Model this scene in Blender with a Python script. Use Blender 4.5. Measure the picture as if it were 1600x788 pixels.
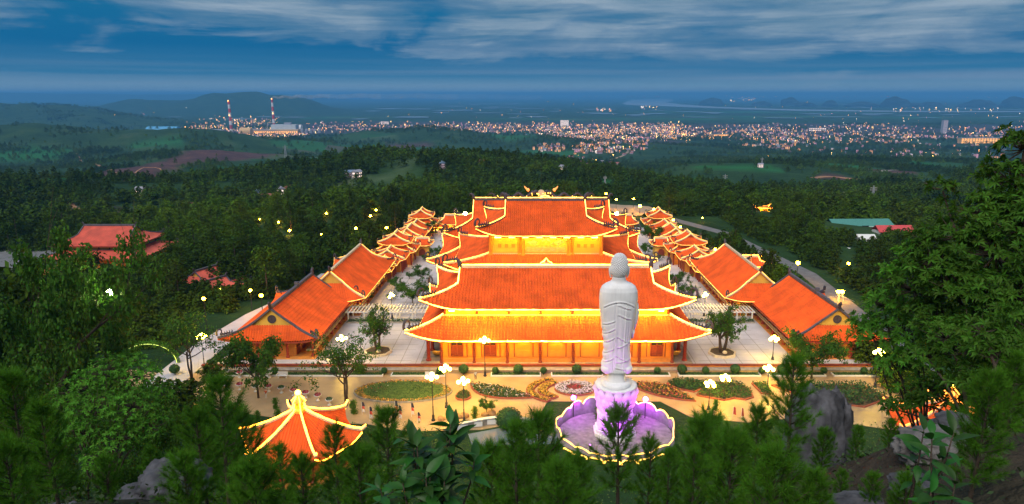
import bpy, bmesh, math, random
import numpy as np
from mathutils import Vector, Matrix
random.seed(7); rng = np.random.default_rng(7)
for o in list(bpy.data.objects): bpy.data.objects.remove(o)
S = bpy.context.scene; COL = S.collection
pi = math.pi; R = math.radians

# ------------------------------------------------------------------ camera
CAM_H = 53.1; FOC = 1067.; PX0, PY0 = 829., 394.          # photo is 1600 x 788; lens centre a little right of the frame centre
PITCH = math.atan((PY0 - 147.) / FOC)
cd = bpy.data.cameras.new('camera'); cam = bpy.data.objects.new('camera', cd); COL.objects.link(cam); S.camera = cam
cam.location = (0, 0, CAM_H); cam.rotation_euler = (pi/2 - PITCH, 0, 0)
cd.sensor_width = 36; cd.lens = FOC/1600*36; cd.shift_x = (800 - PX0)/1600
cd.clip_start = .2; cd.clip_end = 200000
CP, SP = math.cos(PITCH), math.sin(PITCH)
def at(px, py, z=0.):                                        # pixel of the photograph -> point on the level z
    a, b = (px-PX0)/FOC, (py-PY0)/FOC
    t = (z-CAM_H)/(-SP-CP*b); return (a*t, (CP-b*SP)*t)
def atY(px, py, Y):                                          # pixel -> (x, z) at distance Y
    a, b = (px-PX0)/FOC, (py-PY0)/FOC
    t = Y/(CP-b*SP); return (a*t, CAM_H + (-SP-CP*b)*t)

# ------------------------------------------------------------------ light
SUN_EL, SUN_AZ = R(52), R(205)
S.view_settings.view_transform = 'Standard'; S.view_settings.look = 'None'; S.view_settings.gamma = 1
S.view_settings.exposure = 0.35; S.view_settings.use_curve_mapping = False
S.render.engine = 'CYCLES'
cy = S.cycles
cy.use_denoising = True
try: cy.denoiser = 'OPENIMAGEDENOISE'
except Exception: pass
cy.max_bounces = 5; cy.diffuse_bounces = 2; cy.glossy_bounces = 2; cy.transmission_bounces = 2; cy.transparent_max_bounces = 4
cy.volume_bounces = 0; cy.use_light_tree = True; cy.sample_clamp_indirect = 4; cy.sample_clamp_direct = 0
cy.caustics_reflective = False; cy.caustics_refractive = False

sd = bpy.data.lights.new('afterglow', 'SUN'); sd.energy = 2.3; sd.angle = R(50); sd.color = (1, .93, .86)
so = bpy.data.objects.new('afterglow', sd); COL.objects.link(so)
so.rotation_euler = (pi/2 - SUN_EL, 0, pi - SUN_AZ)

W = bpy.data.worlds.new('World'); S.world = W; W.use_nodes = True
nt = W.node_tree; nt.nodes.clear(); N = nt.nodes; Lk = nt.links.new
def nd(t, **k):
    n = N.new(t)
    for a, b in k.items(): setattr(n, a, b)
    return n
def mth(op, a, b=None, c=None):
    n = nd('ShaderNodeMath', operation=op)
    for i, q in enumerate((a, b, c)):
        if q is None: continue
        if isinstance(q, (int, float)): n.inputs[i].default_value = q
        else: Lk(q, n.inputs[i])
    return n.outputs[0]
def ramp(fac, stops, interp='LINEAR'):
    n = nd('ShaderNodeValToRGB'); n.color_ramp.interpolation = interp
    e = n.color_ramp.elements
    while len(e) < len(stops): e.new(.5)
    for q, (p, c) in zip(e, stops):
        q.position = p; q.color = (*c, 1) if len(c) == 3 else c
    Lk(fac, n.inputs[0]); return n.outputs[0]
def mixc(f, a, b, mode='MIX'):
    n = nd('ShaderNodeMix', data_type='RGBA', blend_type=mode)
    for i, q in ((0, f), (6, a), (7, b)):
        if isinstance(q, (int, float)): n.inputs[i].default_value = q
        elif isinstance(q, tuple): n.inputs[i].default_value = (*q, 1)
        else: Lk(q, n.inputs[i])
    return n.outputs[2]
tc = nd('ShaderNodeTexCoord'); sx = nd('ShaderNodeSeparateXYZ'); Lk(tc.outputs['Generated'], sx.inputs[0])
X_, Y_, Z_ = sx.outputs
el = mth('MAXIMUM', Z_, 0.0)
az = mth('ARCTAN2', X_, Y_)
base = ramp(mth('MULTIPLY', el, 4.), [(0, (.13, .215, .305)), (.045, (.105, .20, .295)), (.10, (.02, .12, .235)), (.25, (.0, .085, .21)),
        (.42, (.002, .095, .215)), (.6, (.025, .10, .21)), (1., (.10, .15, .22))])
def cloud_vec(kx, ky, ox):
    n = nd('ShaderNodeCombineXYZ'); Lk(mth('MULTIPLY_ADD', az, kx, ox), n.inputs[0]); Lk(mth('MULTIPLY', el, ky), n.inputs[1]); return n.outputs[0]
def nz(vec, sc, det=6., rough=.55, dist=0.):
    n = nd('ShaderNodeTexNoise'); n.inputs['Scale'].default_value = sc; n.inputs['Detail'].default_value = det
    n.inputs['Roughness'].default_value = rough; n.inputs['Distortion'].default_value = dist; Lk(vec, n.inputs['Vector']); return n.outputs[0]
n1 = nz(cloud_vec(4.6, 14., 3.7), 1.0, 8., .58, .6)         # broad layered cloud
n2 = nz(cloud_vec(5., 60., 9.1), 1.0, 6., .6, .3)           # thin streaks
hi = ramp(el, [(0, (0,)*3), (.03, (.10,)*3), (.06, (.55,)*3), (.09, (.85,)*3), (.3, (.9,)*3)])
side = ramp(mth('MULTIPLY_ADD', az, .62, .5), [(0, (.30,)*3), (.30, (.36,)*3), (.45, (.5,)*3), (.62, (.62,)*3), (.85, (.5,)*3), (1, (.3,)*3)])
cov = mth('SUBTRACT', mth('ADD', n1, mth('MULTIPLY', mth('SUBTRACT', n2, .5), .30)), mth('SUBTRACT', .90, mth('MULTIPLY', mth('ADD', hi, side), .47)))
cmask = ramp(mth('MULTIPLY', cov, 3.2), [(0, (0,)*3), (.45, (.5,)*3), (1, (1,)*3)], 'EASE')
ccol = mixc(ramp(n2, [(.35, (0,)*3), (.7, (1,)*3)]), (.07, .155, .24), (.235, .30, .365))
sky1 = mixc(mth('MULTIPLY', cmask, .85), base, ccol)
st = ramp(el, [(0, (0,)*3), (.012, (.45,)*3), (.024, (.8,)*3), (.038, (.2,)*3), (.06, (0,)*3)])
smask = mth('MULTIPLY', st, ramp(nz(cloud_vec(1.6, 75., 1.3), 1.0, 5., .5, .2), [(.42, (0,)*3), (.68, (1,)*3)]))
sky2 = mixc(mth('MULTIPLY', smask, .95), sky1, (.13, .20, .30))
nish = nd('ShaderNodeTexSky', sky_type='NISHITA'); nish.sun_disc = False; nish.sun_elevation = SUN_EL; nish.sun_rotation = SUN_AZ; nish.altitude = 300
ns = mixc(1., nish.outputs[0], (.0008, .0008, .0008), 'MULTIPLY')
sky3 = mixc(1., sky2, ns, 'ADD')
bg = nd('ShaderNodeBackground'); Lk(sky3, bg.inputs[0]); bg.inputs[1].default_value = 1.12
ow = nd('ShaderNodeOutputWorld'); Lk(bg.outputs[0], ow.inputs[0])

# ------------------------------------------------------------------ helpers: meshes and objects
class MB:
    def __init__(s): s.v = []; s.f = []; s.m = []; s.n = 0
    def add(s, V, F, m=0):
        b = s.n; s.v.extend(map(tuple, V)); s.n += len(V)
        s.f.extend([tuple(i+b for i in q) for q in F]); s.m.extend([m]*len(F)); return s
    def box(s, cx, cy, cz, sx, sy, sz, m=0, rz=0.):
        c, q = math.cos(rz), math.sin(rz); V = []
        for dz in (-.5, .5):
            for dx, dy in ((-.5, -.5), (.5, -.5), (.5, .5), (-.5, .5)):
                x, y = dx*sx, dy*sy; V.append((cx+c*x-q*y, cy+q*x+c*y, cz+dz*sz))
        return s.add(V, [(3, 2, 1, 0), (4, 5, 6, 7), (0, 1, 5, 4), (1, 2, 6, 5), (2, 3, 7, 6), (3, 0, 4, 7)], m)
    def tube(s, P, r, n=6, m=0, caps=True, sq=False):
        P = [Vector(p) for p in P]; k = len(P); V = []; F = []
        rr = r if isinstance(r, (list, tuple)) else [r]*k
        ref = None
        for i in range(k):
            t = (P[min(i+1, k-1)] - P[max(i-1, 0)])
            t = t.normalized() if t.length > 1e-9 else Vector((0, 0, 1))
            a = Vector((0, 0, 1)) if abs(t.z) < .92 else Vector((1, 0, 0))
            u = t.cross(a).normalized()
            if ref is not None and u.dot(ref) < 0: u = -u
            ref = u; w = u.cross(t)
            for j in range(n):
                q = 2*pi*(j+.5)/n; V.append(P[i] + (u*math.cos(q) + w*math.sin(q))*rr[i])
        for i in range(k-1):
            for j in range(n):
                a, b = i*n+j, i*n+(j+1) % n; F.append((b, a, a+n, b+n))
        if caps: F += [tuple(range(n)), tuple(range((k-1)*n, k*n))[::-1]]
        return s.add(V, F, m)
    def lathe(s, prof, n=16, cx=0, cy=0, cz=0, m=0, sy=1.):
        V = []; F = []; k = len(prof)
        for r_, z in prof:
            for j in range(n):
                q = 2*pi*j/n; V.append((cx+r_*math.cos(q), cy+r_*math.sin(q)*sy, cz+z))
        for i in range(k-1):
            for j in range(n):
                a, b = i*n+j, i*n+(j+1) % n; F.append((a, b, b+n, a+n))
        F += [tuple(range(n))[::-1], tuple(range((k-1)*n, k*n))]
        return s.add(V, F, m)
    def grid(s, P, m=0, flip=False, wrap=False):                 # P[i][j] = point
        P = np.asarray(P, float); a, b = P.shape[:2]; F = []
        for i in range(a-1):
            for j in range(b if wrap else b-1):
                q = (i*b+j, i*b+(j+1) % b, (i+1)*b+(j+1) % b, (i+1)*b+j); F.append(q[::-1] if flip else q)
        return s.add(P.reshape(-1, 3).tolist(), F, m)
    def prism(s, pts, z0, z1, m=0):
        n = len(pts); V = [(x, y, z0) for x, y in pts] + [(x, y, z1) for x, y in pts]
        return s.add(V, [tuple(range(n))[::-1], tuple(range(n, 2*n))] + [(i, (i+1) % n, n+(i+1) % n, n+i) for i in range(n)], m)
    def blob(s, cx, cy, cz, rx, ry, rz, sub=2, amp=.2, fr=1.3, m=0, seed=0):
        V, F = ico(sub); g = np.random.default_rng(seed); off = g.uniform(-50, 50, 3)
        from mathutils import noise as mn
        out = []
        for v in V:
            k = 1 + amp*mn.fractal(Vector((v[0]*fr+off[0], v[1]*fr+off[1], v[2]*fr+off[2])), 1., 2., 4)
            out.append((cx+v[0]*rx*k, cy+v[1]*ry*k, cz+v[2]*rz*k))
        return s.add(out, F, m)
    def crag(s, cx, cy, cz, rx, ry, rz, seed=0, sub=5):
        V, F = ico(sub); g = np.random.default_rng(seed); o = Vector(g.uniform(-50, 50, 3)); out = []
        from mathutils import noise as mn
        for v in V:
            q = Vector(v); m_ = max(abs(v[0]), abs(v[1]), abs(v[2])); k = .62+.38/m_*.8
            k *= 1 + .20*mn.fractal(q*1.5+o, 1., 2., 3) + .13*mn.ridged_multi_fractal(q*2.6+o, 1., 2., 5, 1., 2.)-.13 + .05*mn.noise(q*9+o)
            out.append((cx+v[0]*rx*k, cy+v[1]*ry*k, cz+v[2]*rz*k))
        return s.add(out, F, 0)
    def mesh(s, name, mats, smooth=False):
        me = bpy.data.meshes.new(name); me.from_pydata(s.v, [], s.f)
        for q in (mats if isinstance(mats, (list, tuple)) else [mats]): me.materials.append(q)
        if any(s.m): me.polygons.foreach_set('material_index', s.m)
        if smooth: me.polygons.foreach_set('use_smooth', [True]*len(s.f))
        me.update(); return me
    def build(s, name, mats, parent=None, smooth=False, **k): return obj(name, s.mesh(name, mats, smooth), parent, **k)
_ico = {}
def ico(sub):
    if sub not in _ico:
        b = bmesh.new(); bmesh.ops.create_icosphere(b, subdivisions=sub, radius=1.); b.verts.ensure_lookup_table()
        _ico[sub] = ([tuple(v.co) for v in b.verts], [tuple(v.index for v in f.verts) for f in b.faces]); b.free()
    return _ico[sub]
def tri_mesh(name, V, k, mat):                                   # V: (n*k, 3), consecutive k-gons
    n = len(V)//k; me = bpy.data.meshes.new(name)
    me.vertices.add(len(V)); me.vertices.foreach_set('co', np.asarray(V, np.float32).ravel())
    me.loops.add(n*k); me.loops.foreach_set('vertex_index', np.arange(n*k, dtype=np.int32))
    me.polygons.add(n); me.polygons.foreach_set('loop_start', np.arange(0, n*k, k, dtype=np.int32)); me.polygons.foreach_set('loop_total', np.full(n, k, np.int32))
    me.materials.append(mat); me.update(); me.validate(); return me
def obj(name, me, parent=None, loc=(0, 0, 0), rz=0., sc=None, rot=None):
    o = bpy.data.objects.new(name, me); COL.objects.link(o); o.location = loc
    o.rotation_euler = rot if rot else (0, 0, rz)
    if sc is not None: o.scale = (sc,)*3 if isinstance(sc, (int, float)) else sc
    if parent: o.parent = parent
    return o
def tag(o, label=None, cat=None, group=None, kind=None):
    if label: o['label'] = label
    if cat: o['category'] = cat
    if group: o['group'] = group
    if kind: o['kind'] = kind
    return o
def thing(name, label, cat, loc=(0, 0, 0), rz=0., group=None, sc=None): return tag(obj(name, None, None, loc, rz, sc), label, cat, group)
def copy_tree(o, parent=None, loc=None, rz=None, sc=None, label=None, group=None):
    c = o.copy(); COL.objects.link(c); c.parent = parent
    if loc is not None: c.location = loc
    if rz is not None: c.rotation_euler = (0, 0, rz)
    if sc is not None: c.scale = (sc,)*3 if isinstance(sc, (int, float)) else sc
    tag(c, label, None, group)
    for ch in o.children: copy_tree(ch, c)
    return c
def struct(name, mb, mat, smooth=False, **k): return tag(mb.build(name, mat, None, smooth, **k), kind='structure')

# ------------------------------------------------------------------ helpers: materials
def mat(name, col, rough=.7, var=.18, scale=1.5, bump=0., bscale=None, metal=0., emit=None, es=0., sample=True, spec=.4, island=0., objrand=0., trans=0., det=4., col2=None, land=0.):
    m = bpy.data.materials.new(name); m.use_nodes = True; t = m.node_tree; b = t.nodes['Principled BSDF']
    b.inputs['Roughness'].default_value = rough; b.inputs['Metallic'].default_value = metal; b.inputs['Specular IOR Level'].default_value = spec
    b.inputs['Base Color'].default_value = (*col, 1); m.diffuse_color = (*col, 1)
    if emit:
        b.inputs['Emission Color'].default_value = (*emit, 1); b.inputs['Emission Strength'].default_value = es
        if not sample: m.cycles.emission_sampling = 'NONE'
        return m
    tcn = t.nodes.new('ShaderNodeTexCoord'); no = t.nodes.new('ShaderNodeTexNoise'); no.inputs['Scale'].default_value = scale; no.inputs['Detail'].default_value = det
    t.links.new(tcn.outputs['Object'], no.inputs['Vector'])
    mx = t.nodes.new('ShaderNodeMix'); mx.data_type = 'RGBA'
    lo = tuple(c*(1-var) for c in col); hi_ = col2 or tuple(min(1, c*(1+var)) for c in col)
    mx.inputs[6].default_value = (*lo, 1); mx.inputs[7].default_value = (*hi_, 1)
    mr = t.nodes.new('ShaderNodeMapRange'); mr.inputs[1].default_value = .3; mr.inputs[2].default_value = .7
    t.links.new(no.outputs[0], mr.inputs[0]); t.links.new(mr.outputs[0], mx.inputs[0]); out = mx.outputs[2]
    def hsv(src, rnd, amt):
        h = t.nodes.new('ShaderNodeHueSaturation'); q = t.nodes.new('ShaderNodeMapRange'); q.inputs[3].default_value = 1-amt; q.inputs[4].default_value = 1+amt
        q2 = t.nodes.new('ShaderNodeMapRange'); q2.inputs[3].default_value = .5-amt*.05; q2.inputs[4].default_value = .5+amt*.04
        t.links.new(rnd, q.inputs[0]); t.links.new(q.outputs[0], h.inputs['Value']); t.links.new(rnd, q2.inputs[0]); t.links.new(q2.outputs[0], h.inputs['Hue'])
        t.links.new(src, h.inputs['Color']); return h.outputs[0]
    if island: out = hsv(out, t.nodes.new('ShaderNodeNewGeometry').outputs['Random Per Island'], island)
    if objrand: out = hsv(out, t.nodes.new('ShaderNodeObjectInfo').outputs['Random'], objrand)
    if land:                                                      # varied greens and deeper shadow put into tree colour across the hills
        oi = t.nodes.new('ShaderNodeObjectInfo'); ln_ = t.nodes.new('ShaderNodeTexNoise'); ln_.inputs['Scale'].default_value = .008; ln_.inputs['Detail'].default_value = 5
        t.links.new(oi.outputs['Location'], ln_.inputs['Vector']); cr = t.nodes.new('ShaderNodeValToRGB'); e = cr.color_ramp.elements; e[0].position = .36; e[0].color = (.55, .60, .62, 1); e[1].position = .64; e[1].color = (2.5, 2.1, 1.2, 1)
        t.links.new(ln_.outputs[0], cr.inputs[0]); ml = t.nodes.new('ShaderNodeMix'); ml.data_type = 'RGBA'; ml.blend_type = 'MULTIPLY'; ml.inputs[0].default_value = land; t.links.new(out, ml.inputs[6]); t.links.new(cr.outputs[0], ml.inputs[7]); out = ml.outputs[2]
    t.links.new(out, b.inputs['Base Color'])
    if bump:
        bn = t.nodes.new('ShaderNodeBump'); bn.inputs['Strength'].default_value = bump; bn.inputs['Distance'].default_value = .1
        n2 = t.nodes.new('ShaderNodeTexNoise'); n2.inputs['Scale'].default_value = bscale or scale*4; n2.inputs['Detail'].default_value = 6
        t.links.new(tcn.outputs['Object'], n2.inputs['Vector']); t.links.new(n2.outputs[0], bn.inputs['Height']); t.links.new(bn.outputs[0], b.inputs['Normal'])
    if trans:
        tr = t.nodes.new('ShaderNodeBsdfTranslucent'); t.links.new(out, tr.inputs[0]); ms = t.nodes.new('ShaderNodeMixShader'); ms.inputs[0].default_value = trans
        t.links.new(b.outputs[0], ms.inputs[1]); t.links.new(tr.outputs[0], ms.inputs[2]); t.links.new(ms.outputs[0], t.nodes['Material Output'].inputs[0])
    return m
def tile_mat(name, col, dark):
    m = mat(name, col, .78, .20, .35, .3, 6, det=7, spec=.2); t = m.node_tree; L = t.links.new; b = t.nodes['Principled BSDF']; src = b.inputs['Base Color'].links[0].from_socket
    tcn = t.nodes.new('ShaderNodeTexCoord'); mp = t.nodes.new('ShaderNodeMapping'); mp.inputs['Scale'].default_value = (2.2, .16, .16); L(tcn.outputs['Object'], mp.inputs[0])
    n = t.nodes.new('ShaderNodeTexNoise'); n.inputs['Scale'].default_value = 1.; n.inputs['Detail'].default_value = 7; n.inputs['Roughness'].default_value = .7; L(mp.outputs[0], n.inputs[0])
    mr = t.nodes.new('ShaderNodeMapRange'); mr.inputs[1].default_value = .50; mr.inputs[2].default_value = .72; mr.inputs[4].default_value = .62; L(n.outputs[0], mr.inputs[0])
    mx = t.nodes.new('ShaderNodeMix'); mx.data_type = 'RGBA'; mx.inputs[7].default_value = (*dark, 1); L(mr.outputs[0], mx.inputs[0]); L(src, mx.inputs[6]); L(mx.outputs[2], b.inputs['Base Color']); return m
m_tile = tile_mat('roof_tile', (.82, .125, .018), (.50, .055, .018))
m_tile_pale = mat('pinkish_roof_tile', (.66, .12, .075), .6, .2, .4, .3, 5)  # paler, pinker tile for the temples in the woods
m_soffit = mat('red_timber', (.36, .06, .025), .6, .2, 2)
m_wall = mat('ochre_plaster', (.80, .29, .035), .75, .10, .4, .1, 8)
m_wall_y = mat('yellow_plaster', (.82, .50, .08), .75, .08, .4, .1, 8)
m_brick = mat('orange_brick_wall', (.62, .25, .05), .8, .15, .8, .2, 6)
m_col = mat('red_lacquer', (.30, .035, .015), .45, .15, 2)
m_cap = mat('grey_ridge_mortar', (.11, .10, .12), .8, .25, 2, .3)
m_cap_l = mat('cream_ridge_plaster', (.72, .60, .40), .7, .12, 2)
m_dragon = mat('dark_ceramic', (.07, .055, .07), .5, .3, 3, .3)
m_wood = mat('dark_red_wood', (.22, .04, .02), .55, .25, 3)
m_pave = mat('pale_courtyard_paving', (.56, .53, .55), .55, .12, .25, .08, 3, det=8)
m_plaza = mat('beige_plaza_paving', (.44, .30, .155), .42, .2, .22, .1, 2.5, det=8)
m_stone = mat('grey_stone', (.32, .29, .25), .8, .25, 1.2, .4)
m_tan = mat('tan_stone_wall', (.42, .30, .17), .8, .25, 1.0, .4)
m_white = mat('white_paint', (.78, .77, .74), .5, .06, 2)
m_marble = mat('white_marble', (.84, .83, .84), .45, .07, .5, .08, 6)
def streaks(m, dark, amt):
    t = m.node_tree; L = t.links.new; b = t.nodes['Principled BSDF']; src = b.inputs['Base Color'].links[0].from_socket; tcn = t.nodes.new('ShaderNodeTexCoord'); mp = t.nodes.new('ShaderNodeMapping'); mp.inputs['Scale'].default_value = (2.4, 2.4, .22); L(tcn.outputs['Object'], mp.inputs[0])
    n = t.nodes.new('ShaderNodeTexNoise'); n.inputs['Scale'].default_value = 1.; n.inputs['Detail'].default_value = 8; n.inputs['Roughness'].default_value = .65; L(mp.outputs[0], n.inputs[0]); mr = t.nodes.new('ShaderNodeMapRange'); mr.inputs[1].default_value = .48; mr.inputs[2].default_value = .74; mr.inputs[4].default_value = amt; L(n.outputs[0], mr.inputs[0])
    mx = t.nodes.new('ShaderNodeMix'); mx.data_type = 'RGBA'; mx.inputs[7].default_value = (*dark, 1); L(mr.outputs[0], mx.inputs[0]); L(src, mx.inputs[6]); L(mx.outputs[2], b.inputs['Base Color'])
streaks(m_marble, (.48, .46, .48), .32)
m_metal = mat('dark_iron', (.05, .05, .05), .45, .2, 3, metal=.5)
m_rock = mat('weathered_rock', (.075, .075, .085), .9, .65, 1.4, 1.0, 2.2, det=10)
m_soil = mat('brown_soil', (.11, .075, .04), .95, .35, 3, .5)
m_lawn = mat('lawn', (.10, .17, .03), .9, .35, 1.5, .6, 30)
m_asph = mat('asphalt', (.16, .16, .165), .8, .2, .5, .2, 6)
m_dirt = mat('laterite_dirt', (.33, .17, .09), .95, .35, .02, .3)
m_bark = mat('bark', (.07, .05, .035), .9, .35, 5, .6)
m_leaf = mat('broad_leaves', (.056, .145, .012), .6, .3, .6, island=.35, trans=.3, spec=.15)
m_leaf_b = mat('bright_leaves', (.09, .26, .022), .6, .3, .7, island=.35, trans=.3, spec=.15)
m_leaf_d = mat('large_glossy_leaf', (.028, .11, .014), .42, .3, 3, objrand=.4, trans=.2, spec=.3)
m_needle = mat('pine_needles', (.070, .20, .012), .7, .35, 1.2, island=.3, trans=.25, spec=.1)
m_pine = mat('forest_pine_foliage', (.036, .072, .009), .8, .35, .3, island=.3, objrand=.3, trans=.15, spec=.05, land=.8)
m_broad = mat('forest_broadleaf_foliage', (.052, .10, .010), .8, .35, .3, island=.3, objrand=.3, trans=.15, spec=.05, land=.8)
m_hedge = mat('clipped_hedge', (.035, .10, .022), .7, .4, 4, island=.3, trans=.15)
m_fy = mat('yellow_flowers', (.75, .42, .05), .6, .2, 2, island=.4)
m_fr = mat('red_flowers', (.45, .05, .07), .6, .2, 2, island=.4)
m_fw = mat('white_flowers', (.78, .72, .70), .6, .1, 2, island=.15)
m_kerb = mat('red_brick_kerb', (.36, .10, .05), .8, .25, 2)
m_glass = mat('dark_window', (.03, .03, .035), .15, .1, 2, spec=.6)
LEDC = (1, .50, .045)
m_led = mat('warm_light_strip', (1, .8, .4), emit=LEDC, es=5.)
m_led_hi = mat('bright_light_strip', (1, .8, .4), emit=(1, .52, .045), es=12.)
m_led_lo = mat('dim_light_strip', (1, .8, .4), emit=(1, .48, .045), es=2.4)
m_led_or = mat('orange_light_strip', (1, .6, .2), emit=(1, .36, .02), es=14)
m_flood = mat('lit_flood_lamp', (1, .9, .6), emit=(1, .56, .04), es=95)
m_flood_hi = mat('bright_lit_flood_lamp', (1, .9, .6), emit=(1, .58, .03), es=210)
m_globe = mat('lit_globe', (1, .95, .8), emit=(1, .60, .045), es=105)
m_sod = mat('lit_sodium_lamp', (1, .8, .4), emit=(1, .40, .012), es=150)
m_star = mat('lit_flood_head', (1, .9, .6), emit=(1, .56, .13), es=300)
m_cold = mat('lit_greenish_lamp', (.9, 1, .6), emit=(.85, 1, .35), es=200)
m_violet = mat('lit_violet_lamp', (1, .6, 1), emit=(.66, .03, 1), es=220)

def lit_cable(P, r, m_, parent, step=.55):
    """a run of lit cable: sampled closely, its glow uneven from bulb to bulb"""
    P = [Vector(p) for p in P]; Q = []
    for a, b in zip(P[:-1], P[1:]):
        k = max(1, int((b-a).length/step)); Q += [a.lerp(b, i/k) for i in range(k)]
    Q.append(P[-1]); rr_ = [r*random.uniform(.55, 1.3) for _ in Q]
    return MB().tube(Q, rr_, 4).build('light_strip', m_, parent)
# ------------------------------------------------------------------ terrain
_tab = np.random.default_rng(3).random((256, 256))
def vnoise(x, y):
    xi, yi = np.floor(x).astype(int), np.floor(y).astype(int); fx, fy = x-xi, y-yi
    fx = fx*fx*(3-2*fx); fy = fy*fy*(3-2*fy); g = lambda a, b: _tab[a % 256, b % 256]
    return (g(xi, yi)*(1-fx)+g(xi+1, yi)*fx)*(1-fy) + (g(xi, yi+1)*(1-fx)+g(xi+1, yi+1)*fx)*fy
def fbm(x, y, n=4):
    s = 0; a = .5
    for i in range(n): s = s + a*(vnoise(x*2**i+17*i, y*2**i+31*i)-.5); a *= .5
    return s
def sst(a, b, x): t = np.clip((x-a)/(b-a), 0, 1); return t*t*(3-2*t)
BUMPS = [(40, -130, 660, 190, 120), (16, 260, 580, 200, 120), (22, -420, 520, 170, 130), (26, 620, 760, 220, 150), (30, -260, 980, 160, 120), (26, 260, 1050, 220, 140), (24, 700, 1500, 260, 180), (26, -40, 1600, 240, 180),
         (86, -1750, 2300, 600, 420), (62, -1050, 2250, 420, 330), (40, -650, 1500, 260, 260),
         (68, -650, 3000, 210, 320), (52, -400, 3000, 170, 300), (44, -60, 3050, 230, 320), (22, 300, 2700, 400, 300),
         (34, -560, 1150, 200, 170), (24, 520, 1250, 300, 220), (20, 1300, 1500, 400, 300),
         (170, -4500, 5600, 700, 900), (115, -3650, 5300, 480, 700), (80, -2950, 5000, 420, 600),
         (228, -3700, 9200, 520, 900), (170, -4450, 9400, 600, 900), (140, -5400, 9600, 500, 800), (150, -3000, 9000, 420, 800),
         (235, -15500, 24000, 2600, 2500), (215, -11500, 25000, 2200, 2500), (190, -8600, 25500, 1500, 2000), (200, -18500, 23000, 2000, 2000)]
def height(x, y):
    x = np.asarray(x, float); y = np.asarray(y, float)
    z = np.interp(y, [70, 310, 380, 470, 700, 1000, 2000, 3300, 4200], [-.06, -.06, -8, -22, -50, -92, -135, -176, -180])
    for a, cx, cy_, sx_, sy_ in BUMPS:
        z = z + a*np.exp(-((x-cx)/sx_)**2-((y-cy_)/sy_)**2)*(1+.5*fbm(x/sx_*2.3, y/sy_*2.3))
    far = sst(330, 700, y)*(1-sst(3600, 4600, y))
    z = z + far*38*fbm(x/300., y/300., 5)
    mts = sst(4600, 5200, y)*sst(-1500, -2600, x); z = z + mts*40*fbm(x/500., y/500., 4)*np.clip((z+180)/60, 0, 1)
    lf = sst(-70, -210, x)*sst(95, 140, y)*(1-sst(400, 700, y)); z = z - 11*lf + lf*2.5*fbm(x/40., y/40.)
    rt = sst(82, 230, x)*(1-sst(400, 700, y)); z = z - 8*rt + rt*2.5*fbm(x/40., y/40.)
    sl = np.clip((73-y), 0, None)*.70
    sl = sl + np.where(y < 73, 1, 0)*np.clip((73-y)/12, 0, 1)*(2.4*fbm(x/7., y/7.) + 5.2*np.exp(-((x-15)/8.)**2-((y-22)/13.)**2) + 3.2*np.exp(-((x+15)/7.)**2-((y-24)/10.)**2))
    z = z + np.where(y < 73, sl, 0)
    z = z - 2.6*np.exp(-((x-13.6)/10.)**2-((y-84.5)/5.5)**2)*sst(73, 78, y)
    return z
NA, NR = 300, 330
ang = np.linspace(R(-64), R(64), NA)
rad = np.concatenate([np.linspace(40, 480, 200, endpoint=False), np.geomspace(480, 62000, NR-200)])
AA, RR = np.meshgrid(ang, rad)
TX, TY = RR*np.sin(AA), RR*np.cos(AA) - 60
TZ = height(TX, TY)
import bisect
_rad = rad.tolist(); _TZ = TZ.tolist(); _da = ang[1]-ang[0]
def hz(x, y):                                                    # ground level under (x, y), read off the terrain mesh itself
    r_ = math.hypot(x, y+60); a = (math.atan2(x, y+60)-ang[0])/_da; i = max(0, min(NR-2, bisect.bisect(_rad, r_)-1)); j = max(0, min(NA-2, int(a)))
    u = min(1, max(0, (r_-_rad[i])/(_rad[i+1]-_rad[i]))); v = min(1, max(0, a-j)); A, B = _TZ[i], _TZ[i+1]
    return float((A[j]*(1-v)+A[j+1]*v)*(1-u)+(B[j]*(1-v)+B[j+1]*v)*u)
def ground_hit(px, py):                                          # where the line of sight through a pixel meets the terrain
    a, b = (px-PX0)/FOC, (py-PY0)/FOC; dx, dy, dz = a, CP-b*SP, -SP-CP*b; t = 60.; t0 = t
    while t < 60000 and CAM_H+dz*t > hz(dx*t, dy*t): t0 = t; t *= 1.012
    for _ in range(14):
        m_ = (t0+t)/2
        if CAM_H+dz*m_ > hz(dx*m_, dy*m_): t0 = m_
        else: t = m_
    return dx*t, dy*t
mb = MB(); mb.grid(np.dstack([TX, TY, TZ]), flip=True)
# zones: x of plantation field, bare earth, built-up ground
def ell(cx, cy_, rx, ry, wob=.35):
    d = np.hypot((TX-cx)/rx, (TY-cy_)/ry) + wob*fbm(TX/rx*3, TY/ry*3, 4); return 1 - sst(.85, 1.0, d)
earth = .75*np.exp(-((TX-12)/9.)**2-((TY-19)/13.)**2)+.6*np.exp(-((TX+15)/8.)**2-((TY-26)/10.)**2); field = np.zeros_like(TX); town = np.zeros_like(TX)
def zone(px, py, rx, ry, wob=.35):                               # an ellipse rx, ry photo pixels wide, laid on the ground it covers
    x, y = ground_hit(px, py); y2 = ground_hit(px, py-ry)[1]; y1 = ground_hit(px, min(py+ry, 340))[1]
    return ell(x, (y1+y2)/2, rx*y/FOC, max(25., (y2-y1)/2), wob)
for q in [(192, 268, 90, 46), (300, 333, 34, 8), (640, 228, 40, 5), (1310, 279, 40, 4), (880, 262, 26, 3), (1270, 300, 26, 6), (420, 340, 30, 6), (1440, 290, 60, 4), (1400, 268, 40, 3), (150, 330, 40, 10)]: earth = np.maximum(earth, zone(*q))
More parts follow.
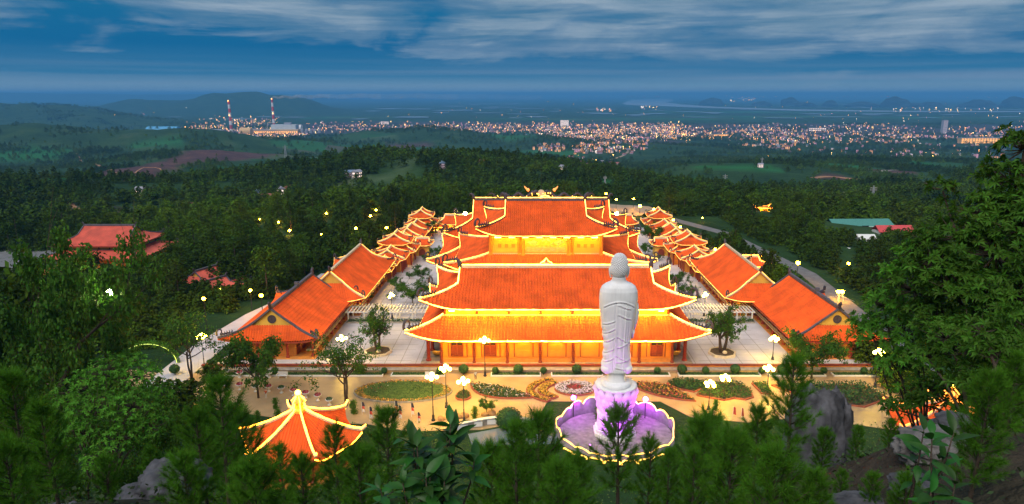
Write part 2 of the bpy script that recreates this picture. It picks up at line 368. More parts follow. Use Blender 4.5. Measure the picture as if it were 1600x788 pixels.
for q in [(60, 285, 80, 22), (480, 262, 70, 16), (560, 285, 60, 8), (345, 275, 60, 22), (1220, 300, 70, 8), (600, 232, 90, 10), (800, 215, 60, 8), (1520, 262, 60, 8), (40, 240, 60, 14), (700, 240, 110, 8), (480, 230, 60, 10), (1050, 285, 70, 7), (1150, 262, 90, 6), (1340, 262, 60, 5), (120, 330, 110, 12), (250, 225, 70, 6), (480, 315, 60, 9), (640, 250, 90, 8), (860, 240, 60, 6), (300, 240, 60, 10), (420, 245, 50, 10), (960, 285, 50, 5), (560, 215, 60, 8)]: field = np.maximum(field, zone(*q))
for cx, cy_, rx, ry in [(900, 6600, 1500, 280), (2300, 7300, 1400, 350), (4300, 7000, 1500, 300), (-1800, 7000, 800, 250), (3000, 9200, 1800, 500)]:
    field = np.maximum(field, ell(cx, cy_, rx, ry))
for cx, cy_, rx, ry in [(-300, 5200, 1900, 850), (1900, 4700, 2300, 900), (4300, 4700, 1300, 800), (420, 3250, 360, 420), (-1700, 4400, 620, 420)]:
    town = np.maximum(town, ell(cx, cy_, rx, ry, .8))
grove = sst(.02, .18, fbm(TX/90., TY/90., 5)+.08)
me = mb.mesh('terrain', None, True); me.materials.clear()
ca = me.color_attributes.new('zone', 'FLOAT_COLOR', 'POINT')
ca.data.foreach_set('color', np.dstack([earth, field, town, np.ones_like(TX)]).astype(np.float32).ravel())
def terrain_mat():
    m = bpy.data.materials.new('terrain_ground'); m.use_nodes = True; t = m.node_tree; b = t.nodes['Principled BSDF']; L = t.links.new
    b.inputs['Roughness'].default_value = .95; b.inputs['Specular IOR Level'].default_value = .1
    at_ = t.nodes.new('ShaderNodeAttribute'); at_.attribute_name = 'zone'; sp = t.nodes.new('ShaderNodeSeparateColor'); L(at_.outputs['Color'], sp.inputs[0])
    geo = t.nodes.new('ShaderNodeNewGeometry')
    def noi(sc, det=6., stretch=None):
        n = t.nodes.new('ShaderNodeTexNoise'); n.inputs['Scale'].default_value = sc; n.inputs['Detail'].default_value = det; n.inputs['Roughness'].default_value = .62
        L(geo.outputs['Position'], n.inputs['Vector']); return n.outputs[0]
    def rp(f, st):
        n = t.nodes.new('ShaderNodeValToRGB'); e = n.color_ramp.elements
        while len(e) < len(st): e.new(.5)
        for q, (p, c) in zip(e, st): q.position = p; q.color = (*c, 1)
        L(f, n.inputs[0]); return n.outputs[0]
    def mx(f, a, c):
        n = t.nodes.new('ShaderNodeMix'); n.data_type = 'RGBA'
        L(f, n.inputs[0]); L(a, n.inputs[6]); L(c, n.inputs[7]); return n.outputs[2]
    vor = t.nodes.new('ShaderNodeTexVoronoi'); vor.inputs['Scale'].default_value = .0042; L(geo.outputs['Position'], vor.inputs['Vector'])
    sv = t.nodes.new('ShaderNodeSeparateColor'); L(vor.outputs['Color'], sv.inputs[0])
    wild = rp(noi(.011), [(.33, (.011, .036, .012)), (.47, (.024, .066, .020)), (.58, (.044, .098, .028)), (.72, (.08, .11, .045))])
    fine = rp(noi(.09, 8), [(.3, (.008, .022, .008)), (.7, (.034, .070, .022))])
    c1 = t.nodes.new('ShaderNodeMix'); c1.data_type = 'RGBA'; c1.inputs[0].default_value = .5; L(wild, c1.inputs[6]); L(fine, c1.inputs[7])
    par = rp(sv.outputs[0], [(.0, (.018, .10, .030)), (.3, (.03, .14, .04)), (.55, (.028, .08, .03)), (.8, (.06, .12, .045)), (1, (.085, .085, .055))])
    c2 = mx(sp.outputs[1], c1.outputs[2], par)
    er = rp(noi(.03, 8), [(.3, (.05, .030, .034)), (.55, (.095, .052, .050)), (.75, (.16, .085, .06))])
    c3 = mx(sp.outputs[0], c2, er)
    tw = rp(noi(.02, 8), [(.35, (.02, .035, .025)), (.55, (.07, .065, .07)), (.8, (.13, .11, .11))])
    c4 = mx(sp.outputs[2], c3, tw)
    L(c4, b.inputs['Base Color'])
    bn = t.nodes.new('ShaderNodeBump'); bn.inputs['Strength'].default_value = .9; bn.inputs['Distance'].default_value = 3.; L(noi(.12, 8), bn.inputs['Height']); L(bn.outputs[0], b.inputs['Normal'])
    return m
me.materials.append(terrain_mat())
terrain = tag(obj('ground', me), kind='structure')

def drape(name, pts, w, mat_, lift=.25, n=6):
    """a road or track laid over the ground along pts [(x, y)]"""
    P = []; q = []
    for a, b in zip(pts[:-1], pts[1:]):
        k = max(2, int(math.dist(a, b)/n)); q += [(a[0]+(b[0]-a[0])*i/k, a[1]+(b[1]-a[1])*i/k) for i in range(k)]
    q.append(pts[-1]); rows = []
    for i, p in enumerate(q):
        a, b = q[max(0, i-1)], q[min(len(q)-1, i+1)]; dx, dy = b[0]-a[0], b[1]-a[1]; l = math.hypot(dx, dy) or 1
        nx, ny = -dy/l*w/2, dx/l*w/2
        zz = [hz(p[0]+nx*s_, p[1]+ny*s_) for s_ in (-1, 0, 1)]; zt = max(zz) + lift
        rows.append([(p[0]-nx, p[1]-ny, zt), (p[0]+nx, p[1]+ny, zt)])
    m_ = MB(); m_.grid(rows, flip=True); lo = [[(x, y, z-1.5) for x, y, z in r] for r in rows]
    m_.grid([[r[0], l_[0]] for r, l_ in zip(rows, lo)]); m_.grid([[l_[1], r[1]] for r, l_ in zip(rows, lo)])
    return tag(m_.build(name, mat_), kind='structure')
def gxy(px, py, z): return at(px, py, z)
def track(pp, z, w, mat_=None, name='dirt_track'):                # pp: pixels of the photograph, walked onto the real ground
    out = []
    for px, py in pp:
        out.append(ground_hit(px, py))
    return drape(name, out, w*.55, mat_ or m_dirt, .5, 14)
track([(215, 307), (250, 311), (300, 318), (335, 324), (352, 335), (345, 343), (270, 339)], -60, 6)
track([(107, 315), (118, 326), (150, 336), (178, 338)], -55, 5)
track([(120, 240), (150, 257), (165, 263), (185, 277)], -75, 8)
track([(210, 272), (225, 262), (250, 264), (258, 272), (235, 277), (212, 277)], -75, 4)
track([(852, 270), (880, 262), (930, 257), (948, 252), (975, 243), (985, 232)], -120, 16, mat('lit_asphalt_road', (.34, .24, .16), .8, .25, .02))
track([(1308, 322), (1316, 308), (1320, 290)], -70, 9, m_stone)
track([(1272, 279), (1305, 277), (1345, 281)], -105, 22)
track([(1368, 270), (1400, 266)], -110, 18, m_stone)
track([(1400, 286), (1450, 288), (1495, 290)], -100, 12)

# ------------------------------------------------------------------ water
m_water = mat('calm_water', (.30, .34, .38), .25, .1, .001, spec=.7)
def sheet(name, pix, z, mm=m_water):
    m_ = MB(); P = [(*at(px, py, z), z) for px, py in pix]; m_.add(P, [tuple(range(len(P)))]); o = m_.build(name, mm)
    return tag(o, kind='structure')
sheet('river_water', [(972, 162), (985, 156.5), (1010, 154.6), (1048, 154), (1052, 158), (1040, 160), (1062, 163), (1120, 167.2), (1118, 169.2), (1070, 167.5), (1035, 165.8), (1000, 165.2), (978, 164)], -176)
sheet('river_water', [(1120, 167.2), (1240, 171), (1420, 173.5), (1600, 174), (1600, 175.4), (1420, 175.2), (1240, 173.2), (1118, 169.2)], -176)
m_ = MB()
for i in range(120):
    px = rng.uniform(250, 1600); py = 158 + 30*rng.random()**1.4
    if 960 < px < 1130 and py < 172: continue
    x, y = at(px, py, -180.); 
    if px < 520 and py < 178: continue
    k = (py-147)/40.; L_ = rng.uniform(14, 62)*(.5+k)*y/1067.; D_ = y*.018*rng.uniform(.5, 1.6)
    a0 = rng.uniform(-.35, .35); n = 9
    P = []
    for j in range(n):
        q = 2*pi*j/n; r_ = rng.uniform(.6, 1.); lx, ly = L_/2*r_*math.cos(q), D_*r_*math.sin(q)
        P.append((x+lx, y+ly+lx*a0, -176.5+.02*i))
    m_.add(P, [tuple(range(n))])
tag(m_.build('pond_water', mat('pale_pond_water', (.24, .30, .34), .25, .1, .001, spec=.7)), kind='structure')

# ------------------------------------------------------------------ karst islands on the plain
m_karst = mat('karst_hill', (.02, .035, .035), .95, .4, .004)
for px, py, w, h in [(1112, 165, 30, 15), (1190, 166, 24, 10), (1235, 165.5, 22, 17), (1296, 167, 20, 12), (1350, 167, 45, 9), (1400, 168, 36, 20), (1455, 168, 30, 11), (1530, 168, 46, 14), (1585, 168, 34, 20), (1256, 167, 30, 9), (1420, 167.5, 55, 10)]:
    x, y = at(px, py, -180.); k = y/1067.; mk = MB(); mk.blob(0, 0, 0, w*k*.62, w*k*.5, h*k*.72, 4, .28, 1.2, seed=int(px))
    tag(mk.build('hill', m_karst, None, True, loc=(x, y, -182)), kind='structure')
# ------------------------------------------------------------------ roofs
def curl_mesh(name, s=1., mm=None):
    b = MB(); P = []; r = []
    for i in range(22):
        t = i/21; a = -.6 + t*5.2; q = (1.15-.9*t)*s
        P.append((q*math.cos(a)*.8 - .2*s, 0, q*math.sin(a) + .9*s)); r.append(.24*s*(1-.75*t)+.03)
    b.tube(P, r, 6)
    for i in range(5):                                          # mane and legs of the ridge dragon
        x = -.5*s - .62*s*i; b.tube([(x, 0, .0), (x-.25*s, .05, .55*s), (x-.1*s, 0, .95*s)], [.2*s, .15*s, .03], 5)
    b.tube([(-.2*s, 0, .25*s), (-1.5*s, 0, .3*s), (-3.2*s, 0, .15*s)], [.26*s, .22*s, .06], 6)
    return b.mesh(name, mm or m_dragon, True)
ME_CURL = curl_mesh('dragon_finial')
ME_TAIL = (lambda b: (b.tube([(0, 0, -.3), (0, 0, .5), (.25, 0, 1.1), (.75, 0, 1.5), (1.15, 0, 1.35), (1.2, 0, .95), (.95, 0, .8)], [.55, .5, .4, .3, .22, .14, .06], 6), b.mesh('ridge_finial', m_dragon, True))[1])(MB())

class Roof:
    def __init__(s, W, D, z0, z1, w, d=0., kind='xieshan', vg=.5, lift=1.6, flare=.8, prof=1.25, zone=6.):
        s.__dict__.update(W=W, D=D, z0=z0, z1=z1, w=w, d=d, kind=kind, vg=vg if kind == 'xieshan' else 1., lift=lift, flare=flare, prof=prof, zone=zone)
    def hx(s, v): return s.W + (s.w-s.W)*min(v/s.vg, 1.)
    def hy(s, v): return s.D + (s.d-s.D)*v
    def z(s, v): return s.z0 + (s.z1-s.z0)*max(v, 0)**s.prof
    def pt(s, side, e, v, dz=0.):                                # e = coordinate along the eave in metres
        hx, hy = s.hx(v), s.hy(v); L = hx if side in 'FB' else hy
        c = max(-L, min(L, e)); Z = min(s.zone, L*.9)
        k = max(0., (abs(c)-(L-Z))/Z)**2.2*max(0., 1-v/s.vg)**1.4; sg = 1 if c > 0 else -1
        f = s.flare*k; z = s.z(v) + s.lift*k + dz
        if side == 'F': return (c+sg*f, -(hy+f), z)
        if side == 'B': return (-c-sg*f, hy+f, z)
        if side == 'R': return (hx+f, c+sg*f, z)
        return (-(hx+f), -c-sg*f, z)
    def slope(s, side, rib=.5, rows=9, h=.15, course=0.):
        L0 = s.W if side in 'FB' else s.D; vm = 1. if (side in 'FB' or s.kind == 'skirt') else s.vg
        n = max(4, int(2*L0/rib)); E = []
        for i in range(n):
            a = -L0 + 2*L0*i/n; q = 2*L0/n; E += [(a, 0), (a+.40*q, 0), (a+.58*q, h), (a+.82*q, h)]
        E.append((L0, 0))
        if not course: return MB().grid([[s.pt(side, e, vm*i/rows, hh) for e, hh in E] for i in range(rows+1)])
        G = []                                                   # overlapping courses, the lower edge of each standing proud
        for i in range(rows): G += [[s.pt(side, e, vm*i/rows, hh+course) for e, hh in E], [s.pt(side, e, vm*(i+1)/rows, hh) for e, hh in E]]
        return MB().grid(G)
    def eave(s, side, dz=0., n=30):
        L = s.W if side in 'FB' else s.D; E = [-L*math.cos(pi*i/n) for i in range(n+1)]; return [s.pt(side, e, 0, dz) for e in E]
    def hip(s, sx, sy, dz=0., n=9):
        side = 'F' if sy < 0 else 'B'; e = (1 if (sx > 0) == (sy < 0) else -1)*1e3
        return [s.pt(side, e, s.vg*i/n, dz) for i in range(n+1)]
    def rake(s, sx, sy, dz=0., n=5): return [(sx*s.w, sy*s.hy(v), s.z(v)+dz) for v in [s.vg+(1-s.vg)*i/n for i in range(n+1)]]
    def ridge(s, dz=0.): return [(-s.w, 0, s.z1+dz), (0, 0, s.z1+dz), (s.w, 0, s.z1+dz)]
    def top(s, side, dz=0.):
        w, d, z = s.w, s.d, s.z1+dz
        return {'F': [(-w, -d, z), (w, -d, z)], 'B': [(-w, d, z), (w, d, z)], 'R': [(w, -d, z), (w, d, z)], 'L': [(-w, -d, z), (-w, d, z)]}[side]

def make_roof(root, r, tile=None, rib=.45, cap=None, capr=.22, led='', ledm=None, ledr=.075, gable=None, finial=True, fs=1., soffit=None, disc=False, tail=True, sides='FBLR', rows=9, fring=.35, course=0.):
    """tiled slopes, timber soffit, ridge mortar, lit strips and ceramic finials under the Empty root; led picks e(ave) h(ip) r(ake) t(op ridge)"""
    tile = tile or m_tile; cap = cap or m_cap; ledm = ledm or m_led
    for sd_ in sides: r.slope(sd_, rib, rows, course=course if sd_ != 'B' else 0.).build('roof_slope', tile, root)
    sb = MB()                                                    # fascia and soffit
    for sd_ in sides:
        e0, e1 = r.eave(sd_, -.02), r.eave(sd_, -fring); L = r.W if sd_ in 'FB' else r.D
        inn = [r.pt(sd_, max(-L+2.2, min(L-2.2, e)), .0, 0) for e in [-L*math.cos(pi*i/30) for i in range(31)]]
        dx, dy = {'F': (0, 1), 'B': (0, -1), 'R': (-1, 0), 'L': (1, 0)}[sd_]; k = 2.4
        inn = [(p[0]+dx*k, p[1]+dy*k, r.z0-.1) for p in inn]
        sb.grid([e1, e0]); sb.grid([inn, e1])
    sb.build('soffit', m_soffit, root)
    if r.kind == 'xieshan':
        for sx_ in (-1, 1):
            g = MB(); x = sx_*(r.w-.35); A = [(x, y*.97, z-.12) for _, y, z in r.rake(sx_, -1)]; B = [(x, y*.97, z-.12) for _, y, z in r.rake(sx_, 1)][::-1][1:]
            P = A+B; P = [(P[0][0], P[0][1], P[0][2]-1.)] + P + [(P[-1][0], P[-1][1], P[-1][2]-1.)]
            q = [(p[0]-sx_*.5, p[1], p[2]) for p in P]; n = len(P); F = [tuple(range(n)) if sx_ < 0 else tuple(range(n))[::-1]]
            g.add(P, [F[0]]); gm = gable or m_wall_y
            go = g.build('gable', gm, root)
            if disc:
                dm = MB(); zc = r.z(r.vg)+(r.z1-r.z(r.vg))*.36; rr_ = (r.z1-r.z(r.vg))*.24
                prof = [(x+sx_*.06, rr_*math.cos(a), zc+rr_*math.sin(a)) for a in np.linspace(0, 2*pi, 18, endpoint=False)]
                dm.tube([prof[i % 18] for i in range(19)], .09, 4, caps=False); dm.add([(p[0]-sx_*.02, p[1], p[2]) for p in prof], [tuple(range(18))])
                dm.build('round_vent', m_dragon, go)
    lines = []
    cb = lambda P, q, dz: MB().tube([(p[0], p[1], p[2]+dz) for p in P], q, 4).build('ridge_cap', cap, root)
    for sx_ in (-1, 1):
        for sy_ in (-1, 1):
            H = r.hip(sx_, sy_); K = H + (r.rake(sx_, sy_)[1:] if r.kind == 'xieshan' else [])
            cb(K, capr, capr*.7)
            if 'h' in led:
                U = H if 'r' not in led else K
                lit_cable([(p[0], p[1], p[2]+capr*1.8+.06) for p in U], ledr, ledm, root)
            if finial:
                p = H[0]; a = math.atan2(p[1], p[0]); a = math.atan2(sy_, sx_)
                obj('dragon_finial', ME_CURL, root, (p[0]-.3*sx_, p[1]-.3*sy_, p[2]+capr*1.6), a, fs)
    if r.kind == 'xieshan':
        cb(r.ridge(), capr*1.7, capr*1.2)
        if 't' in led: lit_cable(r.ridge(capr*3+.05), ledr, ledm, root)
        if tail:
            for sx_ in (-1, 1): obj('ridge_finial', ME_TAIL, root, (sx_*r.w, 0, r.z1+capr*2), 0 if sx_ > 0 else pi, .9*fs)
    else:
        for sd_ in sides:
            cb(r.top(sd_), capr*.8, capr*.5)
    if 'e' in led:
        for sd_ in sides: lit_cable(r.eave(sd_, -.05), ledr, ledm, root)

def put_box(root, name, cx, cy_, cz, sx_, sy_, sz_, mm, rz=0.): return MB().box(0, 0, 0, sx_, sy_, sz_).build(name, mm, root, loc=(cx, cy_, cz), rz=rz)
_cm = {}
def column(root, x, y, z0, z1, r=.32, mm=None):
    k = (round(z1-z0, 2), r, (mm or m_col).name)
    if k not in _cm:
        h = z1-z0; _cm[k] = MB().lathe([(r*1.5, 0), (r*1.5, .25), (r*1.1, .4), (r, .5), (r, h)], 10).mesh('column', mm or m_col, False)
    return obj('column', _cm[k], root, (x, y, z0))
def window_mesh():
    fr = MB(); fr.box(0, 0, 1.5, .16, .2, 3.0); fr.box(-1.15, 0, 1.5, .16, .2, 3.0); fr.box(1.15, 0, 1.5, .16, .2, 3.0)
    for z in (0, 2.1, 3.): fr.box(0, 0, z, 2.44, .22, .16)
    return fr.mesh('window', m_wood)
ME_WIN = window_mesh(); ME_SHUT = MB().box(0, 0, 1.05, .96, .08, 1.9).mesh('shutter', m_wood); ME_PANE = MB().box(0, 0, 2.55, 2.1, .06, .74).mesh('pane', m_glass)
ME_PANEL = MB().box(0, .02, .45, .6, .06, .7).box(0, .02, 1.4, .6, .06, .9).mesh('panel', m_col)
def window(root, x, y, z, rz=0.):
    w = obj('window', ME_WIN, root, (x, y, z), rz)
    for s_ in (-1, 1): obj('shutter', ME_SHUT, w, (s_*.58, .05, .05))
    obj('pane', ME_PANE, w, (0, .06, 0)); return w
ME_FL = MB().box(0, 0, 0, 1.3, .35, .22).mesh('flood_lamp', m_flood_hi)
ME_FLB = MB().box(0, 0, 0, 1.3, .35, .22).mesh('flood_lamp', m_flood)

# ------------------------------------------------------------------ the three great halls on the axis
def front_hall():
    t = thing('front_hall', 'wide front worship hall with two tiers of orange tiled roof edged in bright yellow light', 'temple hall', (5.2, 139.5, 0))
    YF = 127.6-139.5
    put_box(t, 'platform', 0, 0, .55, 54, 27, 1.1, m_stone)
    wl = put_box(t, 'wall', 0, 0, 4.0, 45.8, -2*YF, 5.8, m_wall)
    put_box(t, 'wall_base', 0, YF-.06, 1.5, 45.9, .2, .8, m_brick)
    sp = 45.8/7
    for i in range(8):
        x = -22.9+sp*i; column(t, x, YF-.28, 1.1, 6.9, .26, m_wood)
        column(t, x, -YF+.28, 1.1, 6.9, .26, m_wood)
        if i < 7:
            q = put_box(t, 'wall_panel', x+sp/2, YF-.04, 4.2, sp-.9, .14, 3.8, m_wall)
            if i in (0, 1, 5, 6): window(t, x+sp/2+(.15 if i > 3 else -.15), YF-.2, 2.5)
            put_box(t, 'lintel', x+sp/2, YF-.1, 6.5, sp-.5, .3, .5, m_wood)
    for sx_ in (-1, 1):
        for j in range(5):
            y = YF+.8+j*5.5; column(t, sx_*25.6, y, 1.1, 6.9, .36)
        put_box(t, 'side_door', sx_*22.95, YF+7, 3.1, .14, 2.6, 4., m_wood); put_box(t, 'side_door', sx_*22.95, YF+15, 3.1, .14, 2.6, 4., m_wood)
        put_box(t, 'beam', sx_*25.6, 0, 6.7, .35, 24, .45, m_wood)
    lo = Roof(28., 15.2, 6.7, 10.2, 22.6, 10.2, 'skirt', lift=2.2, flare=1.1, prof=1.15, zone=7)
    make_roof(t, lo, led='eh', ledm=m_led_hi, ledr=.125, cap=m_cap_l, fs=1.1, rows=9, rib=.62, course=.09)
    put_box(t, 'clerestory_wall', 0, 0, 10.9, 44.4, 19.4, 2.2, m_wall_y)
    for i in range(8):
        x = -22.2+44.4/7*i; column(t, x, -9.85, 10.2, 12.2, .24, m_col)
        if i < 7:
            for zz in (10.75, 11.45): put_box(t, 'clerestory_panel', x+3.17, -9.78, zz, 5.2, .18, .42, m_wall_y)
            [obj('flood_lamp', ME_FL, t, (x+3.17+dx, -10.9, 11.5), 0, .85) for dx in (-1.7, 1.5)]  # two a bay, one of them added to spread gold over the lower roof
    up = Roof(25.6, 11.6, 11.9, 17.4, 20.1, 0, 'xieshan', vg=.62, lift=2.4, flare=1.2, prof=1.2, zone=7)
    make_roof(t, up, led='ehrt', ledm=m_led_hi, ledr=.125, cap=m_cap_l, fs=1.1, rows=16, rib=.62, course=.09)
    ME_BR = MB().box(0, 0, 0, .3, .9, .3).box(0, -.25, -.3, .22, .5, .3).mesh('bracket', m_wood); ME_MU = MB().box(0, 0, 0, .14, .2, 3.8).mesh('mullion', m_wood)
    for i in range(29): obj('bracket', ME_BR, t, (-22.9+45.8*i/28, YF-.6, 6.55))
    for i in range(7):
        for u in (-.28, .28): obj('mullion', ME_MU, t, (-22.9+sp*(i+.5+u), YF-.16, 4.2))
    for i in (2, 3, 4):                                           # carved double doors of the middle bays
        for u in (-1, 1): obj('door_leaf', MB().box(0, 0, 0, 1.3, .1, 3.2).box(0, -.05, .7, .9, .06, 1.2).box(0, -.05, -.8, .9, .06, .9).mesh('door_leaf', m_wall), t, (-22.9+sp*(i+.5)+u*.68, YF-.18, 3.9))
    for i in range(7):                                            # lamps added under the lower eave to light the front wall
        obj('flood_lamp', ME_FLB, t, (-22.9+sp*(i+.5), YF-1.6, 6.45))
        obj('flood_lamp', ME_FLB, t, (-22.9+sp*(i+.1), YF-2.6, 6.35))
    for sx_ in (-1, 1):
        sb = MB(); sb.box(0, 0, 0, .35, 4.2, .2); st_ = put_box(t, 'stair', sx_*24.1, YF+2.6, 1.9, 1.5, 3.6, .3, m_wall_y); st_.rotation_euler = (R(-32), 0, 0)
    return t
front_hall()

def mural(root, x, y, z, w, h):
    """gilded relief of a lotus pond under clouds, carved on the wall of the tower"""
    p = put_box(root, 'relief_panel', x, y, z, w, .18, h, mat('gilded_relief', (.80, .52, .10), .6, .25, 1.4, .5, 5))
    fr = MB()
    for s_ in (-1, 1): fr.box(0, -.1, s_*(h/2-.06), w, .2, .14); fr.box(s_*(w/2-.06), -.1, 0, .14, .2, h-.3)
    fr.build('relief_frame', m_wall, p)
    g = np.random.default_rng(5); k = MB()
    for i in range(34):                                           # scrolls of cloud
        cx, cz = g.uniform(-w/2+.6, w/2-.6), g.uniform(-h/2+.5, h/2-.35); r_ = g.uniform(.22, .5)
        k.tube([(cx+r_*(1-t*.8)*math.cos(t*6), -.14, cz+.7*r_*(1-t*.8)*math.sin(t*6)) for t in np.linspace(0, 1, 9)], .07, 4)
    k.build('carved_scrolls', m_cap_l, p)
    k = MB()
    for sx_ in (-1, 1):                                           # the two pale cloud medallions and the lotus in the middle
        for dx, dz, r_ in ((0, 0, .62), (.7, .05, .42), (-.7, -.02, .46), (.2, .35, .35), (-.35, -.3, .3)):
            k.blob(sx_*(w*.31)+dx, -.1, .1+dz, r_, .12, r_*.6, 2, .1)
    for a in np.linspace(-1.1, 1.1, 7): k.blob(.55*math.sin(a)*1.6, -.1, .35+.5*math.cos(a), .17, .1, .42, 2, .1)
    tag(k.build('carved_clouds', m_cap_l, p), kind='stuff')
    k = MB()
    for i in range(9): k.tube([(-w/2+.5+(w-1)*t, -.12, -h/2+.35+.12*i+.05*math.sin(t*30+i*2)) for t in np.linspace(0, 1, 40)], .03, 3)
    k.build('carved_waves', m_cap_l, p)

def tower_hall():
    t = thing('tower_hall', 'tall central hall with a gilded mural between its two orange roofs', 'temple hall', (3.4, 157, 0))
    put_box(t, 'wall', 0, 0, 7, 44, 22, 12.5, m_wall_y)
    put_box(t, 'upper_wall', 0, 0, 20.4, 25.0, 18, 7.2, m_wall_y)
    lo = Roof(21., 15., 15.6, 18.4, 12.7, 9.2, 'skirt', lift=2.2, flare=.9, prof=1.15, zone=7)
    make_roof(t, lo, led='eh', ledm=m_led, ledr=.11, cap=m_cap_l, rows=7)
    up = Roof(14.2, 12.6, 23.2, 29., 9.2, 0, 'xieshan', vg=.55, lift=1.8, flare=.9, prof=1.2, zone=5)
    make_roof(t, up, led='ehrt', ledm=m_led, ledr=.11, cap=m_cap, rows=14, course=.08)
    hump = lit_cable([(-1.2, 0, 29.7), (-.6, 0, 30.05), (0, 0, 30.2), (.6, 0, 30.05), (1.2, 0, 29.7)], .16, m_led, t)
    for x in (-12.3, -5.1, 5.1, 12.3): column(t, x, -9.2, 18.2, 23.2, .42, m_wall)
    for x in (-6.0, 6.0): column(t, x, -9.1, 18.2, 23.2, .3, m_wall)
    mural(t, 0, -9.1, 20.95, 9.6, 4.5)
    for sx_ in (-1, 1):
        put_box(t, 'wall_panel', sx_*8.75, -9.06, 20.9, 5.2, .16, 4.2, m_wall_y)
        for k in range(3): put_box(t, 'square_vent', sx_*8.75+(k-1)*1.5, -9.18, 20.3, .75, .14, .8, m_brick)
    for x in np.linspace(-10.5, 10.5, 8): obj('flood_lamp', ME_FLB, t, (x, -11.6, 22.75), 0, 1.)  # lamps added out of sight behind the eave to brighten the mural
    pd = MB()                                                     # lit crest standing on the front slope
    pts = [(-2.9, 0), (-2.1, .55), (-1.5, .55), (-1.1, 1.25), (-.5, 1.5), (0, 2.25), (.5, 1.5), (1.1, 1.25), (1.5, .55), (2.1, .55), (2.9, 0)]
    q = obj('roof_crest', pd.add([(x, -13.2, 16.2+z) for x, z in pts]+[(x, -12.8, 16.2+z) for x, z in pts], [tuple(range(11)), tuple(range(11, 22))[::-1]]+[(i, i+11, (i+1) % 11+11, (i+1) % 11) for i in range(11)]).mesh('roof_crest', m_tile), t)
    lit_cable([(x, -13.25, 16.25+z) for x, z in pts], .15, m_led_hi, q)
    MB().lathe([(.0, -.12), (.5, -.1), (.62, 0), (.5, .1), (0, .12)], 14).build('crest_disc', m_stone, q, loc=(0, -13.3, 17.), rot=(pi/2, 0, 0))
tower_hall()

def rear_hall():
    t = thing('rear_hall', 'wide rear hall behind the mural tower with dragons on its high ridge', 'temple hall', (2.9, 186, 0))
    put_box(t, 'wall', 0, 0, 5, 50, 22, 9.6, m_wall_y)
    put_box(t, 'upper_wall', 0, 0, 14.6, 42, 19, 5, m_wall_y)
    lo = Roof(28.5, 15., 9.4, 13.6, 21.5, 10.2, 'skirt', lift=2.2, flare=1.1, prof=1.15, zone=7)
    make_roof(t, lo, led='eht', ledm=m_led, ledr=.11, cap=m_cap_l, rows=7)
    lit_cable([(x, y, z+.45) for x, y, z in [(-21.5, 10.2, 13.6), (-21.5, -10.2, 13.6), (21.5, -10.2, 13.6), (21.5, 10.2, 13.6)]], .14, m_led, t)
    up = Roof(24.3, 12., 16.2, 24.7, 18.5, 0, 'xieshan', vg=.55, lift=2., flare=1., prof=1.25, zone=7)
    make_roof(t, up, led='ehrt', ledm=m_led, ledr=.11, cap=m_cap, rows=14, course=.08)
    for sx_ in (-1, 1):
        for j in range(4): put_box(t, 'clerestory_panel', sx_*21.05, -7+j*4.6, 14.9, .2, 3.6, 1.4, m_wall_y)
        for x in (17.5, 20.2): put_box(t, 'clerestory_panel', sx_*x, -9.55, 14.9, 2., .2, 1.3, m_wall_y)
        for j in range(5): column(t, sx_*26.5, -11+j*5.5, .3, 9.4, .36)
    g = np.random.default_rng(9)
    for sx_ in (-1, 1):                                           # a long ridge dragon on either side of the central sun disc
        P = []; r_ = []
        for i in range(60):
            u = i/59; P.append((sx_*(1.6+u*13.), .2*math.sin(u*20), 26.0+.55*math.sin(u*22)+(.5 if u < .06 else 0))); r_.append(.40*(1-u*.75)+.05)
        d = MB(); d.tube(P, r_, 6)
        for i in range(3, 58, 3): d.tube([P[i], (P[i][0]-sx_*.2, 0, P[i][2]+.95)], [.16, .02], 4)
        for i in range(6, 56, 9): d.tube([P[i], (P[i][0]+sx_*.5, 0, 25.3)], [.15, .08], 4)
        d.blob(sx_*1.5, 0, 27.0, .75, .45, .55, 2, .25, seed=3)
        d.build('ridge_dragon', m_dragon, t, True)
        fl = MB(); fl.blob(sx_*3.6, 0, 27.5, .45, .3, .5, 2, .3, seed=4); fl.tube([(sx_*3.6, 0, 27.4), (sx_*4.3, 0, 28.1), (sx_*4.6, 0, 28.6)], [.3, .2, .05], 5); fl.build('glow_dragon_mane', mat('orange_glow_ornament', (1, .5, .2), emit=(1, .25, .03), es=1.1), t)  # glints of light on the mane are given as its own glow
    sd_ = MB(); sd_.lathe([(0, -.15), (.9, -.12), (1., 0), (.9, .12), (0, .15)], 16); o = sd_.build('sun_disc', m_cap_l, t, loc=(0, 0, 26.6), rot=(pi/2, 0, 0))
    lb = MB()
    for i in range(16): lb.blob(-2.6+g.uniform(0, 5.2), -.5, 25.7+g.uniform(0, 1.1), .13, .13, .13, 1, 0)
    for i in range(12): lb.blob(g.uniform(-16, 16), -.5, 25.6+g.uniform(0, .4), .11, .11, .11, 1, 0)
    tag(lb.build('ridge_bulb', m_led, t), kind='stuff')
    put_box(t, 'lightning_rod', 0, 0, 30, .08, .08, 8, m_metal)
rear_hall()

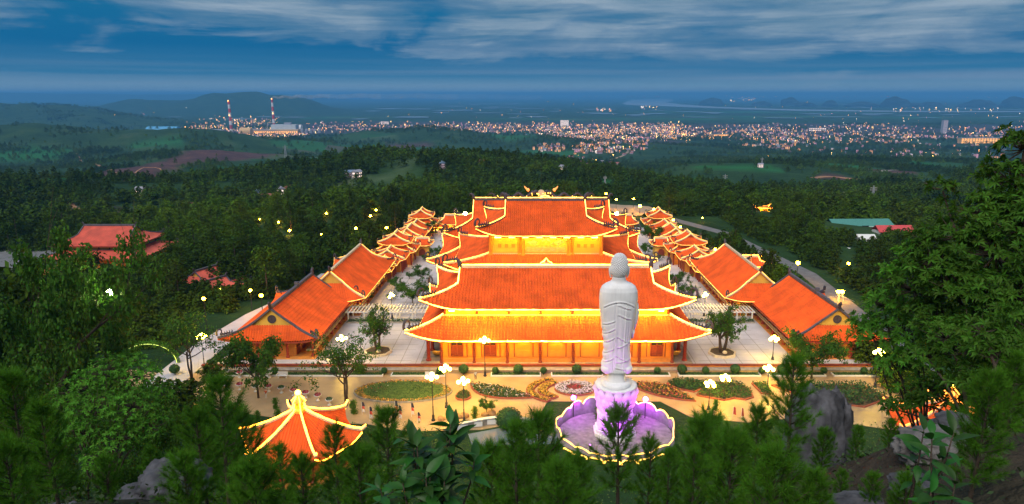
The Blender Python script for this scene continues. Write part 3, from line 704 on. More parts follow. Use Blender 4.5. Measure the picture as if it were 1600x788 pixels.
# ------------------------------------------------------------------ side halls with grey ridges, then halls edged in light
def side_hall(sx_, x, label, cat='temple hall'):
    t = thing('side_hall', label, cat, (x, 144.6, 0), pi/2 if sx_ < 0 else -pi/2)
    # local x runs along the hall; local -y looks to the courtyard for the left hall (rz = +90: local -y -> world +x)
    L_, D_ = 15.4, 9.3
    rf = Roof(L_, D_, 4.7, 10.9, 13.5, 0, 'xieshan', vg=.53, lift=1.0, flare=.7, prof=1.24, zone=5)
    make_roof(t, rf, led='', cap=m_cap, capr=.26, finial=True, fs=.8, disc=True, rib=.5, rows=15, course=.08)
    put_box(t, 'plinth', 0, 0, .45, 30., 17.4, .9, m_brick)
    put_box(t, 'wall', 0, 1.2, 2.9, 26, 11, 4.4, m_brick)
    for i in range(9):
        xx = -13.4+i*3.35
        for sy_ in (-1, 1): column(t, xx, sy_*7.9, .9, 4.9, .26)
    for sy_ in (-1, 1):
        for xx in (-14.2, 14.2): column(t, xx, sy_*3.0, .9, 4.9, .26); column(t, xx, 0, .9, 4.9, .26)
    put_box(t, 'balcony', 0, -7.6, 2.35, 27.6, 1.8, .22, m_tan)
    rl = put_box(t, 'balcony_rail', 0, -8.5, 3.1, 27.6, .1, .12, m_tan); 
    ME = MB().box(0, 0, 0, .12, .1, .7).mesh('baluster', m_tan)
    for i in range(40): obj('baluster', ME, rl, (-13.6+i*.7, 0, -.38))
    for i in range(8):
        window(t, -11.7+i*3.35, -4.42, 1.0).scale = (.7, .7, .62)
    for i in range(7): put_box(t, 'wall_panel', -10.05+i*3.35, -4.36, 3.9, 2.2, .12, 1.2, m_wall_y)
    put_box(t, 'ridge_pier', 2.5, 0, 11.6, .5, .9, 1.3, m_cap)
    return t
side_hall(-1, -52.3, 'long side hall with plain grey ridges on the left of the forecourt')
side_hall(1, 62.0, 'long side hall with plain grey ridges on the right of the forecourt')
def lit_hall(sx_, x, label):
    t = thing('lit_side_hall', label, 'temple hall', (x, 174, 0), pi/2 if sx_ < 0 else -pi/2)
    rf = Roof(18.5, 8.2, 5.0, 11.4, 15.4, 0, 'xieshan', vg=.62, lift=1.2, flare=.8, prof=1.2, zone=5)
    make_roof(t, rf, led='ehr', ledm=m_led_lo, ledr=.075, cap=m_cap_l, fs=.8, rib=.42)
    put_box(t, 'plinth', 0, 0, .45, 33, 13.6, .9, m_brick)
    put_box(t, 'wall', 0, 1, 3.0, 30, 9.5, 4.6, m_wall)
    for i in range(10):
        for sy_ in (-1, 1): column(t, -15.3+i*3.4, sy_*6.3, .9, 5.2, .25)
    put_box(t, 'balcony', 0, -6.3, 2.6, 31, 1.5, .2, m_tan); put_box(t, 'balcony_rail', 0, -7.0, 3.3, 31, .1, .5, m_tan)
    for i in range(9): put_box(t, 'wall_panel', -13.6+i*3.4, -3.8, 3.3, 2., .14, 2.4, m_wall_y)
    for i in range(5): obj('flood_lamp', ME_FLB, t, (-13+i*6.5, -6.6, 4.75), 0, .6)
lit_hall(-1, -48.2, 'side hall edged in light behind the plain hall on the left')
lit_hall(1, 55.2, 'side hall edged in light behind the plain hall on the right')

# ------------------------------------------------------------------ lit galleries down both sides of the rear courts
def gable_gallery(parent, y0, y1, hw, z0, z1, x=0.):
    """a stretch of long roof, ridge running away from the viewer"""
    g = obj('gallery_bay', None, parent, (x, (y0+y1)/2, 0), pi/2)
    L_ = (y1-y0)/2
    return g, Roof(L_, hw, z0, z1, L_-.8, 0, 'xieshan', vg=.72, lift=.7, flare=.5, prof=1.15, zone=3)
def small_roof(parent, name, x, y, r, **k):
    g = obj(name, None, parent, (x, y, 0), k.pop('rz', 0.)); return g
def gallery(sx_, x0, label):
    t = thing('lit_gallery', label, 'gallery', (x0, 190, 0))
    xs = lambda y: -sx_*(y-190)*.030*1.                          # the galleries close in slightly with distance
    LED = dict(ledm=m_led_lo, ledr=.065, cap=m_cap_l, finial=True, fs=.55, tail=False, rib=.42, rows=6)
    def bay(y0, y1, hw, z0, z1):
        q = Roof((y1-y0)/2, hw, z0, z1, (y1-y0)/2-.9, 0, 'xieshan', vg=.78, lift=.8, flare=.5, prof=1.12, zone=2.5)
        g = thing_part(t, xs((y0+y1)/2), (y0+y1)/2-190, pi/2); make_roof(t_local(g), q, led='ehrt', **LED)
        L_ = (y1-y0)/2
        put_box(g, 'wall', 0, 0, z0/2+.2, 2*L_-1.6, 2*hw-2.6, z0-.4, m_wall)
        n = max(2, int(2*L_/2.6))
        for i in range(n+1):
            for sy_ in (-1, 1): column(g, -L_+.7+(2*L_-1.4)*i/n, sy_*(hw-.7), .3, z0+.1, .2)
        for i in range(max(1, n//2)): obj('flood_lamp', ME_FLB, g, (-L_+1.8+i*5.2, (hw-.9)*(1 if sx_ > 0 else -1)*-1, z0-.35), 0, .55)
    def gate(y, w1, d1, z0, z1, w2, d2, z2, z3, yellow=False):
        g = thing_part(t, xs(y), y-190, 0.)
        make_roof(g, Roof(w1, d1, z0, z1, w2*.82, d2*.7, 'skirt', lift=1., flare=.7, prof=1.15, zone=3), led='eh', **LED)
        put_box(g, 'wall', 0, 0, z0/2, 2*w1-2.6, 2*d1-2.6, z0, m_wall); put_box(g, 'wall', 0, 0, (z1+z2)/2, 2*w2*.8, 2*d2*.66, z2-z1+.9, m_wall_y)
        # the upper roof turns its gable to the viewer
        gu = obj('upper_roof', None, t, (xs(y), y-190, 0), pi/2)
        make_roof(gu, Roof(d2, w2, z2, z3, d2-.7, 0, 'xieshan', vg=.72, lift=.9, flare=.5, prof=1.12, zone=2.5), led='ehrt', gable=m_tile, **LED)
        for i in range(4):
            column(g, -w1+1+(2*w1-2)*i/3, -d1+.9, .2, z0+.1, .24); column(g, -w1+1+(2*w1-2)*i/3, d1-.9, .2, z0+.1, .24)
        for s_ in (-1, 1): obj('flood_lamp', ME_FLB, g, (s_*w1*.45, -d1+.8, z0-.3), 0, .6)
        return g
    bay(187.6, 192.4, 3.2, 3.4, 5.4); bay(192.6, 197.6, 3.6, 3.9, 6.1)
    bay(198.0, 206., 5.0, 4.4, 7.4)
    gate(211.5, 6.2, 4.6, 4.6, 6.4, 4.6, 3.6, 7.2, 10.4)
    bay(216.6, 226, 4.6, 4.4, 7.6)
    bay(226.6, 238, 5.2, 5.0, 8.4)
    bay(238.6, 248, 4.8, 4.6, 8.0)
    gate(255.5, 5.4, 4.2, 5., 6.8, 4.0, 3.2, 7.6, 10.6)
    p = thing_part(t, xs(222)+sx_*-6.4, 222-190, 0.)              # the yellow arched porch that steps into the court
    put_box(p, 'porch_wall', 0, 0, 2.2, 4.4, 3.6, 4.4, m_wall_y)
    MB().tube([(1.3*math.cos(a), -1.85, 1.8+1.6*max(0, math.sin(a))) for a in np.linspace(0, pi, 13)], .22, 5).build('arch_mould', m_wall, p)
    MB().add([(1.1*math.cos(a), -1.86, 1.8+1.4*math.sin(a)) for a in np.linspace(0, pi, 13)]+[(-1.1, -1.86, .1), (1.1, -1.86, .1)], [tuple(range(15))[::-1]]).build('doorway', m_wood, p)
    make_roof(p, Roof(3., 2.6, 4.4, 6.2, 2.2, 0, 'xieshan', vg=.6, lift=.6, flare=.4, zone=2), led='ehrt', **LED)
def thing_part(root, x, y, rz): return obj('roof_bay', None, root, (x, y, 0), rz)
def t_local(g): return g
gallery(-1, -43.2, 'row of small lit roofs and gates running back on the left court')
gallery(1, 50.6, 'row of small lit roofs and gates running back on the right court')

# lit gate-screen joining the galleries behind the rear hall
t = thing('rear_gate', 'low lit cross gallery behind the rear hall', 'gallery', (3, 262, 0))
make_roof(t, Roof(38, 4, 4.2, 7., 36.5, 0, 'xieshan', vg=.75, lift=.8, flare=.5, zone=3), led='ehrt', ledm=m_led_lo, ledr=.075, cap=m_cap_l, fs=.5, rows=6)
put_box(t, 'wall', 0, 0, 2.1, 74, 5, 4.2, m_wall)
for i in range(10): obj('flood_lamp', ME_FLB, t, (-34+i*7.5, -3.2, 3.9), 0, .6)

# ------------------------------------------------------------------ temples in the woods, without lights
def wood_temple(name, label, x, y, z, W1, D1, W2, D2, h=1., rz=0.):
    t = thing(name, label, 'temple', (x, y, z), rz)
    make_roof(t, Roof(W1, D1, 3.9*h, 6.1*h, W2-1.3, D2-1.3, 'skirt', lift=.7, flare=.6, prof=1.1, zone=3), tile=m_tile_pale, fs=.5, capr=.2, rib=.5, rows=5)
    put_box(t, 'wall', 0, 0, 2*h, 2*W1-5, 2*D1-5, 4*h, m_wall); put_box(t, 'upper_wall', 0, 0, 6.9*h, 2*W2-4, 2*D2-4, 2.4*h, m_wall_y)
    make_roof(t, Roof(W2, D2, 7.7*h, 12.9*h, W2-3.8, 0, 'xieshan', vg=.58, lift=.9, flare=.6, prof=1.2, zone=3), tile=m_tile_pale, fs=.6, capr=.24, rib=.5, rows=7)
    n = 7
    for i in range(n):
        column(t, -W2+2.1+(2*W2-4.2)*i/(n-1), -D2+1.9, 5.9*h, 8*h, .18, m_dragon); column(t, -W1+1.6+(2*W1-3.2)*i/(n-1), -D1+1.4, 0, 4.1*h, .22, m_dragon)
        if i < 5: column(t, W2-1.9, -D2+2.1+(2*D2-4.2)*i/4, 5.9*h, 8*h, .18, m_dragon)
    put_box(t, 'terrace', 0, -1, -.4, 2*W1+3, 2*D1+5, .9, m_brick)
zt = hz(-146, 232)
wood_temple('wood_temple', 'large unlit two-tier temple among pines beside the grey yard', -146, 233, -4.4, 15.8, 12.5, 12.8, 9.6)
def roofed_house(label, px, py, z, L_, D_, h, rz):
    x, y = at(px, py, z); g = hz(x, y)
    t = thing('shrine', label, 'shrine', (x, y, g), rz); hh = z-g
    make_roof(t, Roof(L_, D_, hh-3., hh, L_-2.2, 0, 'xieshan', vg=.6, lift=.9, flare=.6, prof=1.2, zone=3), tile=m_tile_pale, fs=.5, rib=.5, rows=6, capr=.2)
    put_box(t, 'wall', 0, 0, (hh-3)/2, 2*L_-3, 2*D_-3, hh-3, m_wall)
roofed_house('small pinkish shrine roof nearest the lit arch among the pines', 322, 420, 3.5, 6.5, 4.6, 4, R(70))
roofed_house('pinkish shrine roof below its taller neighbour in the woods', 338, 436, 2.2, 5.5, 4., 4, R(64))
roofed_house('tiny orange shrine roof deep in the pines left of the others', 238, 448, 1.5, 2.6, 2.4, 3, R(40))
roofed_house('little dark red pavilion roof right of the woodland shrines', 377, 424, 1.8, 3.0, 2.6, 3, R(10))
# ------------------------------------------------------------------ courts and plaza
def slab(name, pts, z0, z1, mm): return struct(name, MB().prism(pts, z0, z1), mm)
slab('courtyard', [(-62.5, 126.2), (72.5, 126.2), (72, 162), (62, 164), (62, 196), (56, 200), (52, 270), (-46, 270), (-49, 200), (-55.5, 196), (-55.5, 164), (-62, 162)], -.4, .8, m_pave)
# joints of the big courtyard slabs: thin proud strips of darker stone
jb = MB()
for i in range(-15, 16):
    x = 5+i*3.1
    if abs(x-5) > 27 and abs(x-5) < 46: jb.box(x, 162, .803, .12, 70, .012)
for j in range(23): 
    for s_ in (-1, 1): jb.box(5+s_*37, 129.+j*3., .803, 16, .09, .012)
tag(jb.build('paving_joint', m_stone), kind='structure')
# retaining wall with orange-red coping, tan lower wall and planted ledge
t = thing('retaining_wall', 'long low retaining wall of tan stone below the temple courtyard', 'wall', (5, 126, 0))
put_box(t, 'upper_wall', 0, .0, .55, 139, .5, 1.1, m_brick)
put_box(t, 'coping', 0, -.05, 1.17, 139.4, .8, .14, m_wood)
put_box(t, 'ledge', 0, -.9, .33, 139, 1.3, .66, m_tan); put_box(t, 'ledge_coping', 0, -1.0, .71, 139.2, 1.5, .1, m_stone)
ME_ST = MB().box(0, 0, 0, 1.36, .12, .26).mesh('stone', m_tan)
for i in range(100):
    for j in range(2): obj('stone', ME_ST, t, (-68.7+i*1.39+(j % 2)*.6, -1.55, .16+j*.31))
for x0, x1 in ((-26.6, 26.6),):
    pass
plz = [(-66, 124.4), (76, 124.4), (76, 108), (60, 101), (46, 106), (36, 104), (27, 106), (23, 112), (3, 112), (1, 105), (-8, 101.5), (-20, 101), (-27, 103.5), (-36, 104), (-44, 106), (-66, 112)]
slab('plaza', plz, -.4, .02, m_plaza)
# planting strips along the wall with white kerbs
hs = []
def strip(x0, x1, name='planting_strip'):
    t = thing(name, None, 'planter', ((x0+x1)/2, 123.75, 0)); w = x1-x0
    put_box(t, 'lawn', 0, 0, .10, w-.3, 1.5, .2, m_lawn)
    for s_ in (-1, 1): put_box(t, 'kerb', 0, s_*.85, .14, w, .2, .28, m_white)
    for s_ in (-1, 1): put_box(t, 'kerb', s_*(w/2-.1), 0, .14, .2, 1.5, .28, m_white)
    gm = grass_tuft_mesh(w-.5, 1.3, int(w*70)); tag(obj('grass', gm, t, (0, 0, .2)), kind='stuff'); hs.append(t); return t
def grass_tuft_mesh(w, d, n, h=.22, mm=None):
    x = rng.uniform(-w/2, w/2, n); y = rng.uniform(-d/2, d/2, n); a = rng.uniform(0, 2*pi, n); l = rng.uniform(.03, .09, n)
    V = np.empty((n, 3, 3)); V[:, 0] = np.c_[x-l*np.cos(a), y-l*np.sin(a), 0*x]; V[:, 1] = np.c_[x+l*np.cos(a), y+l*np.sin(a), 0*x]
    V[:, 2] = np.c_[x+rng.normal(0, .06, n), y+rng.normal(0, .06, n), h*rng.uniform(.5, 1.2, n)]
    return tri_mesh('grass', V.reshape(-1, 3), 3, mm or m_hedge)
spans = [(-62, -49), (-47.6, -28.5), (-27, -16.5), (-10.3 + 2.6, 2.), (4, 14), (15.6, 27.0), (28.6, 44.5), (46, 57), (58.5, 72)]
names = ['leftmost', 'second from the left', 'in front of the left forecourt', 'beside the black wall lamp', 'in front of the hall centre', 'behind the statue, right side', 'in front of the right forecourt', 'second from the right', 'rightmost']
for (a, b), nm in zip(spans, names):
    tag(strip(a, b), 'white-kerbed planting strip under the retaining wall, ' + nm, None, 'planting strips along the retaining wall')

def leaf_ball_mesh(name, r, n, lf, mm, sq=1., seed=1, core=True, core_mat=None):
    g = np.random.default_rng(seed); d = g.normal(size=(n, 3)); d /= np.linalg.norm(d, axis=1)[:, None]
    rad_ = r*g.uniform(.82, 1.03, n)[:, None]; C = d*rad_; C[:, 2] *= sq
    return leaves(name, C, d, lf, mm, g)
def leaves(name, C, d, lf, mm, g, flat=.6, k=4):
    n = len(C); u = np.cross(d, g.normal(size=(n, 3))); u /= np.linalg.norm(u, axis=1)[:, None]+1e-9
    w = np.cross(d, u); w = w*flat + d*g.normal(0, .5, n)[:, None]; w /= np.linalg.norm(w, axis=1)[:, None]+1e-9
    L_ = lf*g.uniform(.6, 1.3, n)[:, None]; V = np.empty((n, 4, 3))
    V[:, 0] = C-u*L_*.5; V[:, 1] = C+w*L_*.32; V[:, 2] = C+u*L_*.5; V[:, 3] = C-w*L_*.32
    return tri_mesh(name, V.reshape(-1, 3), 4, mm)
ME_BALL = [leaf_ball_mesh('leaves', .8, 900, .2, m_hedge, .95, i) for i in range(2)]
ME_CORE = (lambda b: (b.blob(0, 0, 0, .72, .72, .68, 2, .08), b.mesh('bush_core', m_hedge, True))[1])(MB())
ME_STEM = MB().tube([(0, 0, -1.), (0, 0, 0)], .07, 6).mesh('stem', m_bark)
balls = [(335, 573), (381, 573, .8), (446, 573), (474, 574, .8), (556, 576, .9), (592, 575), (626, 577, .75), (703, 577, .8), (736, 575), (780, 577, .8), (812, 576), (847, 577, .8), (893, 576), (929, 577, .8), (1005, 578, .8), (1039, 576), (1072, 577, .85), (1113, 576), (1150, 577, .75), (1178, 577), (1236, 578, .8), (1335, 574, 1.15), (1374, 577, .9), (1292, 577, .8)]
balls.sort(); nsec = {}
for i, q in enumerate(balls):
    x = (q[0]-PX0)/FOC*149.; s_ = (q[2] if len(q) > 2 else 1.15)*1.05
    t = thing('topiary_ball', None, 'shrub', (x, 123.75, 0), rng.uniform(0, 6), 'clipped round bushes along the retaining wall')
    sec = 'left of the left forecourt' if x < -46 else 'before the left forecourt' if x < -22 else 'before the hall, left of statue' if x < 10 else 'before the hall, right of statue' if x < 32 else 'before the right forecourt' if x < 52 else 'before the right side hall'
    nsec[sec] = nsec.get(sec, 0)+1
    tag(t, ('larger light' if s_ > 1 else 'smaller dark') + ' clipped round bush, %s from left ' % ['first', 'second', 'third', 'fourth', 'fifth', 'sixth', 'seventh'][nsec[sec]-1] + sec)
    z = .28+.8*s_
    a = obj('foliage', ME_BALL[i % 2], t, (0, 0, z), 0, s_); obj('bush_core', ME_CORE, t, (0, 0, z), 0, s_); obj('stem', ME_STEM, t, (0, 0, z-.5*s_))

# ------------------------------------------------------------------ flower beds
def bed(label, outline, fill, kerb=m_kerb, h=.22, mm=None, n=900, fh=.35, lf=.3, cat='flower bed', rings=()):
    xs_ = [p[0] for p in outline]; ys_ = [p[1] for p in outline]; cx, cyy = sum(xs_)/len(xs_), sum(ys_)/len(ys_)
    t = thing('flower_bed', label, cat, (cx, cyy, 0), 0, 'beds of the garden plaza'); P = [(x-cx, y-cyy) for x, y in outline]; P2 = P+[P[0]]
    MB().prism(P, 0, h*.8).build('soil', m_soil if fill != 'lawn' else m_lawn, t)
    MB().tube([(x, y, h*.6) for x, y in P2], .2, 4, caps=False).build('kerb', kerb, t)
    def inside(Q):
        c = np.zeros(len(Q), bool); k = len(P)
        for i in range(k):
            x1, y1 = P[i]; x2, y2 = P[(i+1) % k]
            c ^= ((y1 > Q[:, 1]) != (y2 > Q[:, 1])) & (Q[:, 0] < (x2-x1)*(Q[:, 1]-y1)/(y2-y1+1e-9)+x1)
        return c
    A = np.array(P); lo, hi_ = A.min(0), A.max(0)
    def plants(name, cond, n, hh, lf_, m__):
        Q = rng.uniform(lo, hi_, (n*4, 2)); Q = Q[inside(Q)]; Q = Q[cond(Q)][:n]
        if len(Q) < 4: return
        C = np.c_[Q, h*.8+hh*rng.uniform(.3, 1., len(Q))]; d = np.c_[rng.normal(0, .6, (len(Q), 2)), np.ones(len(Q))]; d /= np.linalg.norm(d, axis=1)[:, None]
        tag(obj(name, leaves(name, C, d, lf_, m__, rng), t), kind='stuff')
    for nm, cond, k, hh, lf_, m__ in fill if fill != 'lawn' else []: plants(nm, cond, k, hh, lf_, m__)
    for nm, cond, k, hh, lf_, m__ in rings: plants(nm, cond, k, hh, lf_, m__)
    return t
al = lambda Q: np.ones(len(Q), bool)
def oval(cx, cyy, rx, ry, n=36, wob=0.): return [(cx+rx*(1+wob*math.sin(5*a))*math.cos(a), cyy+ry*(1+wob*math.sin(5*a))*math.sin(a)) for a in np.linspace(0, 2*pi, n, endpoint=False)]
rr = lambda Q, rx, ry, cx=0, cyy=0: np.hypot((Q[:, 0]-cx)/rx, (Q[:, 1]-cyy)/ry)
m_orfl = mat('orange_marigolds', (.55, .30, .07), .7, .35, 2, island=.5)
bed('oval lawn ringed with orange flowers around a small red rosette on the plaza', oval(-23.3, 116, 8.9, 4.7), 'lawn', m_stone,
    rings=[('flowers', lambda Q: rr(Q, 8.9, 4.7) > .82, 900, .3, .34, m_orfl), ('grass', lambda Q: rr(Q, 8.9, 4.7) < .8, 2600, .16, .16, m_hedge),
           ('rosette', lambda Q: rr(Q, 1.5, 1.0, -4.6, .6) < 1, 120, .4, .3, m_fr), ('rosette', lambda Q: np.abs(rr(Q, 2.0, 1.4, -4.6, .6)-1) < .15, 110, .45, .25, m_fw), ('shrub', lambda Q: rr(Q, 1.9, 1.3, 2.2, .6) < 1, 200, .7, .3, m_hedge)])
bed('small drop-shaped green bed between the oval lawn and the leaf-shaped bed', [(-12.1+1.15*math.sin(a)*(1.1+.3*math.cos(a)), 114.2-1.9*math.cos(a)) for a in np.linspace(0, 2*pi, 24, endpoint=False)], [('leaves', al, 260, .4, .3, m_hedge)])
def leafshape(x0, y0, x1, y1, wd, n=14, side=1):
    dx, dy = x1-x0, y1-y0; l = math.hypot(dx, dy); nx, ny = -dy/l, dx/l
    up = [(x0+dx*t+nx*wd*math.sin(pi*t**.8), y0+dy*t+ny*wd*math.sin(pi*t**.8)) for t in np.linspace(0, 1, n)]
    dn = [(x0+dx*t-nx*wd*.42*math.sin(pi*t), y0+dy*t-ny*wd*.42*math.sin(pi*t)) for t in np.linspace(1, 0, n)][1:-1]
    return up+dn
mixb = [('leaves', al, 1300, .5, .34, m_hedge), ('flowers', al, 260, .6, .25, m_fw), ('flowers', al, 160, .6, .22, m_fy)]
bed('large leaf-shaped bed of mixed green shrubs and pale flowers left of the statue', [(x, 2*116.4-y) for x, y in leafshape(-11.2, 113.6, .2, 119.6, 3.2)], mixb)
for k, (ra, rb) in enumerate(((4.6, 6.2), (7.0, 8.3))):
    A = [(7.6+ra*math.cos(a), 116.4+ra*.72*math.sin(a)) for a in np.linspace(R(118), R(235), 16)]; B = [(7.6+rb*math.cos(a), 116.4+rb*.72*math.sin(a)) for a in np.linspace(R(235), R(122), 16)]
    bed(['inner', 'outer'][k]+' yellow crescent bed curving round the white flower circle', A+B, [('flowers', al, 420, .45, .32, m_fy), ('leaves', al, 260, .35, .3, m_hedge)])
bed('round white flower bed with a dark red centre beside the statue', oval(8.2, 117.2, 3.7, 3.0), [('flowers', lambda Q: rr(Q, 1.6, 1.3) > 1, 900, .45, .3, m_fw), ('flowers', lambda Q: rr(Q, 1.5, 1.2) < 1, 260, .5, .3, m_fr), ('leaves', al, 260, .3, .3, m_hedge)])
bed('leaf-shaped bed of red and yellow flowers right of the statue', leafshape(18.4, 118.8, 29.2, 111.8, 3.4), [('leaves', al, 900, .4, .34, m_hedge), ('flowers', al, 420, .55, .28, m_fr), ('flowers', al, 380, .55, .28, m_fy)])
dk = [('leaves', al, 1500, .8, .36, m_hedge)]
bed('dark green hedge bed with a scalloped brick edge right of the red and yellow bed', [(25.6, 119.3), (27.6, 120.6), (30.5, 120.4), (33.2, 119.4), (34.0, 117.4), (32.8, 116.4), (31.2, 116.8), (29.8, 115.6), (28.2, 116.4), (26.6, 117.2)], dk)
bed('broad dark green hedge bed under the pair of lamps on the right', [(30.0, 114.2), (31.6, 116.4), (33.8, 118.6), (36.6, 119.8), (39.2, 119.0), (40.3, 116.2), (39.9, 113.4), (38.2, 112.4), (36.4, 113.0), (34.4, 112.2), (32.4, 113.0)], dk)
bed('long green shrub bed behind the grey boulder at the right of the plaza', [(45, 118.6), (62, 118.6), (64, 113), (58, 109.5), (50, 112)], [('leaves', al, 2600, 1.1, .4, m_hedge)])
bed('triangular green bed left of the boulder below the wall', [(41.6, 119.4), (44.2, 119.2), (43.4, 114.5), (42, 115)], [('leaves', al, 400, .6, .34, m_hedge)])

# ------------------------------------------------------------------ lamps
lp = MB(); lp.lathe([(.34, 0), (.34, .25), (.22, .4), (.24, .9), (.12, 1.1), (.085, 2.2), (.12, 2.3), (.07, 2.5), (.06, 7.1), (.1, 7.2), (.05, 7.5)], 8); ME_POST = lp.mesh('post', m_metal)
ar = MB(); ar.tube([(0, 0, 6.7), (.35, 0, 6.45), (.7, 0, 6.6), (.78, 0, 7.0)], .035, 5); ME_ARM = ar.mesh('arm', m_metal)
ME_GL = (lambda b: (b.blob(0, 0, 0, .31, .31, .31, 2, 0), b.mesh('globe', m_globe, True))[1])(MB())
def globe_lamp(x, y, label, z=0., h=1., k=4, group='cluster globe lamps', sc=1.):
    t = thing('street_lamp', label, 'street lamp', (x, y, z), rng.uniform(0, 1.5), group, sc)
    obj('post', ME_POST, t, sc=(1, 1, h)); up = 7.5*h-7.5
    for i in range(k):
        a = obj('arm', ME_ARM, t, (0, 0, up), 2*pi*i/k); obj('globe', ME_GL, a, (.78, 0, 7.22))
    obj('globe', ME_GL, t, (0, 0, 7.75+up)); return t
def ground_lamp(px, py, label, z=0., top=None, k=4, **kw):
    x, y = at(px, py, z); h = 1.
    if top: h = (atY(px, top, y)[1]-z)/7.75
    return globe_lamp(x, y, label, z, h, k, **kw)
globe_lamp(-16.2, 104.6, 'black globe lamp before the oval lawn, nearer of the close pair', h=1.08)
globe_lamp(-14.6, 109.5, 'black globe lamp by the oval lawn, farther of the close pair', h=1.0)
globe_lamp(-11.0, 103.8, 'black post lamp with lit globes below the small drop-shaped bed', h=1.02)
ground_lamp(758, 588, 'black post lamp with lit globes standing before the hall wall left of the statue', .0, 528)
ground_lamp(320, 577, 'black post lamp with lit globes at the road left of the left side hall', .0, 522)
ground_lamp(1107, 640, 'black post lamp with lit globes by the broad hedge bed, left one of its pair', .0, 597)
ground_lamp(1131, 625, 'black post lamp with lit globes by the broad hedge bed, right one of its pair', .0, 588)
ground_lamp(1199, 606, 'black post lamp with lit globes left of the grey boulder', .0, 573)
ground_lamp(1207, 562, 'black post lamp with lit globes in front of the right side hall veranda', .8, 527)
ground_lamp(536, 562, 'black post lamp with lit globes in front of the left side hall veranda', .8, 526)
ground_lamp(613, 498, 'post lamp with lit globes rising through the left pergola', .8, 460, k=2)
ground_lamp(1100, 494, 'post lamp with lit globes rising through the right pergola', .8, 459, k=2)
ground_lamp(986, 572, 'post lamp with one lit globe just right of the statue', .0, 532, k=0)
globe_lamp(64, 118, 'globe lamp half hidden by the big broadleaf tree on the right', 0, .95)
sl = MB(); sl.lathe([(.2, 0), (.2, .3), (.1, .5), (.07, 8.6), (.07, 8.7)], 8); ME_SPOST = sl.mesh('post', m_metal)
ME_HEAD = (lambda b: (b.blob(0, 0, 0, .48, .48, .40, 2, 0), b.mesh('lamp_head', m_sod, True))[1])(MB())
def wood_lamp(px, py, Y, label, mm=None, sc=1., group='orange lamps among the trees'):
    x, z = atY(px, py, Y); g = hz(x, Y); t = thing('wood_lamp', label, 'street lamp', (x, Y, g), 0, group)
    h = max(2., z-g); obj('post', ME_SPOST, t, sc=(1, 1, h/8.7)); o = obj('lamp_head', ME_HEAD if mm is None else mm, t, (0, 0, h), 0, sc)
for px, py, Y, s_, lb in [(318, 467, 150, .8, 'by the road left of the left side hall'), (391, 454, 165, .8, 'left of the pair beside the left side hall roof'), (408, 462, 158, .9, 'right of the pair beside the left side hall roof'), (344, 452, 175, .5, 'small, behind the woodland shrines'),
        (453, 368, 262, 1., 'above the pale path, lower left'), (436, 356, 285, .9, 'above the pale path, upper left'), (407, 353, 300, .6, 'small, far left of the path lamps'), (511, 345, 300, 1.0, 'topmost alone over the path'), (556, 358, 262, 1.1, 'brightest, midway along the path'), (502, 366, 250, .55, 'small and low by the path'),
        (579, 340, 290, 1.0, 'left of the twin lamps near the far gallery'), (588, 334, 305, 1., 'right of the twin lamps near the far gallery'), (604, 356, 255, 1., 'nearest the left gallery roofs'),
        (1247, 411, 190, 1.2, 'on a pole right of the lit right hall'), (1326, 412, 205, .9, 'deep in the right wood'), (1117, 393, 225, 1., 'beside the right gallery gate'), (1037, 338, 300, .9, 'first behind the right gallery'), (1052, 348, 280, .9, 'second behind the right gallery'), (1063, 356, 265, 1., 'third behind the right gallery'), (1097, 350, 285, .6, 'small, beyond the right gallery'), (1167, 344, 300, .7, 'by the small lit pavilion on the right'), (1058, 368, 250, .9, 'glowing over the right gallery gate'),
        (947, 303, 330, 1., 'at the top of the lit road behind the rear hall'), (963, 312, 320, 1., 'on the lit road behind the rear hall'), (990, 311, 335, .8, 'far side of the lit road behind the rear hall'), (1000, 322, 305, 1.4, 'added low to brighten the middle of the lit road'), (1022, 328, 295, 1.4, 'added low to brighten the near end of the lit road')]:  # last two lamps are added for more orange light on the road
    wood_lamp(px, py, Y, 'orange lamp on a post, ' + lb, None, s_)
ME_COLD = (lambda b: (b.blob(0, 0, 0, .42, .42, .42, 2, 0), b.mesh('lamp_head', m_cold, True))[1])(MB())
wood_lamp(172, 457, 88, 'bright greenish white lamp among the dark trees on the left', ME_COLD, 1., 'greenish lamp')
ME_STAR = (lambda b: (b.blob(0, 0, 0, .6, .6, .45, 2, 0), b.mesh('lamp_head', m_star, True))[1])(MB())
wood_lamp(727, 334, 203, 'dazzling floodlight on a mast left of the rear hall', ME_STAR, 1., 'floodlights beside the rear hall')
wood_lamp(964, 334, 203, 'dazzling floodlight on a mast right of the rear hall', ME_STAR, 1., 'floodlights beside the rear hall')
# tripod mast with a pair of lamps behind the right side hall
x, z = atY(1313, 456, 172); g = hz(x, 172)
t = thing('lamp_mast', 'guyed mast with two lit lamps behind the right side hall', 'lamp mast', (x, 172, g)); h = z-g
for dx in (-.5, 1.0): MB().tube([(dx, 0, 0), (dx*.6, 0, h-.3)], .09, 5).build('pole', m_white, t)
for a in range(3): MB().tube([(4*math.cos(a*2.1), 4*math.sin(a*2.1), 0), (0, 0, h-1)], .03, 3).build('guy_wire', m_white, t)
for dx in (-.5, .5): obj('lamp_head', ME_HEAD, t, (dx, 0, h), 0, 1.1)

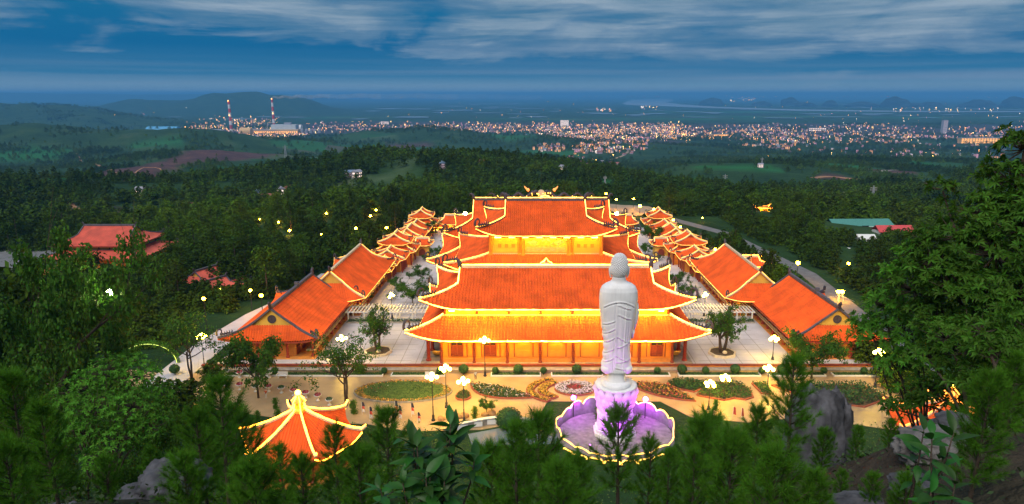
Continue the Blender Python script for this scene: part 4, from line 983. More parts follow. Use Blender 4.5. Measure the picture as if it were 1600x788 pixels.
# ------------------------------------------------------------------ pergolas
def pergola(x0, x1, label):
    t = thing('pergola', label, 'pergola', ((x0+x1)/2, 155, .8)); w = x1-x0; n = int(w/.78)
    ME = MB().box(0, 0, 0, .17, 6.6, .3).mesh('slat', m_white)
    for i in range(n): obj('slat', ME, t, (-w/2+.4+i*(w-.8)/(n-1), 0, 2.75))
    for y in (-2.2, 2.2):
        put_box(t, 'beam', 0, y, 2.45, w, .25, .28, m_white)
        for i in range(6): put_box(t, 'post', -w/2+.6+i*(w-1.2)/5, y, 1.15, .3, .3, 2.3, m_white)
pergola(-43.4, -23.4, 'white slatted pergola across the court on the left'); pergola(33.6, 52.6, 'white slatted pergola across the court on the right')
for sx_, lab in ((-1, 'left'), (1, 'right')):
    xm = -33.5 if sx_ < 0 else 43.
    t = thing('court_hedge', 'low clipped hedge under the %s pergola' % lab, 'hedge', (xm, 152.5, .8)); put_box(t, 'planter_wall', 0, 0, .18, 19, 1.3, .36, m_stone)
    tag(obj('foliage', (lambda C: leaves('foliage', C, np.tile([0, 0, 1.], (len(C), 1))+rng.normal(0, .5, (len(C), 3)), .3, m_hedge, rng))(np.c_[rng.uniform(-9.3, 9.3, 1500), rng.uniform(-.6, .6, 1500), rng.uniform(.3, .95, 1500)]), t), kind='stuff')
    put_box(t, 'low_wall', 0, 10.5, .25, 19, .5, .5, m_stone)

# ------------------------------------------------------------------ goblet planters, benches, people, banners
ug = MB(); ug.lathe([(.34, 0), (.36, .1), (.16, .2), (.13, .5), (.2, .62), (.5, .82), (.66, 1.0), (.68, 1.1), (.58, 1.1), (.56, 1.0)], 14); ME_URN = ug.mesh('goblet', m_white, True)
ME_UP = [leaf_ball_mesh('plant', .55, 200, .22, q, .45, i) for i, q in enumerate((m_hedge, m_fr))]
for i, (px, py, kind) in enumerate([(333, 585, 1), (353, 588, 0), (375, 590, 1), (398, 590, 0), (421, 590, 0), (355, 609, 0), (375, 609, 1), (400, 612, 0), (420, 612, 1), (440, 614, 0), (459, 618, 1), (478, 622, 1), (497, 626, 1), (515, 633, 0)]):
    x, y = at(px, py, .02)
    t = thing('goblet_planter', '%s in a white goblet urn, %s' % (('reddish plant', 'green plant')[1-kind], ['first of the back row from the left', 'second of the back row', 'third of the back row', 'fourth of the back row, behind the street tree', 'last of the back row', 'first of the front row from the left', 'second of the front row', 'third of the front row', 'fourth of the front row', 'fifth of the front row', 'just left of the pavilion finial', 'behind the pavilion finial', 'just right of the pavilion finial', 'last of the front row'][i]), 'planter', (x, y, .02), 0, 'white goblet planters')
    obj('goblet', ME_URN, t); obj('plant', ME_UP[kind], t, (0, 0, 1.2))
def bench(x, y, label):
    t = thing('bench', label, 'bench', (x, y, .02))
    put_box(t, 'seat', 0, 0, .45, 1.9, .5, .1, m_white); put_box(t, 'backrest', 0, .28, .85, 1.9, .1, .6, m_white)
    for s_ in (-1, 1): put_box(t, 'leg', s_*.75, 0, .2, .15, .45, .4, m_white)
bench(-47.6, 122.3, 'white bench before the planting strip left of the hall'); bench(-19.3, 122.2, 'white bench below the wall by the hall corner'); 
def person(x, y, top, bottom, label, rz=0., z=.02):
    t = thing('person', label, 'person', (x, y, z), rz)
    b = MB()
    def ring(zz, cx, cyy, rx, ry, n=10): return [(cx+rx*math.cos(2*pi*i/n), cyy+ry*math.sin(2*pi*i/n), zz) for i in range(n)]
    bm = bmesh.new(); pts = [(0, 0, .93, .13), (0, 0, 1.15, .13), (0, .0, 1.38, .16), (0, 0, 1.48, .06), (0, 0, 1.56, .075), (0, -.01, 1.68, .085),
         (-.1, 0, .88, .09), (-.11, .04, .48, .065), (-.12, .0, .06, .045), (-.12, -.14, .03, .04), (.1, 0, .88, .09), (.12, -.08, .5, .065), (.12, -.02, .06, .045), (.12, -.17, .03, .04),
         (-.2, 0, 1.38, .06), (-.25, .04, 1.1, .045), (-.22, -.08, .86, .035), (.2, 0, 1.38, .06), (.25, .04, 1.1, .045), (.23, -.08, .86, .035)]
    me = bpy.data.meshes.new('body'); me.from_pydata([p[:3] for p in pts], [(0, 1), (1, 2), (2, 3), (3, 4), (4, 5), (0, 6), (6, 7), (7, 8), (8, 9), (0, 10), (10, 11), (11, 12), (12, 13), (2, 14), (14, 15), (15, 16), (2, 17), (17, 18), (18, 19)], [])
    o = obj('body', me, t); sk = o.modifiers.new('skin', 'SKIN'); o.modifiers.new('sub', 'SUBSURF').levels = 1; o.modifiers['sub'].render_levels = 1
    for v, p in zip(me.skin_vertices[0].data, pts): v.radius = (p[3], p[3]); v.use_root = False
    me.skin_vertices[0].data[0].use_root = True; me.materials.append(bottom)
    hd = MB(); hd.blob(0, -.01, 1.67, .095, .11, .13, 2, .03); hd.blob(0, -.12, 1.66, .018, .025, .03, 1, 0); hd.build('head', mat('skin', (.45, .27, .18), .6, .1), o)
    hr = MB(); hr.blob(0, .02, 1.71, .1, .11, .11, 2, .05); hr.build('hair', m_dragon, o)
    sh = MB(); sh.tube([(0, 0, .9), (0, 0, 1.15), (0, 0, 1.36), (0, 0, 1.47)], [.17, .165, .2, .1], 10); 
    for s_ in (-1, 1): sh.tube([(s_*.17, 0, 1.4), (s_*.25, .03, 1.18)], [.085, .075], 8)
    sh.build('shirt', top, o); return t
m_dk = mat('dark_cloth', (.03, .03, .04), .9, .2); m_wc = mat('white_cloth', (.7, .68, .66), .9, .1); m_or = mat('orange_cloth', (.6, .16, .06), .9, .2)
x, y = at(743, 593, .02); person(x, y, m_wc, m_dk, 'person in a white top and dark trousers standing before the planting strip', .6)
x, y = at(416, 622, .02); person(x, y, m_or, m_wc, 'person in an orange top beside the goblet planters')
m_flag = [mat('blue_flag_cloth', (.03, .05, .18), .8, .1), mat('red_flag_cloth', (.6, .08, .05), .8, .1), mat('white_flag_cloth', (.75, .7, .65), .8, .1), mat('dark_flag_cloth', (.04, .04, .07), .8, .1)]
flag_lab = ['striped feather banner on a pole, right of the lit pavilion', 'slim striped banner by the clipped bush, second from the pavilion', 'left banner of the cluster of three below the oval lawn', 'tallest banner in the middle of the cluster of three below the oval lawn', 'right banner of the cluster of three below the oval lawn', 'single dark topped banner right of the cluster of three', 'short pinkish banner behind the big-leaved shrub', 'dark banner behind the pavilion, left of its finial', 'orange banner by the white rim stone on the right, left of two', 'orange banner by the white rim stone on the right, right of two']
for i, (px, py, h) in enumerate([(566, 648, 2.3), (578, 658, 2.6), (613, 656, 2.2), (618, 652, 3.0), (624, 658, 2.8), (643, 652, 2.6), (653, 662, 2.), (452, 646, 2.6), (1145, 652, 2.0), (1158, 656, 2.2)]):
    x, y = at(px, py, 0.); t = thing('banner', flag_lab[i], 'banner', (x, y, 0), rng.uniform(-.6, .6), 'feather banners on poles')
    MB().tube([(0, 0, 0), (0, 0, h)], .03, 5).build('pole', m_white, t)
    for k, (c, a, b) in enumerate([(3, .68, 1.), (1, .45, .68), (2, .2, .45)] if i < 8 else [(1, .3, .95)]):
        cl = MB(); cl.grid([[(.03+u*.5*(1-.35*v), .06*math.sin(u*5+v*3), h*(a+(b-a)*v)-u*.1) for u in (0, .5, 1)] for v in (0, .33, .66, 1)]); cl.grid([[(.03+u*.5*(1-.35*v), .03+.06*math.sin(u*5+v*3), h*(a+(b-a)*v)-u*.1) for u in (1, .5, 0)] for v in (0, .33, .66, 1)])
        cl.build('flag_stripe', m_flag[c], t)

# low curved white wall, pond and boulders below the beds
t = thing('curved_wall', 'low curved white stone wall beside the small pool', 'wall', (-5, 100, 0))
P = [(-6.5+13*u, 1.0+2.4*math.sin(pi*u*.9), 0) for u in np.linspace(0, 1, 16)]
wl = MB(); wl.grid([[(x, y, 0), (x, y, 1.1), (x+.1, y+.45, 1.1), (x+.1, y+.45, 0)] for x, y, _ in P]); wl.build('wall', m_stone, t)
wl = MB(); wl.grid([[(x, y-.12, 1.1), (x, y-.12, 1.28), (x+.1, y+.55, 1.28), (x+.1, y+.55, 1.1)] for x, y, _ in P]); wl.build('coping', m_white, t)
for i in range(6): put_box(t, 'panel', -6+i*2.3, 1.0+2.4*math.sin(pi*(i*2.3+.5)/13*.9)-.12, .55, 1.7, .1, .8, m_white, .2-.08*i)
struct('pool_water', MB().prism([(-9, 96), (4, 97), (4.4, 100), (1, 102), (-5, 102), (-10, 100)], -.3, .04), mat('pool_water', (.16, .2, .24), .08, .1, .3, spec=.7))
m_bould = mat('tan_boulder', (.42, .24, .10), .85, .3, 1.5, .6)
for i, (px, py, s_) in enumerate([(707, 650, 1.0), (716, 653, .8), (725, 652, .9), (768, 648, .8), (781, 650, .6), (794, 649, .7), (757, 650, .7), (690, 656, .7)]):
    x, y = at(px, py, 0); b = MB(); b.blob(0, 0, .3*s_, .9*s_, .7*s_, .75*s_, 3, .3, seed=i)
    tag(b.build('boulder', m_bould, None, True, loc=(x, y, 0)), 'tan garden boulder among low shrubs, %s' % ['largest, left of the lamp post', 'beside the largest on its right', 'at the foot of the lamp post', 'left of the clipped dome bush', 'small, nearest the clipped dome bush', 'right end of the row by the pool', 'between lamp post and dome bush', 'leftmost, behind the big-leaved shrub'][i], 'boulder', 'garden boulders')
# ------------------------------------------------------------------ the standing statue
def statue():
    t = thing('standing_statue', 'colossal white marble robed figure seen from behind on a carved lotus base', 'statue', (13.5, 100.6, 0))
    zs = [9.0, 9.6, 10.2, 10.6, 10.75, 11.3, 12.6, 14.7, 16., 17.2, 18.8, 20.9, 22.6, 23.8, 24.45, 24.85, 25.15, 25.45, 25.9]
    hw = [1.6, 1.45, 1.38, 1.42, 2.26, 2.3, 2.1, 1.96, 2.06, 2.26, 2.56, 2.88, 2.96, 2.86, 2.56, 2.05, 1.35, 1.06, 1.02]
    hd = [1.3, 1.25, 1.2, 1.25, 1.55, 1.55, 1.5, 1.5, 1.52, 1.56, 1.62, 1.7, 1.72, 1.66, 1.5, 1.3, 1.1, 1.02, 1.0]
    NZ, NP = 190, 168; G = []
    arcs = [(.55, 21.6, -.45, .10, -.2, 1.7), (.6, 20.0, -.50, .13, -.1, 1.9), (-.2, 15.0, .05, .22, -.15, 1.9), (.2, 12.6, -.05, .20, -.2, 1.9), (.1, 11.6, -.25, .05, -.4, 1.6), (.6, 16.3, -.62, .0, -.2, 1.2), (.2, 13.4, -.6, .05, -.4, 1.4),
            (-1.4, 17.6, .55, .12, -2.4, -.6), (-1.4, 16.1, .55, .12, -2.4, -.6), (-1.3, 14.4, .55, .12, -2.3, -.6), (-1.3, 12.9, .55, .12, -2.3, -.6), (-1.2, 19.1, .4, .1, -2.4, -.7), (0, 22.4, .0, -.16, -2.3, 2.3)]
    for i in range(NZ):
        z = 9.0 + (25.9-9.0)*i/(NZ-1); w, d = np.interp(z, zs, hw), np.interp(z, zs, hd); row = []
        for j in range(NP):
            a = 2*pi*j/NP; ca, sa = math.cos(a), math.sin(a); ex = .78
            x = w*math.copysign(abs(ca)**ex, ca); y = d*math.copysign(abs(sa)**ex, sa); k = 0.
            if z > 10.7:
                if ca < -.45 and z < 20: x -= .20*abs(math.sin((z-11.2)*pi/1.55))*min(1, (20-z)/3)*(-ca)
                if ca > .6 and z < 14: x += .10*abs(math.sin((z-11.)*pi/1.5))
                if sa < .3:
                    wgt = min(1, (.3-sa)*2)
                    if z < 22.3:
                        for xv, am in ((-.62, -.13), (-.5, .06), (.02, -.12), (.82, -.14), (.95, .08), (1.55, -.06)):
                            k += am*math.exp(-((x-xv-.02*(z-16))/.075)**2)
                    for x0, z0_, sl, cu, xa, xb in arcs:
                        if xa < x < xb:
                            zc = z0_+sl*(x-x0)+cu*(x-x0)**2; q = (z-zc)/.12; k += .11*math.exp(-q*q)-.11*math.exp(-(q+1.6)**2)
                    k *= wgt
                k += .022*math.sin(a*26+z*.5)*(1-min(1, abs(z-14)/12))
            n_ = Vector((ca/w, sa/d, 0)).normalized(); row.append((x+n_.x*k, y+n_.y*k, z))
        G.append(row)
    b = MB(); b.grid(G, wrap=True); b.add([(p[0], p[1], p[2]) for p in G[-1]], [tuple(range(NP))])
    o = b.build('robe', m_marble, t, True)
    for s_ in (-1, 1):                                            # the two swept hem lobes
        hb = MB(); hb.blob(s_*1.55, -.45, 11.2, .95, 1.0, .85, 3, .06, seed=2); hb.build('hem_fold', m_marble, o, True)
    ab = MB(); ab.tube([(2.55, .1, 21.6), (2.75, .0, 20.2), (2.72, -.05, 18.9), (2.45, -.1, 17.6)], [.55, .52, .38, .28], 12)
    ab.tube([(2.45, -.1, 17.6), (2.38, -.12, 17.1), (2.3, -.14, 16.75)], [.24, .34, .28], 10)
    for i in range(4): ab.tube([(2.12+.13*i, -.18+.02*i, 16.85), (2.10+.13*i, -.16, 16.4), (2.06+.13*i, -.08, 16.0+.06*abs(i-1.6))], [.085, .08, .05], 6)
    ab.tube([(2.5, -.4, 17.2), (2.42, -.52, 16.85), (2.32, -.5, 16.5)], [.11, .1, .06], 6); ab.build('hanging_arm', m_marble, t, True)
    ab = MB(); ab.tube([(-2.3, .4, 21.2), (-2.2, 1.4, 20.), (-1.2, 2.0, 20.3), (-.5, 2.1, 20.6)], [.6, .5, .35, .26], 10)
    for i in range(4): ab.tube([(-.5, 2.15, 20.45+.12*i), (-.1, 2.3, 20.5+.12*i), (.2, 2.2, 20.5+.13*i)], [.08, .08, .05], 6)
    ab.tube([(-.6, 2.05, 20.8), (-.45, 2.0, 21.1), (-.25, 2.05, 21.35)], [.1, .09, .05], 6); ab.build('raised_arm', m_marble, t, True)
    # head, with face and long ears; hair of snail curls
    hb = MB(); hb.tube([(0, .05, 25.3), (0, .05, 26.2)], [1.05, .95], 18); hb.blob(0, .1, 27.0, 1.22, 1.28, 1.55, 4, 0)
    hb.tube([(0, 1.3, 27.4), (0, 1.55, 26.8), (0, 1.3, 26.7)], [.12, .22, .1], 6); hb.tube([(-.35, 1.2, 26.3), (0, 1.36, 26.26), (.35, 1.2, 26.3)], [.05, .1, .05], 6)
    for s_ in (-1, 1):
        hb.blob(s_*.45, 1.18, 27.25, .24, .12, .07, 2, 0); hb.tube([(s_*1.25, .1, 27.6), (s_*1.42, .0, 27.2), (s_*1.38, .05, 26.4), (s_*1.22, .12, 25.8)], [.16, .2, .16, .12], 6)
    hd_ = hb.build('head', m_marble, t, True)
    cb = MB(); g = np.random.default_rng(2); V1, F1 = ico(1)
    def curls(cx, cyy, cz, rx, ry, rz, n, cond):
        ga = pi*(3-5**.5)
        for i in range(n):
            zz = 1-2*(i+.5)/n; r_ = math.sqrt(1-zz*zz); a = ga*i; p = (cx+rx*r_*math.cos(a), cyy+ry*r_*math.sin(a), cz+rz*zz)
            if cond(p): cb.add([(p[0]+v[0]*.135, p[1]+v[1]*.135, p[2]+v[2]*.135) for v in V1], F1)
    curls(0, .02, 27.25, 1.34, 1.38, 1.5, 420, lambda p: p[2] > 26.15 and (p[1] < .55 or p[2] > 28.0))
    curls(0, 0, 27.95, 1.22, 1.24, 1.62, 300, lambda p: p[2] > 28.0)
    cb.blob(0, .0, 27.3, 1.3, 1.3, 1.45, 3, 0); cb.blob(0, 0, 27.95, 1.17, 1.19, 1.56, 3, 0)
    tag(cb.build('curled_hair', m_marble, hd_, True), kind='stuff')
    # lotus throne
    lb = MB(); lb.lathe([(2.3, 8.25), (2.4, 8.6), (2.35, 8.95), (1.9, 9.05)], 40); lb.build('foot_disc', m_marble, t, True)
    lb = MB(); lb.lathe([(2.35, 4.3), (2.5, 4.6), (2.7, 5.6), (2.9, 6.9), (3.1, 8.0), (3.3, 8.2), (3.3, 8.42), (3.0, 8.5), (2.3, 8.3)], 48); lt = lb.build('lotus_throne', m_marble, t, True)
    pm = MB(); G = []
    for i in range(7):
        v = i/6; w = .80*math.sin(pi*(.18+.72*v)**.9)*(1-.12*v); G.append([(u*w*1.0, -.52*(1-u*u)*math.sin(pi*min(1, v+.15))-.06-.42*v**1.5, v*1.75) for u in (-1, -.6, 0, .6, 1)])
    pm.grid(G, flip=True); ME_PETAL = pm.mesh('petal', m_marble, True)
    for row, (n, r_, z, s_) in enumerate(((14, 2.94, 6.75, 1.0), (14, 2.72, 5.5, 1.0), (13, 2.46, 4.3, 1.0))):
        for i in range(n):
            a = 2*pi*(i+.5*(row % 2))/n; obj('petal', ME_PETAL, lt, (r_*math.sin(a), -r_*math.cos(a), z), a, s_)
    ob = MB(); pr = [(3.55, 0), (3.55, .55), (3.3, .6), (3.3, 1.1), (3.0, 1.2), (2.9, 2.9), (3.05, 3.1), (3.05, 3.6), (2.75, 3.7), (2.6, 4.35)]
    ob.lathe(pr, 8); ob.build('octagonal_base', m_marble, t).rotation_euler = (0, 0, pi/8)
    return t
statue()

# ------------------------------------------------------------------ cloud-edged terrace round the statue
t = thing('statue_terrace', 'oval terrace ringed by a wall of lit cloud shapes round the white statue', 'terrace', (13.6, 100.4, 0))
m_cloud = mat('grey_cloud_wall', (.22, .19, .24), .7, .2, 1.5, .3)
put = MB().prism(oval(0, 0, 9.1, 7.55, 48), -.3, .06).build('floor', mat('worn_terrace_paving', (.26, .235, .235), .7, .3, 1.2, .3), t)
wb = MB(); wi = []; led = []
NW = 168
for i in range(NW+1):
    a = 2*pi*i/NW; back = .5+.5*math.sin(a); lob = abs(math.sin(a*9+.6*math.sin(a*3)))**.6
    h = .12+1.75*back**1.3 + (.30+.55*back)*(1+.3*math.sin(a*4))*lob
    w = .955+.02*math.sin(a*9); x, y = 9.6*w*math.cos(a), 8.0*w*math.sin(a); x2, y2 = x*1.045, y*1.045
    wi.append([(x, y, -.2), (x, y, h), (x2, y2, h), (x2, y2, -2.8)]); led.append((x*1.022, y*1.022, h+.08))
wb.grid(wi, flip=True); wb.build('cloud_wall', m_cloud, t, True)
lit_cable(led, .085, m_led, t)
g = np.random.default_rng(11)
for i in range(7):                                                # cloud scrolls outlined in light on the front
    a = R(-140+i*14); cx, cyy = 9.6*1.07*math.cos(a), 8.0*1.07*math.sin(a); tx, ty = -math.sin(a), math.cos(a)
    P = [(cx+tx*(1.15*math.cos(q)), cyy+ty*(1.15*math.cos(q))-.1, .95*max(0, math.sin(q))**.8+.15*math.sin(3*q)-.75) for q in np.linspace(-.1, pi+.1, 15)]
    o = MB().tube(P, .10, 5).build('cloud_scroll', m_led, t)
for x0, x1, z in ((-6.8, -2.2, -1.5), (-1.8, 1.4, -2.3), (1.6, 5.6, -1.7)):
    y0 = -8.0*math.sqrt(max(.05, 1-((x0+x1)/2/10)**2))*1.12
    P = [(x0+(x1-x0)*u, y0-.3*math.sin(pi*u), z+.9*abs(math.sin(u*pi*2))**.7) for u in np.linspace(0, 1, 22)]; MB().tube(P, .10, 5).build('cloud_scroll', m_led, t)
    rk = MB(); rk.blob((x0+x1)/2, y0+.35, z-.2, (x1-x0)*.5, .6, .9, 3, .2, seed=int(x0*3)+99); rk.build('cloud_base', m_cloud, t, True)
ME_V = (lambda b: (b.blob(0, 0, 0, .36, .36, .36, 2, 0), b.mesh('violet_lamp', m_violet, True))[1])(MB())
for i, (x, y, z) in enumerate([(7.2, 106.0, 3.5), (19.2, 105.4, 3.5), (9.0, 94.2, 1.3), (18.2, 94.6, 1.3)]):
    lt = thing('violet_floodlight', ['dazzling violet floodlight on the terrace wall left of the statue', 'dazzling violet floodlight on the terrace wall right of the statue', 'violet floodlight low inside the front of the terrace, left', 'violet floodlight low inside the front of the terrace, right'][i], 'floodlight', (x, y, 0), 0, 'violet floodlights')
    MB().tube([(0, 0, 0), (0, 0, z)], .08, 6).build('post', m_metal, lt); obj('lamp_head', ME_V, lt, (0, 0, z), 0, 1. if i < 2 else .16)

for i, (x, y) in enumerate(((9.0, 94.4), (18.2, 94.8))):              # the beams of the two front floodlights
    sl_ = bpy.data.lights.new('violet_beam', 'SPOT'); sl_.energy = 3600; sl_.color = (.68, .03, 1); sl_.spot_size = R(86); sl_.spot_blend = .7; sl_.shadow_soft_size = .2
    so_ = bpy.data.objects.new('violet_beam', sl_); COL.objects.link(so_); so_.location = (x, y, 1.3); so_.rotation_euler = (Vector((13.5, 100.6, 6.4))-Vector((x, y, 1.3))).to_track_quat('-Z', 'Y').to_euler()
# ------------------------------------------------------------------ six-sided garden pavilions edged in light
def pavilion(x, y, z, label, rz=0., lm=None):
    t = thing('garden_pavilion', label, 'pavilion', (x, y, z), rz); lm = lm or m_led_or
    Rv = 8.4; ca6 = math.cos(pi/6)
    prof = lambda v: 4.5 + 4.3*v**1.12
    def P(k, e, v):                                               # side k, e along the eave
        ap = Rv*ca6*(1-v)+.55*v; L = (Rv*(1-v)+.6*v)*.5; c = max(-L, min(L, e)); q = max(0, (abs(c)/L-.55)/.45)**2*(1-v)**2*1.1
        n = k*pi/3+pi/6; return ((ap+.3*q)*math.cos(n)-c*math.sin(n)*(1+.05*q), (ap+.3*q)*math.sin(n)+c*math.cos(n)*(1+.05*q), prof(v)+q)
    for k in range(6):
        E = []; n = 20
        for i in range(n):
            a = -Rv/2+Rv*i/n; E += [(a, 0), (a+.2, 0), (a+.25, .09), (a+.38, .09)]
        G = [[(lambda p: (p[0], p[1], p[2]+h))(P(k, e, i/8)) for e, h in E+[(Rv/2, 0)]] for i in range(9)]
        MB().grid(G).build('roof_slope', m_tile, t)
        H = [P(k, 1e3, i/8) for i in range(9)]; H = [(p[0], p[1], p[2]+.2) for p in H]
        hp = [H[0]]; d0 = (H[0][0]*1.07, H[0][1]*1.07, H[0][2]+.55)
        MB().tube([d0]+H, .2, 4).build('ridge_cap', m_cap_l, t)
        lit_cable([(p[0], p[1], p[2]+.28) for p in [d0]+H], .13, lm, t)
        e = [P(k, -Rv/2+Rv*i/10, 0) for i in range(11)]; lo = [(p[0], p[1], p[2]-.3) for p in e]; inn = [(p[0]*.72, p[1]*.72, 4.4) for p in e]
        MB().grid([lo, e]).grid([inn, lo]).build('soffit', m_soffit, t)
        a = k*pi/3; column(t, 6.0*math.cos(a), 6.0*math.sin(a), .4, 4.7, .28)
        b = k*pi/3+pi/6; put_box(t, 'railing', 6.0*ca6*math.cos(b), 6.0*ca6*math.sin(b), 1.0, .15, 4.9, .9, m_col, b)
        if k % 2: lit_cable([(p[0], p[1], p[2]-.2) for p in e], .1, lm, t)
    MB().lathe([(7.0, -1.), (7.0, .4), (6.2, .4)], 6).build('platform', m_brick, t)
    f = MB(); f.lathe([(.95, 8.7), (1.0, 9.1), (.62, 9.3), (.66, 10.1), (1.0, 10.3), (.5, 10.8), (.22, 11.0), (.3, 11.3), (.0, 11.7)], 10); fi = f.build('lantern_finial', m_wall_y, t)
    for a in range(6):
        q = a*pi/3; MB().tube([(1.0*math.cos(q), 1.0*math.sin(q), 9.1), (.75*math.cos(q), .75*math.sin(q), 10.1), (1.02*math.cos(q), 1.02*math.sin(q), 10.35), (.3*math.cos(q), .3*math.sin(q), 11.1)], .09, 4).build('light_strip', lm, fi)
    b = MB(); b.blob(0, 0, 11.55, .42, .42, .42, 2, 0); b.build('lit_pearl', m_led_hi, fi)
    return t
pavilion(-33.2, 90.4, 0, 'six-sided orange pavilion outlined in light at the foot of the near slope')
pavilion(64.5, 97., -1.8, 'orange tiled pavilion outlined in light, half hidden by trunks at the right', .3, mat('dim_orange_strip', (1, .5, .2), emit=(1, .26, .02), es=3.))
def kiosk(px, py, Y, label, s_=.5):
    x, z = atY(px, py, Y); g = hz(x, Y); t = thing('lit_kiosk', label, 'pavilion', (x, Y, g)); h = z-g
    make_roof(t, Roof(4.6, 4.0, max(2., h-3), h, 2.6, 0, 'xieshan', vg=.6, lift=.9, flare=.6, zone=2.5), led='ehrt', ledm=m_led_or, ledr=.12, cap=m_cap_l, fs=.5, rows=6)
    put_box(t, 'wall', 0, 0, max(2., h-3)/2, 5.6, 4.6, max(2., h-3), m_wall)
    for s2 in (-1, 1): obj('flood_lamp', ME_FL, t, (s2*2, -3.4, max(2., h-3)-.3), 0, .7)
kiosk(1172, 402, 205, 'small glowing orange kiosk behind the lit right hall'); kiosk(1193, 328, 345, 'tiny glowing orange kiosk in the dark trees far right'); kiosk(690, 350, 268, 'small lit kiosk beside the far end of the left gallery'); 

# garland arch over the road
x, y = at(232, 575, -.5)
t = thing('garland_arch', 'arch of leaves lit in green over the road on the left', 'arch', (x, y, hz(x, y)), .25)
P = [(5.6*math.cos(a), 0, .4+4.6*math.sin(a)) for a in np.linspace(0, pi, 25)]
for dy in (-.5, .5): MB().tube([(p[0], dy, p[2]) for p in P], .1, 6).build('hoop', m_leaf_b, t)
MB().tube([(p[0]*.97, -.6, p[2]*.97) for p in P], .07, 5).build('light_strip', mat('green_light_strip', (.8, 1, .3), emit=(.6, .8, .10), es=.6), t)
C = np.array([P[i] for i in rng.integers(0, 25, 900)])+rng.normal(0, .28, (900, 3)); d = rng.normal(size=(900, 3)); tag(obj('foliage', leaves('foliage', C, d/np.linalg.norm(d, axis=1)[:, None], .35, m_leaf_b, rng), t), kind='stuff')

# roads round the compound
drape('road', [(-62, 116), (-85, 123), (-105, 130), (-150, 132)], 10, m_plaza, .08, 5)
drape('road', [(-69, 116), (-69.5, 140), (-67, 160), (-62, 178), (-60, 200)], 7, m_pave, .12, 5)
drape('path', [(-125, 208), (-100, 213), (-85, 217), (-66, 228)], 4, m_pave, .16, 5)
drape('road', [(76, 116), (80, 150), (84, 200), (76, 262), (58, 300), (44, 345)], 5, m_asph, .12, 5)
drape('road', [(30, 300), (44, 312), (52, 330), (40, 352), (30, 380)], 22, m_plaza, .2, 5)
drape('grey_yard', [(-250, 262), (-215, 256), (-178, 250), (-166, 246)], 46, m_asph, .3, 6)
t = thing('path_fence', 'low white fence along the pale path through the woods', 'fence', (-85, 217, hz(-85, 217)))
ME = MB().box(0, 0, .6, .16, .16, 1.4).mesh('post', m_white)
for i in range(60):
    u = i/59; x = -122+58*u; y = 206+24*u**1.3; obj('post', ME, t, (x+85, y-217, hz(x, y)-hz(-85, 217)+.2))
# far shed roofs to the right of the compound
def shed(px, py, z, L_, D_, h, mm, label, rz=0.):
    x, y = at(px, py, z); g = hz(x, y); t = thing('shed', label, 'shed', (x, y, g), rz); hh = z-g
    put_box(t, 'wall', 0, 0, (hh-h)/2, L_-.6, D_-.6, hh-h, m_white)
    r_ = MB(); r_.grid([[(sx_*L_/2, -D_/2, hh-h), (sx_*L_/2, 0, hh), (sx_*L_/2, D_/2, hh-h)] for sx_ in (-1, 1)]); r_.grid([[(sx_*L_/2, D_/2, hh-h-.2), (sx_*L_/2, 0, hh-.2), (sx_*L_/2, -D_/2, hh-h-.2)] for sx_ in (-1, 1)]); r_.build('roof', mm, t)
    for i in range(5): put_box(t, 'window', -L_/2+L_*(i+.5)/5, -D_/2+.28, (hh-h)*.6, L_/9, .1, 1.1, m_glass)
shed(1342, 342, -1, 27, 13, 2.6, mat('green_metal_roof', (.08, .26, .22), .5, .12), 'long shed with a sea green metal roof in the right wood', .03)
shed(1396, 352, 0, 15, 7, 2.2, mat('red_metal_roof', (.62, .08, .08), .5, .12), 'house with a bright red metal roof beside the green shed', .02)
shed(1352, 366, .5, 7, 6, 1.4, m_white, 'small white house in front of the red roof')
x, y = at(1323, 404, -5); g = hz(x, y); z = atY(1323, 388, y)[1]
b = MB(); hh = z-g; b.lathe([(.9, 0), (1., .3*hh), (.55, .42*hh), (.8, .5*hh), (.5, .75*hh), (.25, .82*hh), (.36, .9*hh), (.2, hh)], 10)
tag(b.build('garden_statue', m_marble, None, True, loc=(x, y, g)), 'small white statue among the trees beyond the right hall', 'statue')
for i, (px, py) in enumerate([(137, 512), (187, 516), (243, 520), (225, 517)]):
    x, y = at(px, py, -3.); g = hz(x, y); t = thing('roadside_shrine', ['red and white roadside pillar, farthest left under the trees', 'red and white roadside pillar below the greenish lamp', 'red and white roadside pillar nearest the lit arch', 'red and white roadside pillar between the lamp and the arch'][i], 'pillar', (x, y, g), 0, 'roadside pillars')
    put_box(t, 'base', 0, 0, .4, 1., .8, .8, m_white); put_box(t, 'body', 0, 0, 1.6, .7, .5, 1.6, m_or); b = MB(); b.blob(0, 0, 2.75, .35, .35, .4, 2, .1); b.build('cap', m_white, t)
